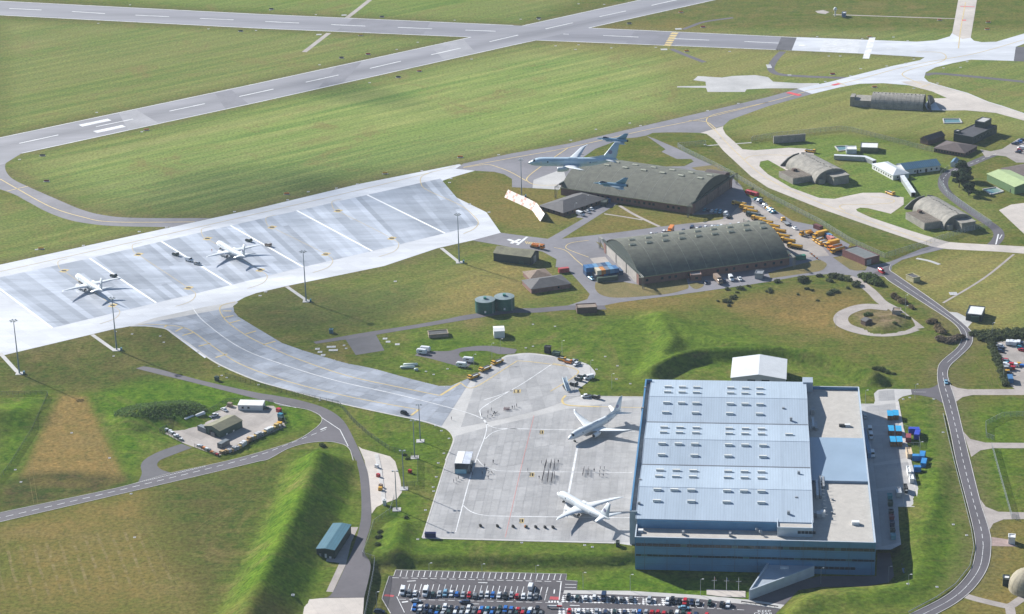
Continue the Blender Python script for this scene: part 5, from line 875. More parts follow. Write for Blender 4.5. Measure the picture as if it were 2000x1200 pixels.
# water basins
def basin(label, pts):
    P = [G(*p) for p in pts]; o = sum(P, Vector()) / 4; r = empty('water_basin', o, 0, label, 'pond'); mb = MB().add([(p.x - o.x, p.y - o.y, .1) for p in P], [(0, 1, 2, 3)]); mb.build('water', mat('basin_water', (.1, .2, .2), .08, .1, .3), r)
    for k in range(4): mb = MB(); strip(mb, [P[k] - o, P[(k + 1) % 4] - o], .7, .6, 0, .6); mb.build('rim', CONC, r)
basin('small blue-green water basin on the grass near the runway-end shelter', [(1844, 242), (1879, 241), (1874, 233), (1842, 233)]); basin('small water basin beside the white plant box', [(1638, 296), (1660, 293), (1656, 286), (1631, 287)]); basin('rectangular pond beside the sage green shed', [(1936, 381), (1960, 375), (1945, 367), (1920, 371)])
# ------------------------------------------------------------------ aircraft
PG = mat('aircraft_grey', (.5, .53, .56), .38, .05, .2); PGW = mat('aircraft_grey_wing', (.54, .57, .6), .4, .05, .3); ENG = mat('engine_lip', (.5, .5, .5), .3, .05, .5, metal=.6)
PGA = mat('patrol_grey_shade_tint', (.44, .55, .64), .34, .05, .2)  # blue of sky-lit shade put into the flying jet's grey
def ring(x, zc, rw, rh, n_=22, yc=0.): return [(x, yc + rw * math.cos(2 * math.pi * k / n_), zc + rh * math.sin(2 * math.pi * k / n_)) for k in range(n_)]
def foil(le, chord, y, z, t, vert=False):
    pr = [(0, 0), (.08, .55), (.3, 1), (.6, .72), (1, .04), (1, -.04), (.6, -.45), (.3, -.6), (.08, -.4)]
    return [((le - u * chord), (y, z + v * t * chord / 2), None) for u, v in pr] if False else [((le - u * chord), y, z + v * t * chord / 2) if not vert else ((le - u * chord), y + v * t * chord / 2, z) for u, v in pr]
FUS = [(18.4, 3.05, .04, .04), (18.1, 3.05, .34, .3), (17.4, 3.08, .8, .72), (16.4, 3.2, 1.22, 1.18), (15.2, 3.42, 1.55, 1.62), (13.6, 3.56, 1.78, 1.9), (11.5, 3.6, 1.88, 2.0), (-5, 3.6, 1.88, 2.0), (-9, 3.72, 1.8, 1.9), (-12, 4.0, 1.55, 1.62), (-15, 4.35, 1.15, 1.22), (-18, 4.68, .7, .78), (-20.2, 4.9, .3, .38), (-20.7, 4.95, .1, .14)]
def fus_at(x):
    for a, b_ in zip(FUS[:-1], FUS[1:]):
        if a[0] >= x >= b_[0]: t = (a[0] - x) / (a[0] - b_[0]); return [a[i] + (b_[i] - a[i]) * t for i in (1, 2, 3)]
def skin_patch(x0, x1, a0, a1, s=1.012, nx=4, na=6):
    R = []
    for i in range(nx + 1):
        x = x0 + (x1 - x0) * i / nx; zc, rw, rh = fus_at(x); R.append([(x, rw * s * math.cos(math.radians(a0 + (a1 - a0) * j / na)), zc + rh * s * math.sin(math.radians(a0 + (a1 - a0) * j / na))) for j in range(na + 1)])
    return MB().loft(R, cap=False, closed=False)
P8 = None
def patrol_aircraft(loc, rot, label, gear=True, group=None, wing_dz=0.):
    r = empty('patrol_aircraft', loc, 0, label, 'aircraft', group, rot)
    PGA = MATS['patrol_grey_shade_tint'] if not gear else mat('patrol_pale_grey', (.56, .59, .61), .36, .05, .2); PGW = MATS['aircraft_grey_wing'] if not gear else mat('patrol_pale_wing', (.62, .64, .65), .4, .05, .3)  # same jet grey: shade-tinted copy in flight, brighter copy when parked
    f = MB().loft([ring(*q) for q in FUS]).build('fuselage', PGA, r, True)
    skin_patch(15.15, 16.15, 28, 152).build('cockpit_window', GLS, f)
    MB().loft([ring(18.42, 3.05, .03, .03, 12), ring(18.1, 3.05, .36, .32, 12)]).build('radome_tip', BLK, f)
    for sy in (0, 180):
        k = 1 if sy == 0 else -1; skin_patch(9.4, 9.9, sy + 4 * k, sy + 22 * k, 1.015, 2, 3).build('cabin_window', GLS, f); skin_patch(12.2, 13, sy - 12 * k, sy + 22 * k, 1.008, 2, 4).build('door', PGW, f); skin_patch(-8.2, -7.4, sy - 10 * k, sy + 20 * k, 1.008, 2, 4).build('door', PGW, f)
        skin_patch(-9.2, -8.5, sy - 4 * k, sy + 14 * k, 1.02, 3, 4).build('roundel', mat('pale_roundel', (.18, .22, .36), .6), f)
        skin_patch(-12.0, -9.8, sy + 2 * k, sy + 9 * k, 1.02, 3, 2).build('serial_marking', mat('mark_grey', (.22, .26, .32), .6), f)
        skin_patch(2.5, 9, sy + 34 * k, sy + 41 * k, 1.01, 5, 2).build('title_marking', mat('mark_pale', (.34, .4, .46), .6), f)
    skin_patch(-3, 1, 75, 105, 1.05, 4, 4).build('dorsal_fairing', PGA, f)
    MB().loft([ring(4.2, 2.2, .3, .2), ring(2.5, 2.1, 1.6, .7), ring(-4.5, 2.1, 1.7, .75), ring(-7, 2.3, .6, .3)]).build('belly_fairing', PGA, f, True)
    for s in (1, -1):
        sec = [(3.9, 8.6, .6, 2.5, .13), (3.4, 8.1, 1.6, 2.55, .13), (1.2, 4.75, 6.0, 3.0, .115), (-3.9, 2.0, 15.9, 4.35 + wing_dz, .1), (-5.0, 1.35, 17.2, 4.62 + wing_dz, .1), (-6.7, .45, 18.8, 4.9 + wing_dz, .1)]
        w = MB().loft([foil(le, c, s * y, z, t) for le, c, y, z, t in sec]).build('wing', PGW, r, True)
        MB().loft([foil(-2.35, 1.05, s * 4.4, 2.86, .06), foil(-5.35 + 3.4, .8, s * 9.8, 3.45, .06)]).build('flap', PGW, w)
        for yy in (5.5, 8.6, 11.4): MB().bar((-2.2 - (yy - 5) * .25, s * yy, 2.75 + (yy - 6) * .13), (-4.6 - (yy - 5) * .2, s * yy, 2.7 + (yy - 6) * .13), .22, .05).build('flap_fairing', PGW, w)
        e = MB().loft([ring(5.35, 1.62, .98, 1.0, 20, s * 4.83), ring(5.0, 1.62, 1.1, 1.1, 20, s * 4.83), ring(3.2, 1.66, 1.16, 1.12, 20, s * 4.83), ring(1.2, 1.75, .9, .86, 20, s * 4.83), ring(.4, 1.8, .6, .56, 20, s * 4.83)]).build('engine', PGW, r, True)
        MB().loft([ring(5.37, 1.62, .84, .86, 20, s * 4.83), ring(5.38, 1.62, .3, .3, 20, s * 4.83)]).build('fan', mat('fan_dark', (.04, .04, .045), .5), e)
        MB().loft([[(3.6, s * 4.75, 2.5), (3.6, s * 4.91, 2.5), (.2, s * 4.95, 2.75), (.2, s * 4.71, 2.75)], [(3.0, s * 4.75, 3.0), (3.0, s * 4.91, 3.0), (-.6, s * 4.95, 3.0), (-.6, s * 4.71, 3.0)]]).build('pylon', PGW, e)
        MB().loft([foil(-14.6, 4.2, s * .5, 4.95, .1), foil(-15.0, 4.0, s * 1.0, 5.0, .1), foil(-19.2, 1.5, s * 7.1, 5.7, .09)]).build('tailplane', PGW, r, True)
    fin = MB().loft([foil(-13.2, 6.6, 0, 5.0, .1, True), foil(-14.1, 6.1, 0, 5.9, .1, True), foil(-19.3, 2.3, 0, 12.55, .09, True)]).build('fin', PGA, r, True)
    MB().add([(-8.2, 0, 5.55), (-14.4, .25, 5.5), (-14.4, -.25, 5.5), (-14.7, 0, 6.9)], [(0, 1, 3), (0, 3, 2), (1, 2, 3), (0, 2, 1)]).build('dorsal_fin', PGA, r)
    for s in (1, -1):
        MB().loft([[(-17.5 + .9 * math.cos(t), s * .3, 8.2 + .9 * math.sin(t)) for t in [2 * math.pi * i / 14 for i in range(14)]], [(-17.5 + .5 * math.cos(t), s * .33, 8.2 + .5 * math.sin(t)) for t in [2 * math.pi * i / 14 for i in range(14)]]]).build('tail_emblem', mat('mark_dark', (.24, .22, .33), .6), fin)
    if gear:
        for x, y, wr in ((13.6, 0, .4), (-1.6, 2.9, .55), (-1.6, -2.9, .55)):
            g = MB().bar((x, y, wr), (x, y, 2.4), .16).build('landing_gear', GREYM, r)
            for d in (-.38, .38): MB().bar((x, y + d - .17, wr), (x, y + d + .17, wr), wr, n=14).build('wheel', BLK, g)
    return r
def on_ground_pose(nose, tail):
    a = G(*nose, 3.2); b_ = G(*tail, 4.9); d = a - b_; ang = math.atan2(d.y, d.x); c = a.lerp(b_, 18.4 / 39.1); return Vector((c.x, c.y, .1)), (0, 0, ang)
for nz, tl, lb in (((148, 537.5), (201, 569), 'pale grey patrol jet parked on the stand next to the tall floodlight mast'), ((422.5, 473), (480, 503), 'pale grey patrol jet parked between white ground trucks on the stands'), ((1089.5, 963), (1189, 1014), 'pale grey patrol jet on the main apron beside the marching band'), ((1111, 857), (1212, 803), 'pale grey patrol jet on the main apron with its tail toward the blue hangar')):
    lc, rt = on_ground_pose(nz, tl); patrol_aircraft(lc, rt, lb, True)
def flying(px, py, D, yaw, pitch, roll): return AT(px, py, D), (Matrix.Rotation(yaw, 3, 'Z') @ Matrix.Rotation(-pitch, 3, 'Y') @ Matrix.Rotation(roll, 3, 'X')).to_euler()
lc, rt = flying(1113.5, 316.5, 974, math.pi - .075, math.radians(.6), 0); rt_m = rt.to_matrix(); lc = lc - rt_m @ Vector((0, 0, 3.6))
patrol_aircraft(lc, rt, 'pale grey patrol jet, shade-tinted blue, flying low over the arched hangar', False, wing_dz=.9)
TY = mat('fighter_grey', (.19, .32, .42), .4, .05, .4); TYW = mat('fighter_wing_grey', (.3, .37, .42), .38, .05, .4)
def fighter(loc, rot, label):
    r = empty('fighter_jet', loc, 0, label, 'fighter jet', None, rot)
    f = MB().loft([ring(8.2, -.1, .03, .03), ring(7.2, -.07, .25, .22), ring(6, 0, .42, .42), ring(4.6, .05, .56, .6), ring(3.2, .0, .85, .72), ring(1, .0, 1.12, .82), ring(-3, .05, 1.22, .78), ring(-6, .1, 1.15, .66), ring(-7.3, .12, 1.05, .56)]).build('fuselage', TY, r, True)
    MB().loft([ring(5.5, .45, .1, .08), ring(4.9, .62, .36, .38), ring(3.9, .75, .45, .5), ring(2.6, .7, .42, .36), ring(1.4, .6, .2, .14)]).build('canopy', mat('canopy_glass', (.02, .03, .05), .08), r, True)
    MB().loft([[(3.4, -.8, -.5), (3.4, .8, -.5), (3.1, .85, -1.05), (3.1, -.85, -1.05)], [(0, -1, -.3), (0, 1, -.3), (0, 1, -.85), (0, -1, -.85)], [(-5, -1, -.2), (-5, 1, -.2), (-5, .8, -.55), (-5, -.8, -.55)]]).build('air_intake', TY, r)
    MB().loft([[(3.42, -.7, -.58), (3.42, .7, -.58), (3.2, .72, -.98), (3.2, -.72, -.98)], [(3.0, -.7, -.58), (3.0, .7, -.58), (3.0, .72, -.98), (3.0, -.72, -.98)]]).build('intake_mouth', BLK, r)
    for s in (1, -1):
        w = MB().loft([foil(2.4, 8.6, s * .8, -.25, .04), foil(1.2, 7.4, s * 1.4, -.25, .045), foil(-4.0, 2.0, s * 5.3, -.3, .04)]).build('wing', TYW, r, True); MB().bar((-3.6, s * 5.45, -.3), (-6.8, s * 5.45, -.3), .17, .1).build('wingtip_pod', TY, w)
        for yy in (2.4, 3.8): MB().bar((-.8 - yy * .4, s * yy, -.75), (-4.2 - yy * .2, s * yy, -.75), .13, .09).build('pylon', TY, w)
        MB().loft([foil(5.9, 1.5, s * .5, .12, .06), foil(4.55, .7, s * 2.1, .0, .06)]).build('canard', TY, r, True)
        MB().bar((-7.2, s * .5, .1), (-8.1, s * .5, .1), .5, .42, 14).build('exhaust_nozzle', mat('burnt_metal', (.06, .055, .05), .5, metal=.5), r)
    MB().loft([foil(-1.6, 5.0, 0, .6, .06, True), foil(-5.9, 1.9, 0, 3.9, .05, True)]).build('fin', TY, r, True)
    return r
for nose, tail, lb in (((1165, 268.7), (1227, 277.5), 'dark grey delta-wing fighter flying above and beyond the patrol jet'), ((1159, 355.5), (1226.5, 365), 'dark grey delta-wing fighter flying over the hangar roof below the patrol jet')):
    n_px = math.hypot(tail[0] - nose[0], tail[1] - nose[1]); D = F_PX * 16.2 / n_px; k_ = min(1., 985 / D); D *= k_; px, py = (nose[0] + tail[0]) / 2, (nose[1] + tail[1]) / 2
    lc, rt = flying(px, py, D, math.pi - .06, math.radians(6.0), 0); fighter(lc, rt, lb).scale = (k_, k_, k_)
# ------------------------------------------------------------------ vehicles
PAINT = {k: mat('paint_' + k, c, .3, .03, .3, metal=.2 if k in ('silver', 'grey', 'light blue') else 0) for k, c in {'white': (.66, .67, .68), 'silver': (.42, .44, .46), 'grey': (.16, .17, .18), 'black': (.012, .014, .018), 'dark blue': (.015, .03, .075), 'blue': (.02, .13, .42), 'light blue': (.2, .38, .5), 'red': (.42, .012, .02), 'teal': (.03, .2, .28), 'dark green': (.015, .04, .035), 'yellow': (.62, .33, .015), 'orange': (.65, .2, .02), 'tan': (.3, .22, .16), 'maroon': (.16, .02, .03)}.items()}
CG_ = glass('car_glass', (.012, .016, .022)); TYRE = BLK
def rect_ring(x, hw, z0, z1, ch=.12): return [(x, -hw, z0), (x, hw, z0), (x, hw, z1 - ch), (x, hw - ch, z1), (x, -hw + ch, z1), (x, -hw, z1 - ch)]
def car_meshes(kind):
    if kind == 'hatchback': L, Wd, H, bz, cab = 4.1, .87, 1.48, .88, (-1.9, -1.55, .55, 1.25)
    elif kind == 'saloon': L, Wd, H, bz, cab = 4.6, .9, 1.44, .9, (-1.75, -1.0, .55, 1.3)
    elif kind == 'estate': L, Wd, H, bz, cab = 4.7, .9, 1.5, .9, (-2.2, -1.9, .6, 1.35)
    elif kind == 'suv': L, Wd, H, bz, cab = 4.6, .95, 1.75, 1.05, (-2.1, -1.8, .6, 1.3)
    else: L, Wd, H, bz, cab = 4.4, .9, 1.5, .9, (-1.9, -1.5, .5, 1.2)
    h = L / 2
    body = MB().loft([rect_ring(-h, Wd * .82, .4, bz * .86), rect_ring(-h + .18, Wd * .96, .28, bz), rect_ring(-h + 1, Wd, .24, bz), rect_ring(.2, Wd, .24, bz), rect_ring(h - 1.2, Wd * .98, .24, bz * .97), rect_ring(h - .3, Wd * .92, .26, bz * .82), rect_ring(h, Wd * .74, .36, bz * .66)])
    body.loft([[(cab[0] + .12, -Wd * .9, bz - .04), (cab[0] + .12, Wd * .9, bz - .04), (cab[3] - .1, Wd * .88, bz - .04), (cab[3] - .1, -Wd * .88, bz - .04)], [(cab[1] + .05, -Wd * .7, H), (cab[1] + .05, Wd * .7, H), (cab[2] - .05, Wd * .7, H), (cab[2] - .05, -Wd * .7, H)]])
    gl = MB().loft([[(cab[0] + .1, -Wd * .91, bz), (cab[0] + .1, Wd * .91, bz), (cab[3] - .08, Wd * .89, bz), (cab[3] - .08, -Wd * .89, bz)], [(cab[1] + .03, -Wd * .74, H - .1), (cab[1] + .03, Wd * .74, H - .1), (cab[2] - .02, Wd * .73, H - .1), (cab[2] - .02, -Wd * .73, H - .1)]], cap=False)
    return [('body', body, None), ('windows', gl, CG_)], [(-h + .85, Wd - .08), (h - .85, Wd - .08)], .32
def van_meshes(L=5.4, H=2.3, W=.98, nose=1.2):
    h = L / 2; body = MB().loft([rect_ring(-h, W * .96, .4, H, .15), rect_ring(-h + .15, W, .3, H, .15), rect_ring(h - nose - .6, W, .3, H, .18), rect_ring(h - nose + .15, W * .98, .3, H * .62, .1), rect_ring(h - .2, W * .92, .3, H * .48), rect_ring(h, W * .8, .38, H * .38)])
    gl = MB().add([(h - nose - .5, -W * .86, H * .95), (h - nose - .5, W * .86, H * .95), (h - nose + .2, W * .9, H * .64), (h - nose + .2, -W * .9, H * .64)], [(0, 1, 2, 3)])
    for s in (-1, 1): gl.add([(h - nose - 1.2, s * (W + .012), H * .56), (h - nose, s * (W + .012), H * .56), (h - nose - .45, s * (W + .012), H * .86), (h - nose - 1.2, s * (W + .012), H * .86)], [(0, 1, 2, 3)])
    return [('body', body, None), ('windows', gl, CG_)], [(-h + 1, W - .1), (h - 1, W - .1)], .36
def pickup_meshes():
    b = MB().loft([rect_ring(-2.6, .9, .45, 1.05), rect_ring(-2.5, .93, .4, 1.1), rect_ring(1.2, .93, .4, 1.1), rect_ring(2.4, .88, .42, 1.0), rect_ring(2.6, .8, .5, .85)]).loft([[(-.7, -.85, 1.05), (-.7, .85, 1.05), (1.5, .85, 1.05), (1.5, -.85, 1.05)], [(-.5, -.7, 1.8), (-.5, .7, 1.8), (.8, .7, 1.8), (.8, -.7, 1.8)]])
    g = MB().loft([[(-.72, -.87, 1.1), (-.72, .87, 1.1), (1.52, .87, 1.1), (1.52, -.87, 1.1)], [(-.52, -.73, 1.7), (-.52, .73, 1.7), (.83, .73, 1.7), (.83, -.73, 1.7)]], cap=False)
    return [('body', b, None), ('windows', g, CG_), ('load_bed', MB().box(-2.5, -.75, 1.08, -.85, .75, 1.13), BLK)], [(-1.7, .85), (1.7, .85)], .38
def truck_meshes(kind):
    cab = MB().loft([rect_ring(2.7, 1.2, .7, 2.9, .15), rect_ring(4.6, 1.2, .7, 2.85, .2), rect_ring(4.95, 1.15, .75, 1.9, .15)]); parts = [('cab', cab, None), ('windscreen', MB().add([(4.64, -1.05, 2.75), (4.64, 1.05, 2.75), (4.99, 1.05, 1.9), (4.99, -1.05, 1.9)], [(0, 1, 2, 3)]).add([(3.2, 1.215, 1.8), (4.5, 1.215, 1.8), (4.4, 1.215, 2.5), (3.2, 1.215, 2.5)], [(0, 1, 2, 3)]).add([(3.2, -1.215, 1.8), (4.5, -1.215, 1.8), (4.4, -1.215, 2.5), (3.2, -1.215, 2.5)], [(0, 1, 2, 3)]), CG_), ('chassis', MB().box(-4.8, -.9, .6, 2.8, .9, 1.0), BLK)]
    if kind == 'tanker': parts += [('tank', MB().loft([ring(-4.7, 1.95, .9, .7, 14), ring(-4.5, 1.95, 1.2, .98, 14), ring(2.2, 1.95, 1.2, .98, 14), ring(2.4, 1.95, .9, .7, 14)]), None), ('walkway', MB().box(-4.2, -.35, 2.9, 2, .35, 3.0), GREYM)]
    elif kind == 'box': parts += [('cargo_box', MB().box(-4.8, -1.25, 1.0, 2.5, 1.25, 3.7), None)]
    elif kind == 'flatbed': parts += [('flatbed', MB().box(-4.8, -1.2, 1.0, 2.5, 1.2, 1.25), GREYM), ('headboard', MB().box(2.3, -1.2, 1.25, 2.5, 1.2, 2.4), None)]
    elif kind == 'crane': parts += [('turntable', MB().box(-3.5, -1.1, 1.0, .5, 1.1, 2.2), None), ('boom', MB().bar((-3.2, 0, 2.6), (5.2, 0, 3.4), .35, .2), None)]
    return parts, [(-3.6, 1.05), (-2.3, 1.05), (3.8, 1.05)], .52
def tractor_meshes():
    b = MB().loft([rect_ring(-3.6, 1.3, .5, 1.4), rect_ring(3.4, 1.35, .5, 1.35), rect_ring(3.6, 1.25, .55, 1.2)]).box(2.0, -1.1, 1.3, 3.3, 1.1, 2.3)
    return [('body', b, None), ('cab_glass', MB().box(1.95, -1.12, 1.55, 3.36, 1.12, 2.1), CG_), ('engine_deck', MB().box(-3.3, -.9, 1.4, 1.6, .2, 1.75), mat('dark_deck', (.05, .05, .055), .6)), ('exhaust_panel', MB().box(-2.5, .4, 1.4, 1.2, 1.1, 1.6), CWALL)], [(-2.3, 1.2), (2.2, 1.2)], .62
def caravan_meshes(): return [('body', MB().loft([rect_ring(-2.8, 1.05, .5, 2.3, .3), rect_ring(-2.4, 1.1, .4, 2.6, .25), rect_ring(2.2, 1.1, .4, 2.6, .25), rect_ring(2.7, 1.05, .5, 1.9, .25)]), None), ('window', MB().box(-1.2, -1.13, 1.4, .6, 1.13, 1.9), CG_), ('tow_bar', MB().bar((2.7, 0, .5), (4.0, 0, .45), .08), GREYM)], [(-.3, 1.0)], .33
PROTO = {}
def proto(kind):
    if kind in PROTO: return PROTO[kind]
    if kind in ('hatchback', 'saloon', 'estate', 'suv'): q = car_meshes(kind)
    elif kind == 'van': q = van_meshes()
    elif kind == 'minibus': q = van_meshes(6.2, 2.6, 1.05, 1.2)
    elif kind == 'pickup': q = pickup_meshes()
    elif kind in ('tanker', 'box', 'flatbed', 'crane'): q = truck_meshes(kind)
    elif kind == 'tractor': q = tractor_meshes()
    elif kind == 'caravan': q = caravan_meshes()
    ms = []
    for nm, mb, m in q[0]: ms.append((nm, mesh(kind + '_' + nm, mb.v, mb.f), m))
    w = MB().bar((0, -.12, 0), (0, .12, 0), q[2], n=12); wm = mesh(kind + '_wheel', w.v, w.f); wm.materials.append(TYRE)
    PROTO[kind] = (ms, wm, [(x, s * y, q[2]) for x, y in q[1] for s in (1, -1)]); return PROTO[kind]
PAINTED = {}
def vehicle(kind, paint, loc, rz, name, label, cat, group=None):
    ms, wm, wp = proto(kind); r = empty(name, loc, rz, label, cat, group)
    for nm, me_, m in ms:
        if m is None:
            k = (me_.name, paint)
            if k not in PAINTED: c = me_.copy(); c.materials.clear(); c.materials.append(PAINT[paint]); PAINTED[k] = c
            me2 = PAINTED[k]
        else:
            me2 = me_
            if not me2.materials: me2.materials.append(m)
        link(nm, me2, None, r)
    for p in wp: o = link('wheel', wm, None, r); o.location = p
    return r
def car_at(px, py, paint, kind='hatchback', place='', rz=None, base=0., group=None, name='parked_car', cat='car', verb='parked', zoff=.7, extra=''):
    p = G(px, py, base + zoff); nm = {'van': 'parked_van', 'minibus': 'parked_minibus', 'pickup': 'parked_pickup'}.get(kind, name); kd = {'suv': 'SUV', 'estate': 'estate car', 'saloon': 'saloon'}.get(kind, kind)
    if kind in ('van', 'minibus', 'pickup'): cat = kind
    return vehicle(kind, paint, (p.x, p.y, base + .1), rz, nm, f'{paint} {kd} {verb} {place}{extra}'.replace('  ', ' '), cat, group or place)
def dir_px(px, py, dx, dy, base=0.): a = G(px, py, base); b_ = G(px + dx, py + dy, base); return math.atan2(b_.y - a.y, b_.x - a.x)
rc = random.Random(11)
KS = ['hatchback', 'saloon', 'hatchback', 'suv', 'estate']
CP = dict(w='white', s='silver', g='grey', k='black', d='dark blue', b='blue', l='light blue', r='red', t='teal', n='dark green', m='maroon', o='orange', y='yellow')
def row(spec, place, dx, dy, base=0., flip=.35, kind=None):
    for i_, (px, py, c) in enumerate(spec):
        kd = kind or rc.choice(KS)
        if len(c) > 1: kd = {'v': 'van', 'm': 'minibus', 'p': 'pickup'}[c[1]]
        ex = '' if len(spec) < 3 else (f', at the end beside a {CP[spec[1][2][0]]} one' if i_ == 0 else f', last one, beside a {CP[spec[-2][2][0]]} one' if i_ == len(spec) - 1 else f', between {CP[spec[i_ - 1][2][0]]} and {CP[spec[i_ + 1][2][0]]} ones')
        rz = dir_px(px, py, dx, dy, base) + (math.pi if rc.random() < flip else 0) + rc.uniform(-.03, .03); car_at(px, py, CP[c[0]], kd, place, rz, base, verb='', extra=ex)
row([(786.6, 1156, 'wv'), (799, 1159, 'g'), (810.5, 1158, 'w'), (831.5, 1158, 'wm'), (846, 1160, 'n'), (858.5, 1160, 's'), (869.5, 1159, 'l'), (881.5, 1159, 'w'), (892.5, 1160, 'b'), (904.5, 1161, 's'), (916.5, 1162, 'r'), (928, 1163, 'g'), (940, 1161, 's'), (951.6, 1161, 'w'), (962.6, 1162, 'b'), (975, 1162, 'w'), (986.6, 1164, 'k'), (999, 1162, 's'), (1010, 1164, 'r'), (1022.5, 1165, 'w'), (1035, 1165, 's'), (1047, 1164, 'g'), (1037, 1147, 'wv')], 'in car park row by empty bays', -2.8, 10, ZL)
row([(809.6, 1187, 'b'), (821, 1187, 'w'), (833, 1188, 'd'), (845, 1187, 'k'), (857, 1188, 'n'), (869, 1187, 'w'), (881, 1189, 'k'), (892, 1189, 'd'), (903.6, 1189, 'g'), (915, 1189, 'w'), (927, 1190, 'g'), (941, 1189, 'b'), (953, 1189, 't'), (964, 1190, 'd'), (976, 1190, 'n'), (987, 1191, 'b'), (999, 1190, 'b'), (1011.6, 1192, 'r'), (1023, 1191, 'g'), (1036, 1191, 'w'), (1049, 1191, 'k')], 'in middle car park row', -2.8, 10, ZL)
row([(x, 1199 + .004 * (x - 800), rc.choice('dkgnswwrbg')) for x in range(816, 1066, 12)], 'in back car park row', -2.8, 10, ZL)
row([(1110.4, 1166, 'k'), (1127.6, 1167, 'n'), (1144.4, 1167.5, 'w'), (1161, 1166, 'w'), (1179, 1167, 'dv'), (1197, 1169, 'k'), (1214, 1170, 'g'), (1233, 1169, 'g'), (1268, 1172, 's')], 'in hatched footpath bays', -2.5, 10, ZL)
row([(1303.5, 1175, 'w'), (1313.6, 1173, 'k'), (1326.5, 1174, 'k'), (1338, 1175, 'r'), (1351, 1176, 'd'), (1362.7, 1177, 's'), (1386, 1178, 'n'), (1410, 1180, 'k'), (1422, 1181, 'w')], 'in flagpole bays', -2, 10, ZL)
row([(1112, 1195, 'r'), (1130, 1196, 'w'), (1147.6, 1196, 'g'), (1165, 1195, 's'), (1183, 1196, 'd'), (1201, 1196, 'n'), (1220, 1196, 'd'), (1237, 1197, 's'), (1249, 1197, 'b'), (1261.6, 1197, 's'), (1273, 1197.5, 'r'), (1284.6, 1198, 'r'), (1297, 1198, 'r'), (1310, 1198, 'k'), (1322, 1199, 'w'), (1334, 1200, 'n'), (1346, 1201, 'r'), (1359, 1201, 'd'), (1380, 1203, 'r')], 'opposite the hatched bays', -2.5, 10, ZL)
car_at(812.5, 1173, 'silver', 'saloon', 'along the car park lane', dir_px(812, 1173, 20, 1, ZL), ZL, verb='driving'); car_at(908, 1176, 'dark blue', 'estate', 'along the car park lane', dir_px(908, 1176, -20, -1, ZL), ZL, verb='driving'); car_at(1336, 1187, 'light blue', 'saloon', 'along the lane by the flagpoles', dir_px(1336, 1187, 20, 1, ZL), ZL, verb='driving'); car_at(741, 1194, 'dark blue', 'estate', 'at the car park gate', dir_px(741, 1194, 20, 1, ZL), ZL, verb='waiting')
row([(1478, 389, 't'), (1483, 391.5, 's'), (1487, 395, 'd'), (1493, 400, 's'), (1497, 403, 'w'), (1500.5, 406, 'y'), (1503, 408.5, 'l'), (1506, 411.5, 'w'), (1510.5, 414.5, 't')], 'along the tanker yard fence', 10, -1.5, 0, .5)
row([(1335, 450, 'd'), (1352, 445.5, 'dv'), (1361, 447, 'w'), (1367, 446.5, 'd'), (1377, 445.5, 'w'), (1383, 445, 'g'), (1390, 444, 'w'), (1396, 443.5, 's'), (1402, 443, 'l'), (1408, 442.5, 'w'), (1420, 441, 'k'), (1426, 440, 's'), (1442, 438, 'w'), (1272, 457, 'w'), (1282, 457, 'g'), (1296, 454, 'w'), (1303, 453, 's')], 'between the two arched hangars', -6, 8, 0, .5)
row([(1391, 412, 'w'), (1399, 413, 'l'), (1407, 414, 'l'), (1377, 410, 't'), (1383, 411, 'd'), (1418, 418, 'wv'), (1424, 424, 'k'), (1421, 421, 's')], 'by the shaded hangar end', -7, 6, 0, .5)
row([(1134, 419, 'wm'), (1147, 414, 'wp'), (1154, 409, 'wp')], 'outside the brick office', 9, 3, 0, 0)
row([(1415, 549, 'd'), (1428, 545, 'wm'), (1445, 545, 'wp'), (1379, 552, 'd')], 'below the arched hangar wall', 5, 8, 0, 0)
car_at(1722, 531, 'red', 'van', 'at the road junction by the brick store', dir_px(1722, 531, 9, 6), verb='turning'); car_at(1848, 746, 'light blue', 'saloon', 'down the winding road', dir_px(1848, 746, 3, 14), verb='driving'); car_at(790, 807, 'black', 'suv', 'on the apron beside the kerb', dir_px(790, 807, 12, 4), verb='standing'); car_at(1145, 774, 'white', 'pickup', 'at the apron edge behind the patrol jet', dir_px(1145, 774, -10, 1.2)); car_at(1150, 738, 'white', 'van', 'among the ground equipment by the round pad', dir_px(1150, 738, -10, 2)); car_at(1127, 711, 'white', 'pickup', 'beside the forklift on the round pad', dir_px(1127, 711, -10, 5)); car_at(1121, 706, 'silver', 'pickup', 'behind the forklift on the round pad', dir_px(1121, 706, -10, 5))
car_at(438, 800, 'white', 'saloon', 'inside the fenced storage yard', dir_px(438, 800, 10, 5)); car_at(418, 812, 'white', 'pickup', 'inside the fenced storage yard', dir_px(418, 812, 12, -5)); car_at(518, 797, 'dark green', 'hatchback', 'beside the white portable cabin', dir_px(518, 797, 8, -1))
row([(1968.7, 670, 'wv'), (1976, 670, 'wv'), (1983, 671, 'wv'), (1989.5, 670.5, 'wv'), (1996, 671, 'd')], 'by the overflow hedge', 3, -10, 0, 0); row([(1953, 675, 'w'), (1955.5, 680.5, 'd'), (1955, 686, 'd'), (1992, 675, 'd'), (1993, 679, 't'), (1997, 684, 'r'), (1963, 703, 'r'), (1967, 706, 'g'), (1966, 709, 't')], 'on the overflow car park', 10, 2, 0, .5)
row([(1982, 281, 'd'), (1987, 279.5, 'g'), (1991, 277, 'b'), (1996, 273.5, 'k'), (1995, 290, 'wv'), (1992, 293.5, 'r'), (1989, 297, 'd')], 'by the operations block', 10, 2, 0, .5)
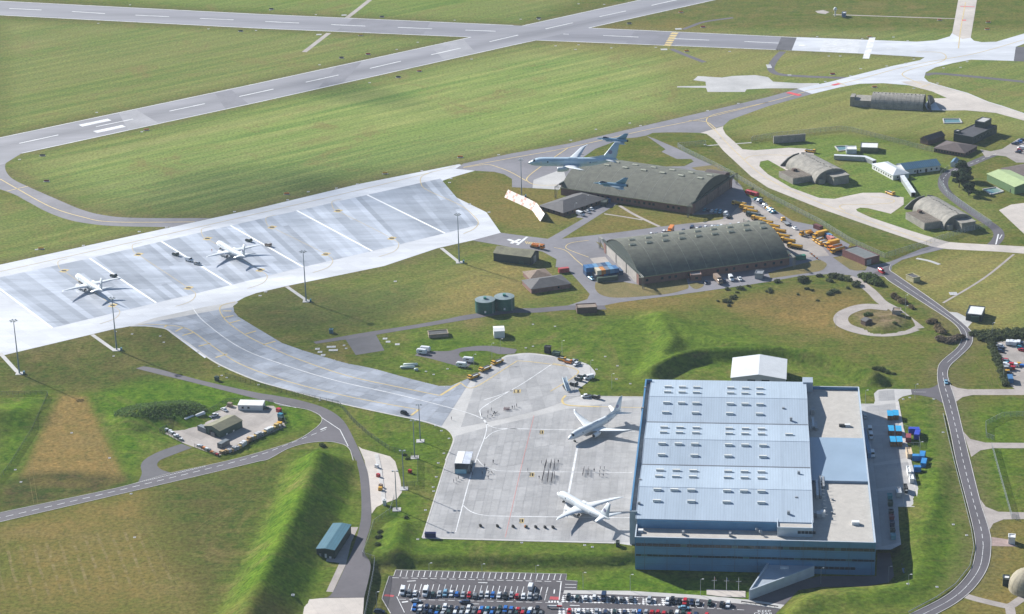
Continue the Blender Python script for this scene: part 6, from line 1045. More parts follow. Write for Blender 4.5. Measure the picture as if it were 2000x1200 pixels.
row([(1689.5, 813, 's')], 'close to the corner of the blue hangar wall', 2, 10, 0, 0); row([(1699, 841, 'wv'), (1701, 853, 'wv'), (1704, 888, 'wv')], 'by the shaded hangar wall', 2, 10, 0, 0, None); row([(1769, 1106, 'k')], 'in the shade by the generator pad', 10, -1, ZL, 0, 'suv')
# tankers and plant
TKD = dir_px(1500, 440, -32, -5.6)
for i, (x, y) in enumerate(((1444, 398), (1459, 405.6), (1466, 412.5), (1482, 427), (1496, 434), (1509, 442), (1521, 451), (1528, 461), (1539, 470), (1553, 481))):
    p = G(x, y, 1.5); vehicle('tanker', 'yellow', (p.x, p.y, .1), TKD, 'fuel_tanker', ('small yellow tanker at the shaded hangar end of the tanker line', 'yellow fuel tanker second from the dark green one, toward the shaded hangar end', 'yellow fuel tanker right beside the dark green one, toward the shaded hangar end', 'yellow fuel tanker right beside the dark green one, toward the traffic barriers', 'yellow fuel tanker second from the dark green one, toward the traffic barriers', 'yellow fuel tanker third from the dark green one, toward the traffic barriers', 'yellow fuel tanker fourth from the dark green one, toward the traffic barriers', 'yellow fuel tanker third from the traffic barrier end of the line', 'yellow fuel tanker second from the traffic barrier end of the line', 'yellow fuel tanker last in line, nearest the traffic barriers')[i], 'tanker', 'yellow fuel tankers in the yard')
p = G(1472, 420, 1.5); vehicle('tanker', 'dark green', (p.x, p.y, .1), TKD, 'fuel_tanker', 'dark green tanker lorry parked among the yellow tankers', 'tanker')
def lorry(px, py, kind, paint, dx, dy, name, label, cat, group=None): p = G(px, py, 1.4); return vehicle(kind, paint, (p.x, p.y, .1), dir_px(px, py, dx, dy), name, label, cat, group)
lorry(1534, 433, 'flatbed', 'yellow', -10, -8, 'flatbed_lorry', 'yellow flatbed lorry alone beside the yard fence', 'lorry'); lorry(1576, 455, 'crane', 'yellow', -12, 2.5, 'mobile_crane', 'small yellow mobile crane next to the maroon container', 'crane'); lorry(1602, 459, 'box', 'yellow', -20, 4.5, 'box_lorry', 'large yellow box lorry beside the maroon container', 'lorry')
for x, y in ((1597, 467), (1603, 471.5), (1609, 475)): p = G(x, y, 1.); vehicle('tractor', 'yellow', (p.x, p.y, .1), dir_px(x, y, -10, 2.2), 'tow_tractor', 'low yellow tow tractor in the row beside the blue container', 'tractor', 'yellow tractors in the yard')
lorry(1625, 477, 'box', 'yellow', -20, 4.5, 'box_lorry', 'yellow box lorry parked nearest the salmon container', 'lorry'); lorry(1631, 483.5, 'tanker', 'orange', -20, 4.5, 'fuel_bowser', 'orange-bodied bowser lorry beside the brick store', 'lorry'); lorry(1636, 489, 'tanker', 'yellow', -20, 5, 'fuel_bowser', 'yellow bowser lorry parked nearest the brick store', 'lorry')
car_at(1553, 446, 'white', 'saloon', 'behind the yellow flatbed by the fence', dir_px(1553, 446, 10, 5)); lorry(1310, 451, 'box', 'orange', -4, 6, 'gritter_lorry', 'orange and white lorry between the two arched hangars', 'lorry'); lorry(1402, 547, 'box', 'tan', 6, 6, 'catering_van', 'tan box lorry parked under the arched hangar wall', 'lorry')
for (x, y), l_ in (((925, 735), 'yellow tow tractor parked at the corner of the apron bays'), ((947, 720), 'yellow tow tractor parked between two others on the apron'), ((971, 707), 'yellow tow tractor parked by the round pad kerb')): p = G(x, y, 1.); vehicle('tractor', 'yellow', (p.x, p.y, .1), dir_px(x, y, -20, 8), 'tow_tractor', l_, 'tractor')
for (x, y), l_ in (((824, 687), 'white caravan at the end of the caravan pad'), ((831, 682), 'white caravan parked behind another on the pad'), ((915, 703), 'white caravan standing on the grass strip')): p = G(x, y, 1.2); vehicle('caravan', 'white', (p.x, p.y, .1), dir_px(x, y, 10, 1), 'caravan', l_, 'caravan')
p = G(902, 713.5, 1.0); vehicle('caravan', 'white', (p.x, p.y, .1), dir_px(902, 713, 10, 1), 'trailer', 'small white box trailer below the caravan on the grass strip', 'trailer')
lorry(1049, 481, 'crane', 'orange', 20, 4, 'access_platform', 'long orange boom lift parked behind the green barn', 'crane'); lorry(1739, 376, 'tractor', 'yellow', 8, 3, 'tow_tractor', 'yellow tractor by the shelter turning pad', 'tractor'); lorry(1583, 294, 'tractor', 'yellow', 8, 1, 'tow_tractor', 'yellow tractor at the far end of the shelter pad', 'tractor')
for x, y, l_ in ((1464, 377, 'red fire trailer at the yard corner by the mesh fence'), (1475, 380, 'red box trailer next to the fire trailer by the fence')): p = G(x, y, 1.); vehicle('caravan', 'red', (p.x, p.y, .1), dir_px(x, y, 10, 3), 'trailer', l_, 'trailer')
for x, y, k, c, l_ in ((370, 508, 'van', 'white', 'white boxy ground truck on the stand line between the parked jets'), (343, 497, 'tractor', 'dark green', 'dark ground power unit near the white truck on the stands'), (486, 470, 'tractor', 'dark green', 'dark ground unit under the wing of the parked jet'), (222, 539, 'tractor', 'dark green', 'dark ground unit at the wingtip beside the floodlight'), (524, 479, 'tractor', 'tan', 'tan ground unit at the wingtip on the stands'), (386, 515, 'pickup', 'silver', 'flat silver trolley on the stand line'), (1098, 702, 'tractor', 'yellow', 'yellow forklift by the lamp post on the round pad'), (1110, 707, 'tractor', 'orange', 'orange loader on the round pad'), (1130, 741, 'tractor', 'dark green', 'dark green ground cart in a row on the round pad'), (1136, 736, 'tractor', 'dark green', 'dark ground cart at the back of the row on the round pad'), (1121, 751, 'tractor', 'black', 'black ground cart beside the boarding stairs'), (1164, 776, 'tractor', 'black', 'black ground power unit behind the parked patrol jet')):
    p = G(x, y, .8); _v = vehicle(k, c, (p.x, p.y, .1), dir_px(x, y, 10, 2), 'ground_support_vehicle', l_, 'ground unit'); _v.scale = (.62, .75, .9) if k == 'tractor' else (1, 1, 1)
# boarding stairs
p = G(1106, 760); bs = empty('boarding_stairs', p, dir_px(1106, 760, -10, -14), 'blue-white boarding stairs at the edge of the round pad', 'stairs'); MB().add([(-4, -1, .6), (-4, 1, .6), (4, 1, 4.6), (4, -1, 4.6), (-4, -1, .3), (-4, 1, .3), (4, 1, 4.2), (4, -1, 4.2)], [(0, 1, 2, 3), (4, 7, 6, 5), (0, 4, 5, 1), (1, 5, 6, 2), (2, 6, 7, 3), (3, 7, 4, 0)]).build('flight', mat('stair_white', (.6, .66, .7), .5), bs)
for s in (-1, 1): MB().add([(-4, s, .6), (4, s, 4.6), (4, s, 5.8), (-4, s, 1.7)], [(0, 1, 2, 3)]).build('side_panel', mat('stair_panel', (.42, .52, .58), .4), bs)
boxm('base', (-2, -1.1, .3, 3.4, 1.1, 1.0), BLK, bs); MB().bar((2.5, 0, 1), (3, 0, 4), .2).build('strut', GREYM, bs)
# ------------------------------------------------------------------ containers
CT = {}
def container(loc, rz, c, label, L=6.06, group=None, name='shipping_container', h=2.59):
    if (L, h) not in CT:
        b_ = MB(); n_ = int(L / .5); W = 1.22
        for k in range(n_): x0 = -L / 2 + L * k / n_; b_.box(x0 + .02, -W + (.05 if k % 2 else 0), .1, x0 + L / n_ - .001, W - (.05 if k % 2 else 0), h - .08)
        fr = MB()
        for sx in (-1, 1):
            for sy in (-1, 1): fr.box(sx * L / 2 - .08, sy * (W + .01) - .08, 0, sx * L / 2 + .08, sy * (W + .01) + .08, h)
        fr.box(-L / 2, -W - .02, h - .1, L / 2, W + .02, h); fr.box(-L / 2, -W - .02, 0, L / 2, W + .02, .12)
        dr = MB().box(L / 2 - .02, -W + .12, .2, L / 2 + .06, -.03, h - .2).box(L / 2 - .02, .03, .2, L / 2 + .06, W - .12, h - .2)
        CT[(L, h)] = [('walls', mesh('container_walls', b_.v, b_.f)), ('frame', mesh('container_frame', fr.v, fr.f)), ('doors', mesh('container_doors', dr.v, dr.f))]
    m = mat('container_' + '_'.join('%02d' % int(q * 99) for q in c), c, .55, .1, .4); r = empty(name, loc, rz, label, 'container', group)
    for nm, me_ in CT[(L, h)]:
        k = (me_.name, m.name)
        if k not in PAINTED: q = me_.copy(); q.materials.clear(); q.materials.append(m); PAINTED[k] = q
        link(nm, PAINTED[k], None, r)
    return r
ca = dir_px(1175, 546, 6.7, 14); rowd = math.atan2((G(1213, 540.7) - G(1163.5, 546.7)).y, (G(1213, 540.7) - G(1163.5, 546.7)).x); ca = rowd - math.pi / 2
B_, LB_, DB_, GB_, WH_, OR_, RD_, GR_ = (.03, .13, .3), (.12, .26, .42), (.02, .06, .14), (.14, .17, .22), (.52, .47, .36), (.55, .22, .05), (.22, .03, .03), (.16, .16, .18)
ux = Vector((math.cos(rowd), math.sin(rowd), 0)); uy = Vector((-math.sin(rowd), math.cos(rowd), 0)); o_ = G(1167, 546.5) + uy * 3.2
NM = {B_: 'blue', LB_: 'pale blue', DB_: 'navy', GB_: 'slate grey', WH_: 'cream', OR_: 'orange', RD_: 'dark red', GR_: 'grey'}
for j, (lo_, cols) in enumerate(((0, (GR_, RD_, B_, DB_, DB_)), (1, (WH_, OR_, GB_, LB_, B_)))):
    for k, c in enumerate(cols): q = o_ + ux * (k * 2.62 + (1.2 if lo_ else 0)); container((q.x, q.y, .1 + lo_ * 2.6), ca, c, f'{NM[c]} shipping container in the {"upper" if lo_ else "lower"} tier of the front row by the hangar doors', group='containers by the hangar doors')
for lo_, cols in ((0, (DB_, B_, DB_, GB_, DB_, B_)), (1, (B_, B_, LB_, GB_, DB_, LB_))):
    for k, c in enumerate(cols): q = o_ + uy * 6.4 + ux * (k * 2.62 - 3.4); container((q.x, q.y, .1 + lo_ * 2.6), ca, c, f'{NM[c]} shipping container in the {"upper" if lo_ else "lower"} tier of the rear row by the hangar doors', group='containers by the hangar doors')
q = o_ + ux * 15 + uy * 2; container((q.x, q.y, .1), ca, DB_, 'single navy container at the end of the stack by the hangar doors')
p = G(1186, 549); container((p.x, p.y, .1), rowd, (.05, .075, .055), 'long low dark green container in front of the container stack', 12); p = G(1155, 543, .8); car_at(1155, 544, 'light blue', 'pickup', 'at the corner of the container stack', dir_px(1155, 544, 6, 4))
for px, py, rz, c, lb in ((1101, 532, rowd, (.4, .05, .05), 'red container behind the brick bungalow'), (1598, 448, dir_px(1598, 448, 10, 4), (.13, .03, .03), 'maroon container among the yellow lorries'), (1618, 465, dir_px(1618, 465, 10, 6), (.1, .25, .45), 'blue container among the yellow tractors'), (1622, 470, dir_px(1622, 470, 10, 6), (.5, .2, .17), 'salmon pink container beside the blue one'), (1563, 507, dir_px(1563, 507, 10, -1), (.01, .16, .09), 'bright green container at the end of the arched hangar'), (437, 872, dir_px(437, 872, 10, -5.5), (.12, .14, .15), 'grey container at the front of the storage yard'), (1973, 745, dir_px(1973, 745, 2, 8), (.04, .14, .3), 'blue container with pale roof on the overflow car park'), (398, 843, dir_px(398, 843, 10, 4), (.18, .2, .22), 'grey bin container at the end of the green storage shed'), (1191, 394, dir_px(1191, 394, 8, -4), (.05, .12, .3), 'blue container in the shade of the arched hangar wall')): p = G(px, py); container((p.x, p.y, .1), rz, c, lb)
# blue-roofed huts and blue containers in the service yard
for x, y in ((1738.7, 822), (1750, 821), (1740.5, 851.5), (1755.5, 852), (1744, 873), (1757, 873)):
    p = G(x, y); ht = empty('site_hut', (p.x, p.y, .1), MANG, 'timber-fronted hut with bright blue sheet roof in the service yard', 'hut', 'blue-roofed huts in the service yard'); boxm('wall', (-1.25, 0, 0, 1.25, 5.4, 2.5), WOOD, ht)
    MB().add([(-1.4, -.15, 2.45), (1.4, -.15, 2.45), (1.4, 5.6, 2.6), (-1.4, 5.6, 2.6), (-1.4, -.15, 2.6), (1.4, -.15, 2.6), (1.4, 5.6, 2.95), (-1.4, 5.6, 2.95)], [(0, 3, 2, 1), (4, 5, 6, 7), (0, 1, 5, 4), (1, 2, 6, 5), (2, 3, 7, 6), (3, 0, 4, 7)]).build('roof', mat('bright_blue_roof', (.02, .3, .55), .5), ht); boxm('door', (-.45, -.06, .1, .45, .02, 2.0), mat('hut_door', (.15, .08, .03), .7), ht)
for px, py, rz, c, lb, L in ((1801, 896, 1.4, (.02, .2, .48), 'bright blue container standing on the grass edge', 6.06), (1804, 910, 1.4, (.02, .2, .48), 'bright blue container next to the small blue bin', 6.06), (1788.5, 899, 0, (.02, .2, .48), 'short blue container across the end of the service yard', 3.2), (1791.5, 921, 0, (.02, .16, .42), 'short blue container at the foot of the yard kerb', 3.2), (1785, 846, 0, (.02, .05, .42), 'royal blue skip in the fenced corner of the service yard', 5), (1791, 854, 1.4, (.02, .05, .42), 'royal blue skip along the fence of the service yard', 6.06), (1774, 861, 1.5, (.25, .05, .06), 'red flat crate in the fenced corner of the service yard', 5)): p = G(px, py); container((p.x, p.y, .1), rz + MANG, c, lb, L)
for a in (('white_unit', 'white louvred chiller unit in the shaded service yard', 'plant unit', (1751, 973), (1761, 973), (1760, 962), 2.2, GALV), ('black_crate', 'black machine in the shaded service yard', 'plant unit', (1766, 964), (1773, 964), (1773, 955), 2.2, BLK), ('white_box', 'white box on the service yard near the kerb', 'box', (1777, 945), (1785, 945), (1784, 936), 2.0, CWALL), ('white_crate', 'tall white crate on the service yard near the kerb', 'box', (1773, 932), (1779, 932), (1779, 920), 2.2, CWALL), ('pallet_stack', 'stacked tan pallets beside the service yard huts', 'pallets', (1772, 897), (1782, 897), (1782, 884), 2.2, mat('pale_timber', (.5, .38, .25), .8)), ('lean_to_store', 'long low grey lean-to along the shaded hangar wall', 'store', (1695, 896), (1701, 896), (1692, 848), 2.6, CLAD), ('coolant_tank', 'tall black twin tank on a slab by the round pad', 'tank', (1063, 690), (1074, 691), (1074, 687), 3.2, BLK), ('dark_cabinet', 'dark blue row of cabinets on the corner of the apron', 'cabinet', (830, 1051), (851, 1051.5), (851, 1049), 2.0, mat('navy_cabinet', (.015, .02, .11), .5)), ('fuel_cabinet', 'pale blue fuel cabinet at the end of the refuelling island', 'cabinet', (748, 988), (754, 988), (754, 985), 2.2, CWALL), ('meter_box', 'tall grey cabinet by the concrete pad', 'cabinet', (570, 1176), (575, 1176), (575, 1173), 2.6, GALV), ('garage_box', 'dark open generator bay beside the shaded lane', 'generator', (1764, 1128), (1776, 1128), (1776, 1120), 2.0, mat('steel_blue', (.12, .18, .25), .5)), ('blue_bin', 'small teal cabinet on the grass near the asphalt pad', 'cabinet', (643, 652), (650, 652), (650, 649), 1.8, TEAL), ('green_bin', 'small green cabinet on the grass near the lane end', 'cabinet', (419, 744), (425, 745), (425, 742), 1.8, GREENC), ('green_tank_box', 'green and white cylinder boxes by the black twin tank', 'cabinet', (1078, 695), (1091, 697), (1091, 693), 1.6, GREENC), ('lobster_box', 'low grey generator on the edge of the apron slope', 'generator', (1203, 1069), (1210, 1069), (1209, 1064), 1.8, GREEND)):
    house(a[0], a[1], a[2], a[3], a[4], a[5], a[6], 'flat', 0, a[7], a[7], base=(ZL if a[0] in ('garage_box',) else 0.))
for k, (x, y) in enumerate(((1740, 905 + 75), (1745, 1000), (1746, 1015), (1747, 1030), (1749, 1045))): pass
for k, y in enumerate((972, 985, 1003, 1013, 1025, 1040, 1050)):
    x = 1738 + (y - 972) * .08; m_ = (mat('skip_teal', (.05, .25, .28), .5), GREENC, PAINT['black'], PAINT['maroon'], PAINT['dark blue'], GREEND, mat('skip_aqua', (.12, .3, .35), .5))[k]
    house('waste_skip', ('aqua skip first in the shaded row of skips', 'green skip in the shaded row beside the aqua skip', 'black bin in the shaded row of skips', 'maroon bin in the shaded row of skips', 'dark blue bin in the shaded row of skips', 'dark green bin in the shaded row of skips', 'large pale aqua skip last in the shaded row of skips')[k], 'skip', (x - 4, y + 5), (x + 5, y + 5), (x + 5, y), 1.8, 'flat', 0, m_, m_)
# ------------------------------------------------------------------ masts, lamp posts, flagpoles
def mast(px, py, h, label, group=None, heads=6, slab=True, cab=True, base=0.):
    p = G(px, py, base); r = empty('floodlight_mast', (p.x, p.y, base), 0, label, 'floodlight mast', group); s = h / 30
    MB().bar((0, 0, 0), (0, 0, h), .42 * max(s, .6), .17, 10).build('pole', mat('mast_steel', (.22, .27, .33), .45, .06, .5, metal=.4), r)
    g = MB()
    for k in range(heads): t = 2 * math.pi * k / heads; g.bar((0, 0, h - .3), (1.5 * s * math.cos(t), 1.5 * s * math.sin(t), h - .1), .06, n=4)
    g.build('lamp_ring', GALV, r)
    for k in range(heads): t = 2 * math.pi * k / heads; x, y = 1.6 * s * math.cos(t), 1.6 * s * math.sin(t); boxm('floodlight', (x - .42, y - .42, h - .35, x + .42, y + .42, h + .1), GALV, r)
    if slab: boxm('base_slab', (-1.9, -1.9, -.1, 1.9, 1.9, .22), CONC, r)
    if cab: boxm('cabinet', (2.1, -1.2, 0, 3.0, .2, 1.5), mat('cabinet_blue', (.06, .16, .22), .5), r)
    return r
for q, l_ in (((38, 730), 'tall grey floodlight mast at the end of the stands by the earth mounds'), ((228, 684), 'tall grey floodlight mast below the parked jet'), ((598, 589), 'tall grey floodlight mast on the grass by the link taxiway'), ((897, 513), 'tall grey floodlight mast near the green barn')): mast(*q, 30, l_)
mast(1019, 385, 25, 'tall floodlight mast beside the red chequered blast screen')
for q, l_ in (((821, 862), 'slim floodlight mast on the grass inside the apron corner'), ((810, 894), 'slim floodlight mast on the grass next to the mesh fence'), ((789, 955), 'slim floodlight mast at the edge of the refuelling area'), ((775, 996), 'slim floodlight mast above the small grass mound')): mast(*q, 19.4, l_, heads=2, cab=False)
def lamp(px, py, h, label, group, base=0.):
    p = G(px, py, base); r = empty('lamp_post', (p.x, p.y, base), 0, label, 'lamp post', group); MB().bar((0, 0, -.2), (0, 0, h), .11, .06).build('pole', GALV, r); MB().bar((0, 0, h - .05), (.9, 0, h + .1), .05, n=4).build('arm', GALV, r); boxm('lamp_head', (.6, -.18, h, 1.4, .18, h + .2), CWALL, r)
for x, y, h in ((1774, 1152, 7), (1787, 780, 8), (1690, 788, 7), (1098, 697, 9), (1154, 736, 9), (1122, 765, 9), (1195, 759, 8), (926, 724, 9), (961, 702, 9), (978, 690, 8), (1146, 403, 7), (1123, 415, 6), (1632, 640, 7), (1768, 625, 8), (1937, 662, 9), (1960, 738, 6), (1796, 898, 9), (1765, 990, 8), (1768, 600, 7)): lamp(x, y, h, 'slim grey lamp post standing on the grass verge', 'slim lamp posts about the base')
for x, y in ((1139, 1150), (1231, 1154), (1368, 1163), (1603, 1141), (1735, 1138), (839, 1131), (942, 1133), (1047, 1136), (736, 1188)): lamp(x, y, 7.5, 'slim grey lamp post around the car park', 'car park lamp posts', ZL)
pl = [G(1380, 1152, ZL), G(1456, 1155.5, ZL), G(1456, 1168, ZL), G(1412, 1166.5, ZL), G(1380, 1162.5, ZL)]; o = MB().prism([(p.x, p.y) for p in pl], ZL - .1, ZL + .25).build('plinth', CREAM); tag(o, 'pale paved plinth under the three white flagpoles', 'plinth')
for (x, y), c, l_ in (((1395, 1153), 'red', 'white flagpole with a red furled flag'), ((1419, 1154), 'blue', 'white flagpole with a blue furled flag'), ((1442.6, 1155), None, 'bare white flagpole on the pale plinth')):
    p = G(x, y, ZL); r = empty('flagpole', (p.x, p.y, ZL + .2), 0, l_, 'flagpole'); MB().bar((0, 0, 0), (0, 0, 6.2), .1, .06).build('pole', CWALL, r); MB().bar((-1.1, 0, 4.4), (1.1, 0, 4.4), .07).build('yardarm', CWALL, r)
    if c: MB().loft([[(.08, -.05, 5.8), (.08, .05, 5.8), (.2, .05, 4.6), (.2, -.05, 4.6)], [(.35, -.1, 5.5), (.35, .1, 5.5), (.3, .1, 4.5), (.3, -.1, 4.5)]]).build('flag', PAINT[c], r)
# ------------------------------------------------------------------ fences
FM = bpy.data.materials.new('mesh_fence'); FM.use_nodes = True; _n = FM.node_tree.nodes; _l = FM.node_tree.links; _b = _n['Principled BSDF']; _b.inputs['Base Color'].default_value = (.3, .33, .33, 1); _b.inputs['Roughness'].default_value = .5; _tr = _n.new('ShaderNodeBsdfTransparent'); _mx = _n.new('ShaderNodeMixShader'); _mx.inputs[0].default_value = .3; _l.new(_tr.outputs[0], _mx.inputs[1]); _l.new(_b.outputs[0], _mx.inputs[2]); _l.new(_mx.outputs[0], _n['Material Output'].inputs[0])
FG = FM.copy(); FG.node_tree.nodes['Principled BSDF'].inputs['Base Color'].default_value = (.06, .09, .08, 1)
POST = {}
def fence(pts, h, label, sp=3., m=None, base=0., pm=None, panel=True):
    m = m or FM; pm = pm or GALV; P = [G(*p, base) for p in pts]; o = P[0]; r = empty('mesh_fence' if panel else 'guard_rail', (o.x, o.y, base), 0, label, 'fence' if panel else 'guard rail')
    k = (round(h, 1), pm.name)
    if k not in POST: q = MB().bar((0, 0, -.3), (0, 0, h), .07, n=5); POST[k] = mesh('fence_post', q.v, q.f); POST[k].materials.append(pm)
    for q in resample(P, sp): c = link('post', POST[k], None, r); c.location = (q.x - o.x, q.y - o.y, 0)
    for a, b_ in zip(P[:-1], P[1:]):
        a, b_ = a - o, b_ - o; a.z = b_.z = 0
        if panel: MB().add([(a.x, a.y, .05), (b_.x, b_.y, .05), (b_.x, b_.y, h - .05), (a.x, a.y, h - .05)], [(0, 1, 2, 3)]).build('mesh_panel', m, r); MB().bar((a.x, a.y, h), (b_.x, b_.y, h), .05, n=4).build('top_rail', pm, r)
        else: mb = MB(); strip(mb, [a, b_], .12, h, 0, .4); mb.build('rail', pm, r)
fence([(1378, 287), (1378, 283), (1323, 288), (1335, 296), (1400, 328), (1432, 345), (1500, 386), (1600, 437), (1660, 474), (1728, 505)], 3.2, 'long grey mesh fence curving round the hangar yard to the brick store', 4)
fence([(1728, 505), (1765, 493), (1800, 483)], 3.2, 'grey mesh fence between the brick store and the taxiway gate', 3); fence([(1801, 483), (1832, 471)], 3.0, 'grey mesh gate across the cream taxiway', 4); fence([(1833, 471), (1890, 453), (1936, 441), (1900, 417), (1852, 384), (1834, 357), (1838, 343), (1852, 333)], 3.2, 'grey mesh fence bending round the lane beside the pine trees', 3.2)
fence([(1467, 279), (1470, 275), (1520, 267), (1640, 255), (1662, 257), (1740, 277), (1800, 292), (1824, 298)], 3.2, 'grey mesh fence along the far side of the shelter compound', 4)
fence([(-20, 773), (92, 771), (94, 774), (65, 840), (20, 912), (-10, 950)], 2.2, 'dark wire fence round the grassy mound and the dry strip', 3, FG, pm=GREEND)
fence([(312, 846), (346, 862), (357, 867)], 2.2, 'dark wire fence at the storage yard entrance corner', 2.5, FG, pm=GREEND); fence([(380, 875), (428, 894), (500, 861), (545, 842), (560, 834), (548, 800)], 2.2, 'dark wire fence round the front of the storage yard', 2.5, FG, pm=GREEND); fence([(312, 845), (345, 828), (410, 805), (445, 786), (534, 789)], 2.2, 'dark wire fence along the back of the storage yard', 2.5, FG, pm=GREEND)
fence([(732, 1098), (730, 1120), (721, 1165), (711, 1215)], 2.4, 'green mesh fence between the lane and the car park', 2.5, FG); fence([(440, 737), (560, 770), (662, 792), (690, 825), (720, 852), (760, 880), (816, 897), (816, 950), (786, 952)], 2.4, 'thin dark mesh fence along the link taxiway verge', 3.5, FG, pm=GREEND); fence([(770, 975), (762, 1003), (730, 1025), (720, 1060), (708, 1088), (732, 1096)], 2.4, 'thin mesh fence round the small grass mound', 3, FG)
fence([(1925, 832), (1926, 855), (1942, 861)], 2.6, 'mesh fence corner by the side road', 2.5); fence([(1925, 832), (1958, 815), (2010, 813)], 2.6, 'mesh fence running off behind the side road grass', 3); fence([(1937, 874), (1955, 940), (1976, 1014), (1990, 1018)], 2.6, 'straight mesh fence crossing the grass between side roads', 3)
fence([(1842, 810), (1852, 855), (1864, 905), (1882, 975), (1897, 1035), (1902, 1070), (1894, 1108), (1866, 1143), (1830, 1168), (1774, 1198)], .8, 'grey steel guard rail along the winding road', 2.6, pm=GALV, panel=False)
fence([(1448, 1178), (1520, 1188)], 1.0, 'row of low dark bollards by the entrance', 2.0, pm=BLK, base=ZL, panel=False)
fence([(1764, 838), (1792, 845), (1797, 873), (1776, 873)], 2.2, 'green mesh fence round the skip corner of the service yard', 2.5, FG)
# chequered blast screen
P = [(985, 386, 371.5), (1000, 393, 377), (1020, 402, 386), (1040, 412, 396), (1046, 421, 401), (1055, 433, 420)]; p0 = G(P[0][0], P[0][1]); bl = empty('blast_screen', p0, 0, 'leaning red and white chequered blast screen beside the grass island', 'blast screen')
n_ = 24; pts = []
for k in range(n_ + 1):
    t = k / n_ * 5; i = min(int(t), 4); f_ = t - i; a, b_ = P[i], P[i + 1]; x = a[0] + (b_[0] - a[0]) * f_; g = G(x, a[1] + (b_[1] - a[1]) * f_); pts.append(g)
for k in range(n_):
    for j in range(3):
        def pt(q, u): d = (pts[min(k + 1, n_)] - pts[k]).normalized(); nn = Vector((-d.y, d.x, 0)); v = q - p0 + nn * (u * 3.0); return (v.x, v.y, .1 + u * 4.6)
        q = [pt(pts[k], j / 3), pt(pts[k + 1], j / 3), pt(pts[k + 1], (j + 1) / 3), pt(pts[k], (j + 1) / 3)]; w = Vector((.12, .2, -.1))
        MB().add(q + [tuple(Vector(v) + w) for v in q], [(0, 1, 2, 3), (4, 7, 6, 5), (0, 4, 5, 1), (1, 5, 6, 2), (2, 6, 7, 3), (3, 7, 4, 0)]).build('panel', mat('screen_red', (.58, .3, .24), .6, .15) if (k + j) % 2 and k % 4 < 2 else mat('screen_white', (.62, .56, .52), .6, .1), bl)
for k in range(0, n_ + 1, 4): q = pts[k] - p0; MB().bar((q.x, q.y + 3, 3.6), (q.x + .5, q.y + 6, 0), .12, n=4).build('strut', GALV, bl)
# ------------------------------------------------------------------ stage on the apron
p = G(893, 924); sg = empty('parade_stage', (p.x, p.y, .1), MANG, 'white-roofed stage canopy standing on the apron', 'stage')
T0, T1 = 5.2, 4.4
for k, m_ in ((0, CWALL), (1, mat('canopy_grey', (.5, .53, .6), .5))): MB().box(k * 3.6 - 1.0, -1, T0 - .1 * k, k * 3.6 + 2.55, 12.5, T0 + .15 - .1 * k).build('canopy_panel', m_, sg)
for x in (-.8, 6.0):
    for y in (-.8, 5.8, 12.3): MB().bar((x, y, 0), (x, y, T0 - .1), .1).build('post', GREYM, sg)
boxm('platform', (-.9, -.5, 0, 6.0, 12, 1.0), mat('stage_floor', (.1, .12, .13), .7), sg); boxm('backdrop', (-1.0, -.9, 0, -.8, 12.4, T0 - .2), mat('stage_back', (.05, .06, .08), .7), sg); boxm('lower_screen', (-.8, -1.0, 0, 4.5, -.85, 2.2), mat('banner_blue', (.25, .45, .52), .5), sg)
# ------------------------------------------------------------------ people
def person_mesh(pose='stand'):
    V = [(0, 0, .95), (0, 0, 1.2), (0, 0, 1.42), (0, 0, 1.54), (.01, 0, 1.66), (0, .1, .9), (.02, .11, .5), (0, .12, .06), (.14, .13, .04), (0, -.1, .9), (.0, -.11, .5), (-.03, -.12, .06), (.11, -.13, .04), (0, .19, 1.4), (-.02, .25, 1.12), (.06, .26, .88), (0, -.19, 1.4), (-.02, -.25, 1.12), (.06, -.26, .88)]
    E_ = [(0, 1), (1, 2), (2, 3), (3, 4), (0, 5), (5, 6), (6, 7), (7, 8), (0, 9), (9, 10), (10, 11), (11, 12), (2, 13), (13, 14), (14, 15), (2, 16), (16, 17), (17, 18)]
    R_ = [.16, .15, .16, .06, .105, .1, .07, .05, .04, .1, .07, .05, .04, .08, .06, .045, .08, .06, .045]
    if pose == 'march': V[7] = (-.18, .12, .1); V[8] = (-.08, .13, .04); V[11] = (.2, -.12, .08); V[12] = (.33, -.13, .06); V[15] = (.25, .26, .95); V[18] = (-.18, -.26, .92)
    if pose == 'sit':
        V = [(x, y, z - .4) for x, y, z in V]; V[6] = (.42, .12, .5); V[7] = (.42, .12, .07); V[8] = (.55, .13, .05); V[10] = (.42, -.12, .5); V[11] = (.42, -.12, .07); V[12] = (.55, -.13, .05); V[15] = (.3, .2, .6); V[18] = (.3, -.2, .6)
    me_ = bpy.data.meshes.new('body'); me_.from_pydata(V, E_, []); o = bpy.data.objects.new('body', me_); C.objects.link(o)
    m1 = o.modifiers.new('skin', 'SKIN'); m2 = o.modifiers.new('sub', 'SUBSURF'); m2.levels = 1
    for i, s in enumerate(me_.skin_vertices[0].data): s.radius = (R_[i], R_[i]); s.use_root = i == 0
    bpy.context.view_layer.update(); dg = bpy.context.evaluated_depsgraph_get(); me2 = bpy.data.meshes.new_from_object(o.evaluated_get(dg)); bpy.data.objects.remove(o); return me2
PM = {k: person_mesh(k) for k in ('stand', 'march', 'sit')}; SKIN = mat('skin', (.42, .26, .19), .6); CLO = {'navy': mat('navy_uniform', (.012, .016, .035), .8), 'maroon': mat('maroon_tunic', (.16, .012, .035), .8), 'grey': mat('grey_clothes', (.12, .12, .13), .8), 'white': mat('white_shirt', (.55, .55, .55), .8), 'orange': mat('orange_jacket', (.6, .15, .03), .7)}
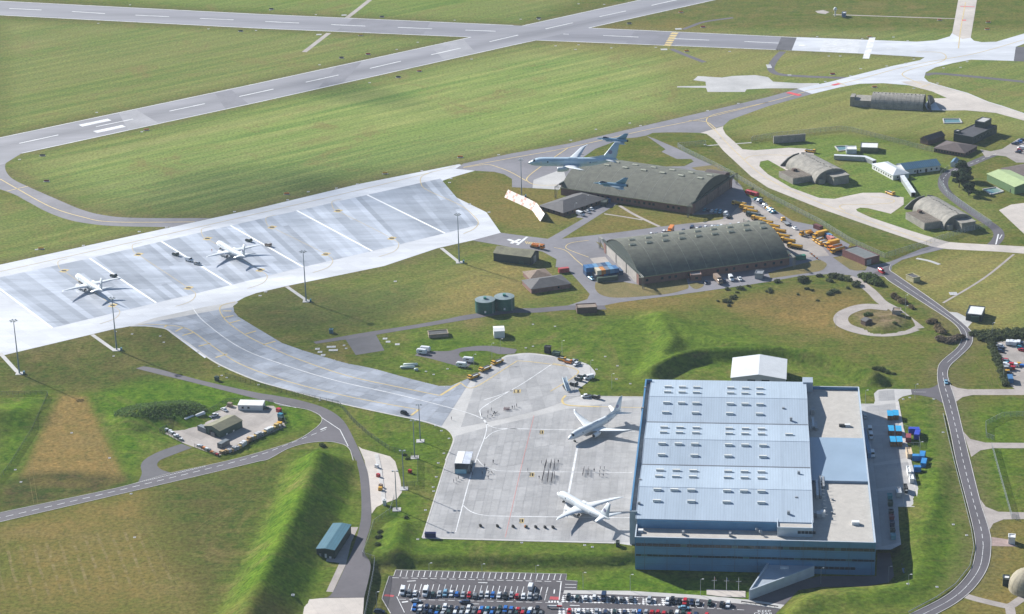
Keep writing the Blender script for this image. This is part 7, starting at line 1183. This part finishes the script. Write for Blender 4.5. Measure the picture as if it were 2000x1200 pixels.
capm = MB().loft([ring(0, 0, .13, .13, 10)]) if False else MB().bar((0, 0, 0), (0, 0, .1), .14, .15, 10); capm = mesh('cap', capm.v, capm.f)
PC = {}
def person(px, py, rz, label, group, pose='stand', cloth='navy', cap='navy', base=.1):
    k = (pose, cloth)
    if k not in PC:
        q = PM[pose].copy(); q.materials.clear(); q.materials.append(CLO[cloth]); q.materials.append(SKIN); top = 1.52 - (.4 if pose == 'sit' else 0)
        for f in q.polygons: f.material_index = 1 if f.center.z > top else 0; f.use_smooth = True
        PC[k] = q
    p = G(px, py); r = empty('person', (p.x, p.y, base), rz, label, 'person', group); link('body', PC[k], None, r)
    if cap:
        kk = ('cap', cap)
        if kk not in PC: c = capm.copy(); c.materials.append(CLO[cap]); PC[kk] = c
        o = link('cap', PC[kk], None, r); o.location = (0, 0, 1.7 - (.4 if pose == 'sit' else 0))
    return r
west = dir_px(1060, 920, -10, .3)
def block(lines, label, group, pose, cloth, cap):
    for a, c, n_ in lines:
        for k in range(n_): t = k / max(1, n_ - 1); person(a[0] + (c[0] - a[0]) * t, a[1] + (c[1] - a[1]) * t, west + rc.uniform(-.05, .05), label, group, pose, cloth, cap)
block([((1067.5, 904), (1063.5, 918), 8), ((1077, 904), (1074.2, 918), 8), ((1083.5, 904), (1082.3, 918), 7)], 'person in dark uniform standing in the rear squad on the apron', 'rear parade squad', 'stand', 'navy', 'navy')
block([((1063, 923), (1058.5, 943), 10), ((1072, 923), (1068.8, 944), 10), ((1079.6, 928), (1076.9, 943), 8), ((1083.2, 928), (1082.5, 936), 5)], 'person in dark uniform standing in the front squad by the yellow stand number', 'front parade squad', 'stand', 'navy', 'navy')
block([((1140.8, 917), (1138, 930), 7), ((1149, 917), (1148.3, 930), 7)], 'person in dark uniform marching in the band beside the white line', 'marching band', 'march', 'navy', 'white')
for q in ((1172.6, 917), (1180.4, 917), (1171.4, 924.5), (1179.5, 924), (1170.8, 931), (1178.6, 931)): person(*q, west, 'person in dark uniform with white cap in the loose drummers group', 'drummers', 'march', 'navy', 'white')
for i, (x, y, c, l_) in enumerate(((1160.6, 922, 'navy', 'person in dark uniform standing alone between band and drummers'), (1058, 907, 'navy', 'person standing just ahead of the rear squad'), (1090.4, 905, 'navy', 'person standing alone behind the rear squad'), (1031, 922, 'navy', 'person standing alone facing the squads beside the red line'), (1053, 936, 'navy', 'person standing just ahead of the front squad'), (963.5, 905, 'navy', 'person standing alone on the open apron right of the stage'), (947, 913, 'navy', 'person standing near the stage camera'), (942, 927, 'navy', 'person standing at the end of the stage shadow'), (953.6, 935, 'grey', 'person standing beyond the stage shadow on the pale bays'), (886, 943, 'navy', 'person in dark clothes farthest out below the stage'), (891, 939.5, 'navy', 'person in dark clothes below the stage between two others'), (895.5, 936, 'navy', 'person in dark clothes nearest the stage front'), (881.8, 820.7, 'navy', 'person walking alone on the link taxiway'), (940.7, 814.8, 'navy', 'person standing on the curved white line'), (953.3, 808.5, 'navy', 'person standing between the curved line and the small group'), (960, 803, 'navy', 'person standing tall behind the small group'), (952.6, 816.5, 'grey', 'person in grey in front of the small group'), (1000.8, 799, 'navy', 'person in dark uniform beside the maroon group'), (1005, 798.6, 'navy', 'person in dark uniform second from the maroon group'), (1009.2, 795, 'navy', 'person in dark uniform standing apart beyond the maroon group'))): person(x, y, rc.uniform(0, 6.28), l_, None, 'stand', c, None if c == 'grey' else 'navy')
for q in ((965.8, 807.8), (971, 808), (963.4, 811), (967, 810), (962, 815)): person(*q, rc.uniform(0, 6), 'person sitting in the small group on the apron', 'small seated group', 'sit', 'navy', None)
for k in range(10): person(985.5 + (k % 5) * 2.4, 799.5 + (k // 5) * 2.6, west, 'person in maroon tunic seated in the small choir block', 'maroon seated block', 'sit', 'maroon', None)
for k in range(9): person(922 + rc.uniform(-2.5, 3), 905 + k * 3.4, dir_px(920, 915, 10, 0), 'person in dark clothes lined up along the stage front', 'people along the stage', 'stand', rc.choice(['navy', 'navy', 'grey']), None)
for q in ((955, 926), (960, 925), (949, 918), (951, 919)): person(*q, rc.uniform(0, 6), 'person sitting low by the stage camera gear', 'people by the camera gear', 'sit', 'grey', None)
person(414, 492, 1, 'person in orange jacket standing by the nose of the parked jet', None, 'stand', 'orange', None)
for q in ((939, 1029), (972, 1029.5), (1002.7, 1030.5), (1047, 1031.5), (1065, 1032), (1080.5, 1032)):
    p = G(*q); r = empty('sound_monitor', (p.x, p.y, .1), .6, 'small black wedge box in the row along the apron edge', 'speaker', 'black boxes along the apron'); MB().loft([[(-.6, -.5, 0), (-.6, .5, 0), (.6, .5, 0), (.6, -.5, 0)], [(-.6, -.5, 1.2), (-.6, .5, 1.2), (.1, .5, 1.2), (.1, -.5, 1.2)]]).build('cabinet', BLK, r); boxm('grille', (.2, -.4, .1, .55, .4, .55), GREYM, r)
p = G(1025.6, 1031.5); r = empty('fire_extinguisher_cart', (p.x, p.y, .1), .6, 'small orange cart in the row of black boxes', 'cart'); MB().bar((0, 0, .3), (0, 0, 1.3), .35, .3, 10).build('bottle', PAINT['orange'], r); MB().box(.3, -.4, .2, 1.2, .4, .9).build('crate', GREENC, r); MB().bar((0, -.5, .3), (0, .5, .3), .3, n=10).build('wheel', BLK, r)
# ------------------------------------------------------------------ slabs, signs, fittings
SLB = MB().box(-.72, -.72, -.05, .72, .72, .14); SLB = mesh('marker_slab', SLB.v, SLB.f); SLB.materials.append(mat('slab_white', (.42, .42, .42), .8, .15)); BZ = MB().bar((0, 0, .15), (0, 0, .3), .3, .2, 8); BZ = mesh('lamp_fitting', BZ.v, BZ.f); BZ.materials.append(GREYM)
def slab(px, py, label, group, sx=1., sy=1., rz=0., name='edge_light'):
    p = G(px, py); z = max(0, TZ(p.x, p.y)); o = link(name, SLB, None); o.location = (p.x, p.y, z + .02); o.scale = (sx, sy, 1); o.rotation_euler = (0, 0, rz); tag(o, label, {'edge_light': 'ground light', 'manhole_cover': 'manhole cover', 'tank_cover': 'tank cover', 'equipment_plinth': 'plinth'}[name], group); f = link('lamp_fitting', BZ, None, o); f.scale = (1 / sx, 1 / sy, 1); return o
for q in ((254, 10), (192, 46), (407, 57), (500, 60), (528, 20), (617, 29), (666, 114), (624, 127), (775, 97), (816, 83), (888, 40), (921, 116), (722, 162), (189, 220), (277, 258), (1053, 39), (1130, 8), (1180, 9), (1194, 94), (1281, 93), (1425, 101), (1017, 38), (1085, 90), (1124, 97), (1130, 88), (1596, 72), (1684, 76), (1745, 73), (1773, 80), (1619, 110), (1641, 110)): slab(*q, 'small white light slab in the grass along a runway edge', 'runway edge slabs', 1.25, 1.1)
for q in ((1442, 202.5), (1382, 216.5), (1251, 246), (1164, 253), (1115, 274.5), (1230, 241), (1785, 116), (1769, 124), (1732, 129.5), (1681, 134.5), (1661, 148.5), (1612, 160), (1843, 133), (1876, 132), (1889, 121), (1785, 173), (1831, 163), (974, 303), (824, 334), (698, 360), (562, 391), (458, 414), (325, 444.5), (163, 480), (71, 488), (272, 453), (38, 312), (602, 375), (657, 368), (881, 349), (864, 357), (878, 357), (865, 367), (882, 380), (917, 399), (955, 415), (519, 570.5), (508, 578), (772, 550), (1407, 270), (1377, 283)): slab(*q, 'small white light slab beside a taxiway or stand edge', 'taxiway edge slabs', 1.2, 1.1)
for q in ((586, 686), (851, 832), (862, 842), (877, 857), (867, 886), (856, 905), (852, 932), (846, 952), (847, 960), (831, 997), (816, 1054), (1019, 1060.5), (1142, 1065.5), (1157, 1069), (256, 965), (41, 942), (30, 918), (140, 846), (214, 895), (263, 1050), (226, 648), (258, 653), (313, 657), (320, 669), (387, 688), (222, 696), (433, 734), (443, 738), (428, 716), (505, 752), (549, 757), (625, 782), (642, 780), (652, 704), (735, 723), (874, 721), (832, 726), (847, 732), (870, 756), (1027, 680), (1041, 677), (1084, 638), (1041, 634), (1182, 697), (1206, 715), (1231, 750), (1204, 741), (1165, 722), (1862, 1025), (1888, 1046), (1830, 1147), (1764, 780), (1777, 777), (1824, 780), (1842, 845), (1773, 1147)): slab(*q, 'small white manhole slab set in the mown grass', 'manhole slabs in the grass', .8, .8, 0., 'manhole_cover')
for x, y, sx, sy in ((620, 682, 1.7, 1.6), (625, 688, 1.7, 1.6), (631, 694, 1.7, 1.6), (647, 678, 3.4, 1.7), (651, 684.5, 3.4, 1.7), (672, 675, .9, 1), (676, 681, .9, 1), (752, 662, 1.7, 1.6), (758, 668, 1.7, 1.6), (776, 673, 1.7, 1.6)): slab(x, y, 'white concrete tank cover beside the dark asphalt pad', 'tank covers by the asphalt pad', sx, sy, 0., 'tank_cover')
for x, y, sx, sy in ((1325, 57, 3.6, 3), (1297, 97, 3.6, 3), (623, 68, 3, 2.4), (672, 30, 3, 2.4), (1502, 130, 2.5, 7), (1862, 574, 3, 3), (1542, 147, 2, 1.5)): slab(x, y, 'broad white concrete pad on the airfield grass', 'broad pads on the airfield', sx, sy, 0., 'equipment_plinth')
for i, (x, y) in enumerate(((802, 714.5), (796, 719.5), (813, 724))):
    p = G(x, y); r = empty('gas_vessel', (p.x, p.y, .0), 0, ('long white gas vessel lying on the grass, the far one of a pair', 'long white gas vessel lying on the grass, the near one of a pair', 'short white gas vessel beside the long pair')[i], 'vessel'); l_ = 3.9 if i < 2 else 1.2; MB().loft([ring(-l_, .7, .2, .2, 12), ring(-l_ + .4, .7, .75, .7, 12), ring(l_ - .4, .7, .75, .7, 12), ring(l_, .7, .2, .2, 12)]).build('tank', mat('vessel_white', (.55, .62, .58), .5), r, True); MB().box(-l_ * .6, -.6, -.1, -l_ * .5, .6, .4).build('saddle', CONC, r); MB().box(l_ * .5, -.6, -.1, l_ * .6, .6, .4).build('saddle', CONC, r)
for i, (x, y, c) in enumerate(((470, 62, 'black'), (719, 107, 'red'), (746, 34, 'black'), (667, 114, 'black'), (778, 152, 'black'), (819, 140, 'orange'), (704, 70, 'yellow'), (286, 255, 'orange'), (1330, 25, 'orange'), (1229, 47, 'black'), (1373, 54, 'red'), (1341, 101, 'orange'), (1698, 73, 'yellow'), (1626, 146, 'red'), (1708, 171, 'orange'), (1835, 40, 'orange'), (1930, 44, 'orange'), (1928, 58, 'orange'), (83, 305, 'black'), (91, 355, 'maroon'), (80, 487, 'yellow'), (899, 308, 'orange'), (752, 340, 'yellow'), (560, 380, 'orange'), (1052, 37, 'black'), (530, 19, 'black'))):
    p = G(x, y); r = empty('airfield_sign', (p.x, p.y, 0), 0, f'small {c} airfield guidance sign on a pale slab', 'sign', 'airfield guidance signs'); boxm('board', (-1.7, -.15, .3, 1.7, .15, 1.3), PAINT[c], r); boxm('base', (-2, -.7, -.05, 2, .7, .2), CONC, r); MB().bar((-1, 0, .1), (-1, 0, .4), .06).bar((1, 0, .1), (1, 0, .4), .06).build('leg', GREYM, r)
# radar by the runway
p = G(1631, 32); r = empty('radar_tower', (p.x, p.y, 0), 0, 'white radar ball on a short column beside the runway track', 'radar'); MB().bar((0, 0, 0), (0, 0, 4.6), .55, .5, 10).build('column', CWALL, r); MB().loft([ring(1.5 * math.cos(t), 6, max(.02, 1.5 * math.sin(t)), max(.02, 1.7 * math.sin(t)), 14) for t in [math.pi * i / 8 for i in range(9)]]).build('radome', CWALL, r, True)
house('radar_cabin', 'white radar cabin with dark base beside the radar ball', 'cabin', (1644, 33.5), (1651, 33.8), (1651, 31), 3, 'flat', 0, mat('cabin_blue', (.14, .18, .3), .6), CWALL)
o = sheet('gravel_patch', [(1592, 22), (1608, 20), (1620, 24), (1612, 28), (1597, 26)], .05, PINK)
# barriers on the car park
p = G(1072, 1188, ZL); r = empty('barrier', (p.x, p.y, ZL), dir_px(1072, 1188, 20, .5, ZL), 'red and white striped barrier arm at the car park exit', 'barrier')
for k in range(5): boxm('stripe', (k * 1.1, -.25, .7, k * 1.1 + 1.1, .25, 1.3), PAINT['red'] if k in (3, 4) else CWALL, r)
boxm('post', (-.6, -.3, 0, 0, .3, 1.3), GREYM, r)
for k in range(7): p = G(1583 + 2.6 * k, 496 + 2.1 * k); r = empty('traffic_barrier', (p.x, p.y, .1), -.6, 'orange and white traffic barrier in the line closing the lorry yard', 'barrier', 'traffic barriers of the lorry yard'); MB().loft([[(-.5, -.25, 0), (.5, -.25, 0), (.5, .25, 0), (-.5, .25, 0)], [(-.45, -.1, .9), (.45, -.1, .9), (.45, .1, .9), (-.45, .1, .9)]]).build('block', PAINT['orange'] if k % 2 else CWALL, r)
# storage yard clutter
rk = random.Random(5)
def bundle(px, py, w, d, h, m, label, group, name='stacked_pallet', cat='pallet'):
    p = G(px, py); r = empty(name, (p.x, p.y, .08), rk.uniform(-.3, .3) - .5, label, cat, group); boxm('pallet', (-w / 2, -d / 2, 0, w / 2, d / 2, .15), WOOD, r)
    n_ = 3
    for k in range(n_): q = rk.uniform(.88, 1); boxm('load', (-w / 2 * q, -d / 2 * q, .15 + h * k / n_, w / 2 * q, d / 2 * q, .15 + h * (k + 1) / n_ - .03), m, r)
PAL = [mat('load_timber', (.42, .27, .12), .8, .2), mat('load_grey', (.4, .4, .42), .7, .1), mat('load_white', (.6, .6, .6), .6, .08), mat('load_yellow', (.5, .34, .1), .7)]; PALN = ['timber', 'grey', 'white', 'yellow']
for k in range(24):
    t = k / 23; x = 434 + (545 - 434) * t; y = 886 - 52 * t + (6 if t < .5 else 0) * math.sin(t * 6.28); i = rk.choice([0, 1, 2, 3, 0]) if t < .55 else rk.choice([2, 2, 1, 3]); bundle(x, y, 2.2, 1.8, rk.uniform(1, 2.2), PAL[i], f'{PALN[i]} palletised load stacked along the storage yard fence', 'loads along the yard fence')
for k in range(9): i = k % 3; bundle(325 + k * 3.6 + rk.uniform(-1, 1), 843 + k * 1.9 + rk.uniform(-2, 2), 1.6, 1.4, rk.uniform(.8, 1.4), PAINT[('white', 'black', 'white')[i]], f'{("white", "black", "white")[i]} drums and reels heaped by the yard entrance', 'reels by the yard entrance')
for k in range(8): bundle(388 + k * 5.2, 872 + k * 2.6, 1.6, 1.4, rk.uniform(.6, 1.3), PAINT[('white', 'silver', 'orange', 'white', 'grey', 'orange', 'tan', 'red')[k]], f'{("white", "silver", "orange", "white", "grey", "orange", "tan", "red")[k]} crate along the front of the storage yard', 'crates at the yard front')
for (x, y, c, l_) in ((545, 805, 'red', 'red skip bin at the storage yard corner'), (548, 815, 'teal', 'teal skip bin beside the red bin'), (549, 822, 'dark green', 'green skip bin in the yard corner row'), (546, 832, 'yellow', 'yellow timber stack at the end of the yard corner row'), (418, 852, 'grey', 'grey cage at the corner of the green storage shed'), (449, 794, 'tan', 'tan forklift by the white portable cabin'), (389, 806 + 3, 'light blue', 'pale blue cabinet outside the storage yard fence')): bundle(x, y, 2.6, 2, 1.8, PAINT[c], l_, None, 'storage_bin', 'bin')
for x, y, l_ in ((370, 823, 'long white tank trailer in the storage yard'), (391, 816, 'shorter white tank trailer in the storage yard')): p = G(x, y); r = empty('tank_trailer', (p.x, p.y, .1), dir_px(x, y, 12, -5), l_, 'trailer'); MB().loft([ring(-3, 1.5, .7, .7, 12), ring(-2.7, 1.5, 1, 1, 12), ring(2.7, 1.5, 1, 1, 12), ring(3, 1.5, .7, .7, 12)]).build('tank', CWALL, r); MB().box(-2.8, -.8, .4, 2.8, .8, .6).build('chassis', BLK, r)
for x, y in ((1963, 714), (1968, 716), (1975, 715), (1983, 716), (1990, 713), (1965, 722), (1972, 724), (1967, 728), (1978, 722), (1996, 716), (1971, 731)): i = rk.randrange(4); c = rk.choice(['white', 'blue', 'red', 'yellow', 'black', 'silver']); bundle(x, y, 2.4, 1.8, rk.uniform(.8, 1.8), PAINT[c], f'{c} crate in the scrap heap on the overflow car park', 'scrap on the overflow car park', 'scrap_crate', 'crate')
# refuelling island
ri = ribbon('refuelling_island', [(735, 888), (741, 915), (746, 950), (750, 985)], 2.0, .25, KERB, th=.2, curve=False)
for x, y, c, l_ in ((736, 914, 'white', 'white pump on the refuelling island'), (739, 932, 'red', 'red pump on the refuelling island'), (744, 952, 'tan', 'tan pump on the refuelling island'), (743, 958, 'yellow', 'yellow pump on the refuelling island'), (801, 924, 'red', 'red hydrant cabinet on the paved square')): bundle(x, y, 1.8, 1.4, 1.5, PAINT[c], l_, None, 'fuel_pump', 'pump')
# ------------------------------------------------------------------ vegetation
def leafmat(name, col, rnd=.25, tr=.45):
    m = mat(name, col, .85, .3, .6, rnd=rnd, spec=.2); nt = m.node_tree; bs = nt.nodes['Principled BSDF']; t = nt.nodes.new('ShaderNodeBsdfTranslucent'); x = nt.nodes.new('ShaderNodeMixShader'); x.inputs[0].default_value = tr
    nt.links.new(bs.inputs['Base Color'].links[0].from_socket, t.inputs[0]); nt.links.new(bs.outputs[0], x.inputs[1]); nt.links.new(t.outputs[0], x.inputs[2]); nt.links.new(x.outputs[0], nt.nodes['Material Output'].inputs[0]); return m
LEAF = leafmat('leaf_green', (.1, .14, .045)); PINE = leafmat('pine_green', (.055, .085, .045), 0); GORSE = leafmat('gorse_green', (.11, .13, .06), .3); HEDG = leafmat('hedge_green', (.11, .135, .06), .2); BARK = mat('bark', (.09, .065, .045), .9)
def leafy(clumps, n_, size, seed, flat=1.):
    rr = np.random.RandomState(seed); vs = []; fs = []
    for (cx, cy, cz, rx, ry, rz) in clumps:
        d = rr.normal(size=(n_, 3)); d /= np.linalg.norm(d, axis=1)[:, None]; rad = rr.uniform(.45, 1.05, n_) ** .6; pos = d * rad[:, None] * [rx, ry, rz] + [cx, cy, cz]
        for p, dd in zip(pos, d):
            nn = dd + rr.normal(size=3) * .55; nn /= np.linalg.norm(nn); a = np.cross(nn, rr.normal(size=3)); a /= np.linalg.norm(a); b_ = np.cross(nn, a); s = size * rr.uniform(.6, 1.4); k = len(vs)
            vs += [tuple(p - a * s - b_ * s * .6), tuple(p + a * s - b_ * s * .5), tuple(p + a * s * .8 + b_ * s * .6), tuple(p - a * s * .7 + b_ * s * .7)]; fs.append((k, k + 1, k + 2, k + 3))
    me_ = bpy.data.meshes.new('crown'); me_.from_pydata(vs, [], fs); me_.update(); return me_
def tree(px, py, h, rad, seed, label, group=None):
    p = G(px, py); r = empty('pine_tree', (p.x, p.y, 0), 0, label, 'tree', group); rr = random.Random(seed); t = MB().bar((0, 0, -.2), (.3, .1, h * .55), .42, .24, 8).bar((.3, .1, h * .5), (.1, .3, h * .85), .25, .08); cl = []
    for k in range(17):
        a = rr.uniform(0, 6.28); d = rr.uniform(.1, .8) * rad; z = rr.uniform(.38, .95) * h; d *= 1.15 - (z / h) * .55; c = (d * math.cos(a), d * math.sin(a), z); cl.append((*c, rad * rr.uniform(.28, .42), rad * rr.uniform(.28, .42), rad * rr.uniform(.16, .26))); t.bar((.2, .1, z * .75), c, .12, .04, 5)
    t.build('trunk', BARK, r); link('crown', leafy(cl, 260, .33, seed), PINE, r)
tree(1873, 366, 12, 6.2, 1, 'broad dark pine tree nearest the mesh fence'); tree(1886, 372, 11, 6, 2, 'dark pine tree next to the pond by the sage shed'); tree(1879, 350, 12.5, 6.5, 3, 'dark pine tree closest to the little white hut'); tree(1892, 382, 8, 4.5, 4, 'smaller dark pine tree on the sunny side of the clump')
BU = [leafy([(0, 0, .5, 1.3, 1.3, .8), (.8, .4, .4, .9, .9, .6), (-.7, -.4, .4, .9, .9, .6)], 130, .2, s) for s in (21, 22, 23)]
def bush(px, py, s, label, group, m=None, name='gorse_bush', sz=1.):
    p = G(px, py); r = empty(name, (p.x, p.y, max(0, TZ(p.x, p.y))), rk.uniform(0, 6), label, 'bush', group); k = rk.randrange(3); kk = ('bush', k, (m or GORSE).name)
    if kk not in PC: q = BU[k].copy(); q.materials.append(m or GORSE); PC[kk] = q
    c = link('crown', PC[kk], None, r); c.scale = (s, s * rk.uniform(.8, 1.2), s * sz); MB().bar((0, 0, -.1), (.1, 0, .5 * s), .08 * s, .03).build('stem', BARK, r)
for x, y, s in ((1565, 550, 2.4), (1570, 547, 2), (1518, 551, 1.4), (1620, 550, 1.5), (1672, 558, 2.2), (1576, 565, 1), (1586, 568, .8), (1620, 575, 1.4), (1628, 571, 1.6), (1636, 570, 1), (1656, 564, .9), (1558, 576, .7), (1597, 588, .7), (1504, 567, 1.2), (1505, 572, 1), (1420, 566, 1.1), (1446, 565, 1.5), (1462, 560, .9), (1430, 583, 1.3), (1420, 590, 1.6), (1436, 580, 1), (1440, 572, .7), (1497, 570, .8), (1402, 589, .7), (1424, 598, .9), (1630, 542, 2.2), (1642, 544, 2), (1655, 548, 2), (1600, 540, 1.2)): bush(x, y, s, 'dark gorse bush on the dry heath beside the arched hangars', 'gorse bushes on the heath')
for x, y, s in ((1688, 543, 2.4), (1695, 548, 3), (1703, 551, 3), (1712, 556, 2.6), (1696, 541, 2), (1708, 546, 2.4)): bush(x, y, s, 'dense dark green bush in the clump at the road junction', 'bushes at the junction', LEAF)
for x, y, s in ((1745, 581, 2), (1752, 585, 1.8), (1763, 592, 2), (1780, 602, 1.5), (1820, 631, 2), (1823, 629, 1.6), (1832, 643, 2.2), (1838, 650, 2.2)): bush(x, y, s, 'brownish scrub bush on the verge of the winding road', 'scrub bushes by the road', leafmat('brown_scrub', (.2, .155, .09), .3) if 'brown_scrub' not in MATS else MATS['brown_scrub'])
for x, y in ((1835, 664), (1843, 667), (1850, 668), (1858, 667), (1866, 664), (1874, 661)): bush(x, y, 2.0, 'purplish bramble bush on the inside of the road bend', 'bramble bushes at the bend', leafmat('bramble', (.2, .16, .12), .3) if 'bramble' not in MATS else MATS['bramble'])
for i in range(16): bush(1906 + i * 6.5, 655 + (i % 3) * 4 - i * .3, 2.4, 'dark hedge bush in the belt above the overflow car park', 'hedge belt bushes', HEDG)
for i in range(15): bush(1933 + i * 2.2 + (i % 2) * 2, 668 + i * 6.0, 1.6, 'hedge bush along the side of the overflow car park', 'hedge bushes down the car park side', HEDG)
for x, y, s in ((1722, 724, 1.6), (1733, 728, 1.2), (1745, 731, .8), (1712, 722, 1.5), (1696, 620, 1.6), (1748, 638, .9), (1758, 610, .8), (793, 1012, .9), (740, 1050, 1.1), (742, 1040, .9), (738, 1065, 1), (790, 890, .8), (796, 897, .8), (630, 872, 1.3)): bush(x, y, s, 'small green shrub growing on a grass bank', 'shrubs on the banks', LEAF)
# rank weeds on the round mound by the storage yard
rr = np.random.RandomState(4); vs = []; fs = []; ce = G(311, 793, 4.)
for k in range(8000):
    a = rr.uniform(0, 6.283); q = math.sqrt(rr.uniform()); x = ce.x + 23 * q * math.cos(a); y = ce.y + 14 * q * math.sin(a); z = TZ(x, y) if k % 4 == 0 else None
    if z is None: x = ox + rr.uniform(-1, 1); y = oy + rr.uniform(-1, 1); z = oz
    else: ox, oy, oz = x, y, z
    nn = np.array([0, 0, .9]) + rr.normal(size=3) * .5; nn /= np.linalg.norm(nn); a_ = np.cross(nn, rr.normal(size=3)); a_ /= np.linalg.norm(a_); b_ = np.cross(nn, a_); s = rr.uniform(.28, .55); p_ = np.array([x, y, z + rr.uniform(.0, .4)]); i = len(vs); vs += [tuple(p_ - a_ * s), tuple(p_ - b_ * s * .6), tuple(p_ + a_ * s), tuple(p_ + b_ * s * .7)]; fs.append((i, i + 1, i + 2, i + 3))
me_ = bpy.data.meshes.new('weeds'); me_.from_pydata(vs, [], fs); o = link('weeds', me_, leafmat('weed_green', (.12, .2, .05), 0, .5)); o['kind'] = 'stuff'; o['label'] = 'rank dark green weeds covering the round mound'; o['category'] = 'weeds'

# ------------------------------------------------------------------ clouds that shade parts of the field, and the air
CL = bpy.data.materials.new('cloud'); CL.use_nodes = True; _n = CL.node_tree.nodes; _l = CL.node_tree.links; _n.remove(_n['Principled BSDF']); pv = _n.new('ShaderNodeVolumePrincipled'); pv.inputs['Color'].default_value = (.95, .96, 1, 1); pv.inputs['Density'].default_value = .008; pv.inputs['Anisotropy'].default_value = .3; _l.new(pv.outputs[0], _n['Material Output'].inputs['Volume'])
def cloud(px, py, rx, ry, rz_, label, H=950.):
    g = G(px, py); c = g + to_sun * (H / to_sun.z); bm = bmesh.new(); rr = random.Random(px)
    for k in range(7):
        a = rr.uniform(0, 6.28); d = rr.uniform(0, .6); mm = Matrix.Translation((rx * d * math.cos(a), ry * d * math.sin(a), rr.uniform(-8, 8))) @ Matrix.Diagonal((rx * rr.uniform(.4, .62), ry * rr.uniform(.4, .62), rr.uniform(22, 34), 1)); bmesh.ops.create_icosphere(bm, subdivisions=3, radius=1, matrix=mm)
    me_ = bpy.data.meshes.new('cloud'); bm.to_mesh(me_); bm.free(); rm = bpy.data.objects.new('tmp', me_); C.objects.link(rm); md = rm.modifiers.new('r', 'REMESH'); md.mode = 'VOXEL'; md.voxel_size = 7; bpy.context.view_layer.update(); me2 = bpy.data.meshes.new_from_object(rm.evaluated_get(bpy.context.evaluated_depsgraph_get())); bpy.data.objects.remove(rm)
    o = link('cloud', me2, CL); o.location = c; o.rotation_euler = (0, 0, rz_); o['kind'] = 'stuff'; o['label'] = label; o['category'] = 'cloud'
CL.cycles.homogeneous_volume = True
cloud(440, 385, 85, 45, .5, 'thin white cloud shading the mown field'); cloud(690, 190, 42, 30, .5, 'thin white cloud shading the runway verge'); cloud(730, 365, 60, 30, .4, 'thin white cloud shading the far stands'); cloud(420, 655, 70, 38, .2, 'thin white cloud shading the link taxiway'); cloud(620, 610, 40, 20, .4, 'thin white cloud shading the grass by the tanks')
hz = MB().box(-9000, -9000, -6, 9000, 9000, 470).build('haze', None); hm = bpy.data.materials.new('haze'); hm.use_nodes = True; _n = hm.node_tree.nodes; _n.remove(_n['Principled BSDF']); pv = _n.new('ShaderNodeVolumePrincipled'); pv.inputs['Color'].default_value = (.72, .86, 1, 1); pv.inputs['Density'].default_value = .000036; pv.inputs['Anisotropy'].default_value = .2; hm.node_tree.links.new(pv.outputs[0], _n['Material Output'].inputs['Volume']); hm.cycles.homogeneous_volume = True
hz.data.materials.append(hm); hz['kind'] = 'stuff'; hz['label'] = 'thin pale haze over the airfield'; hz['category'] = 'haze'
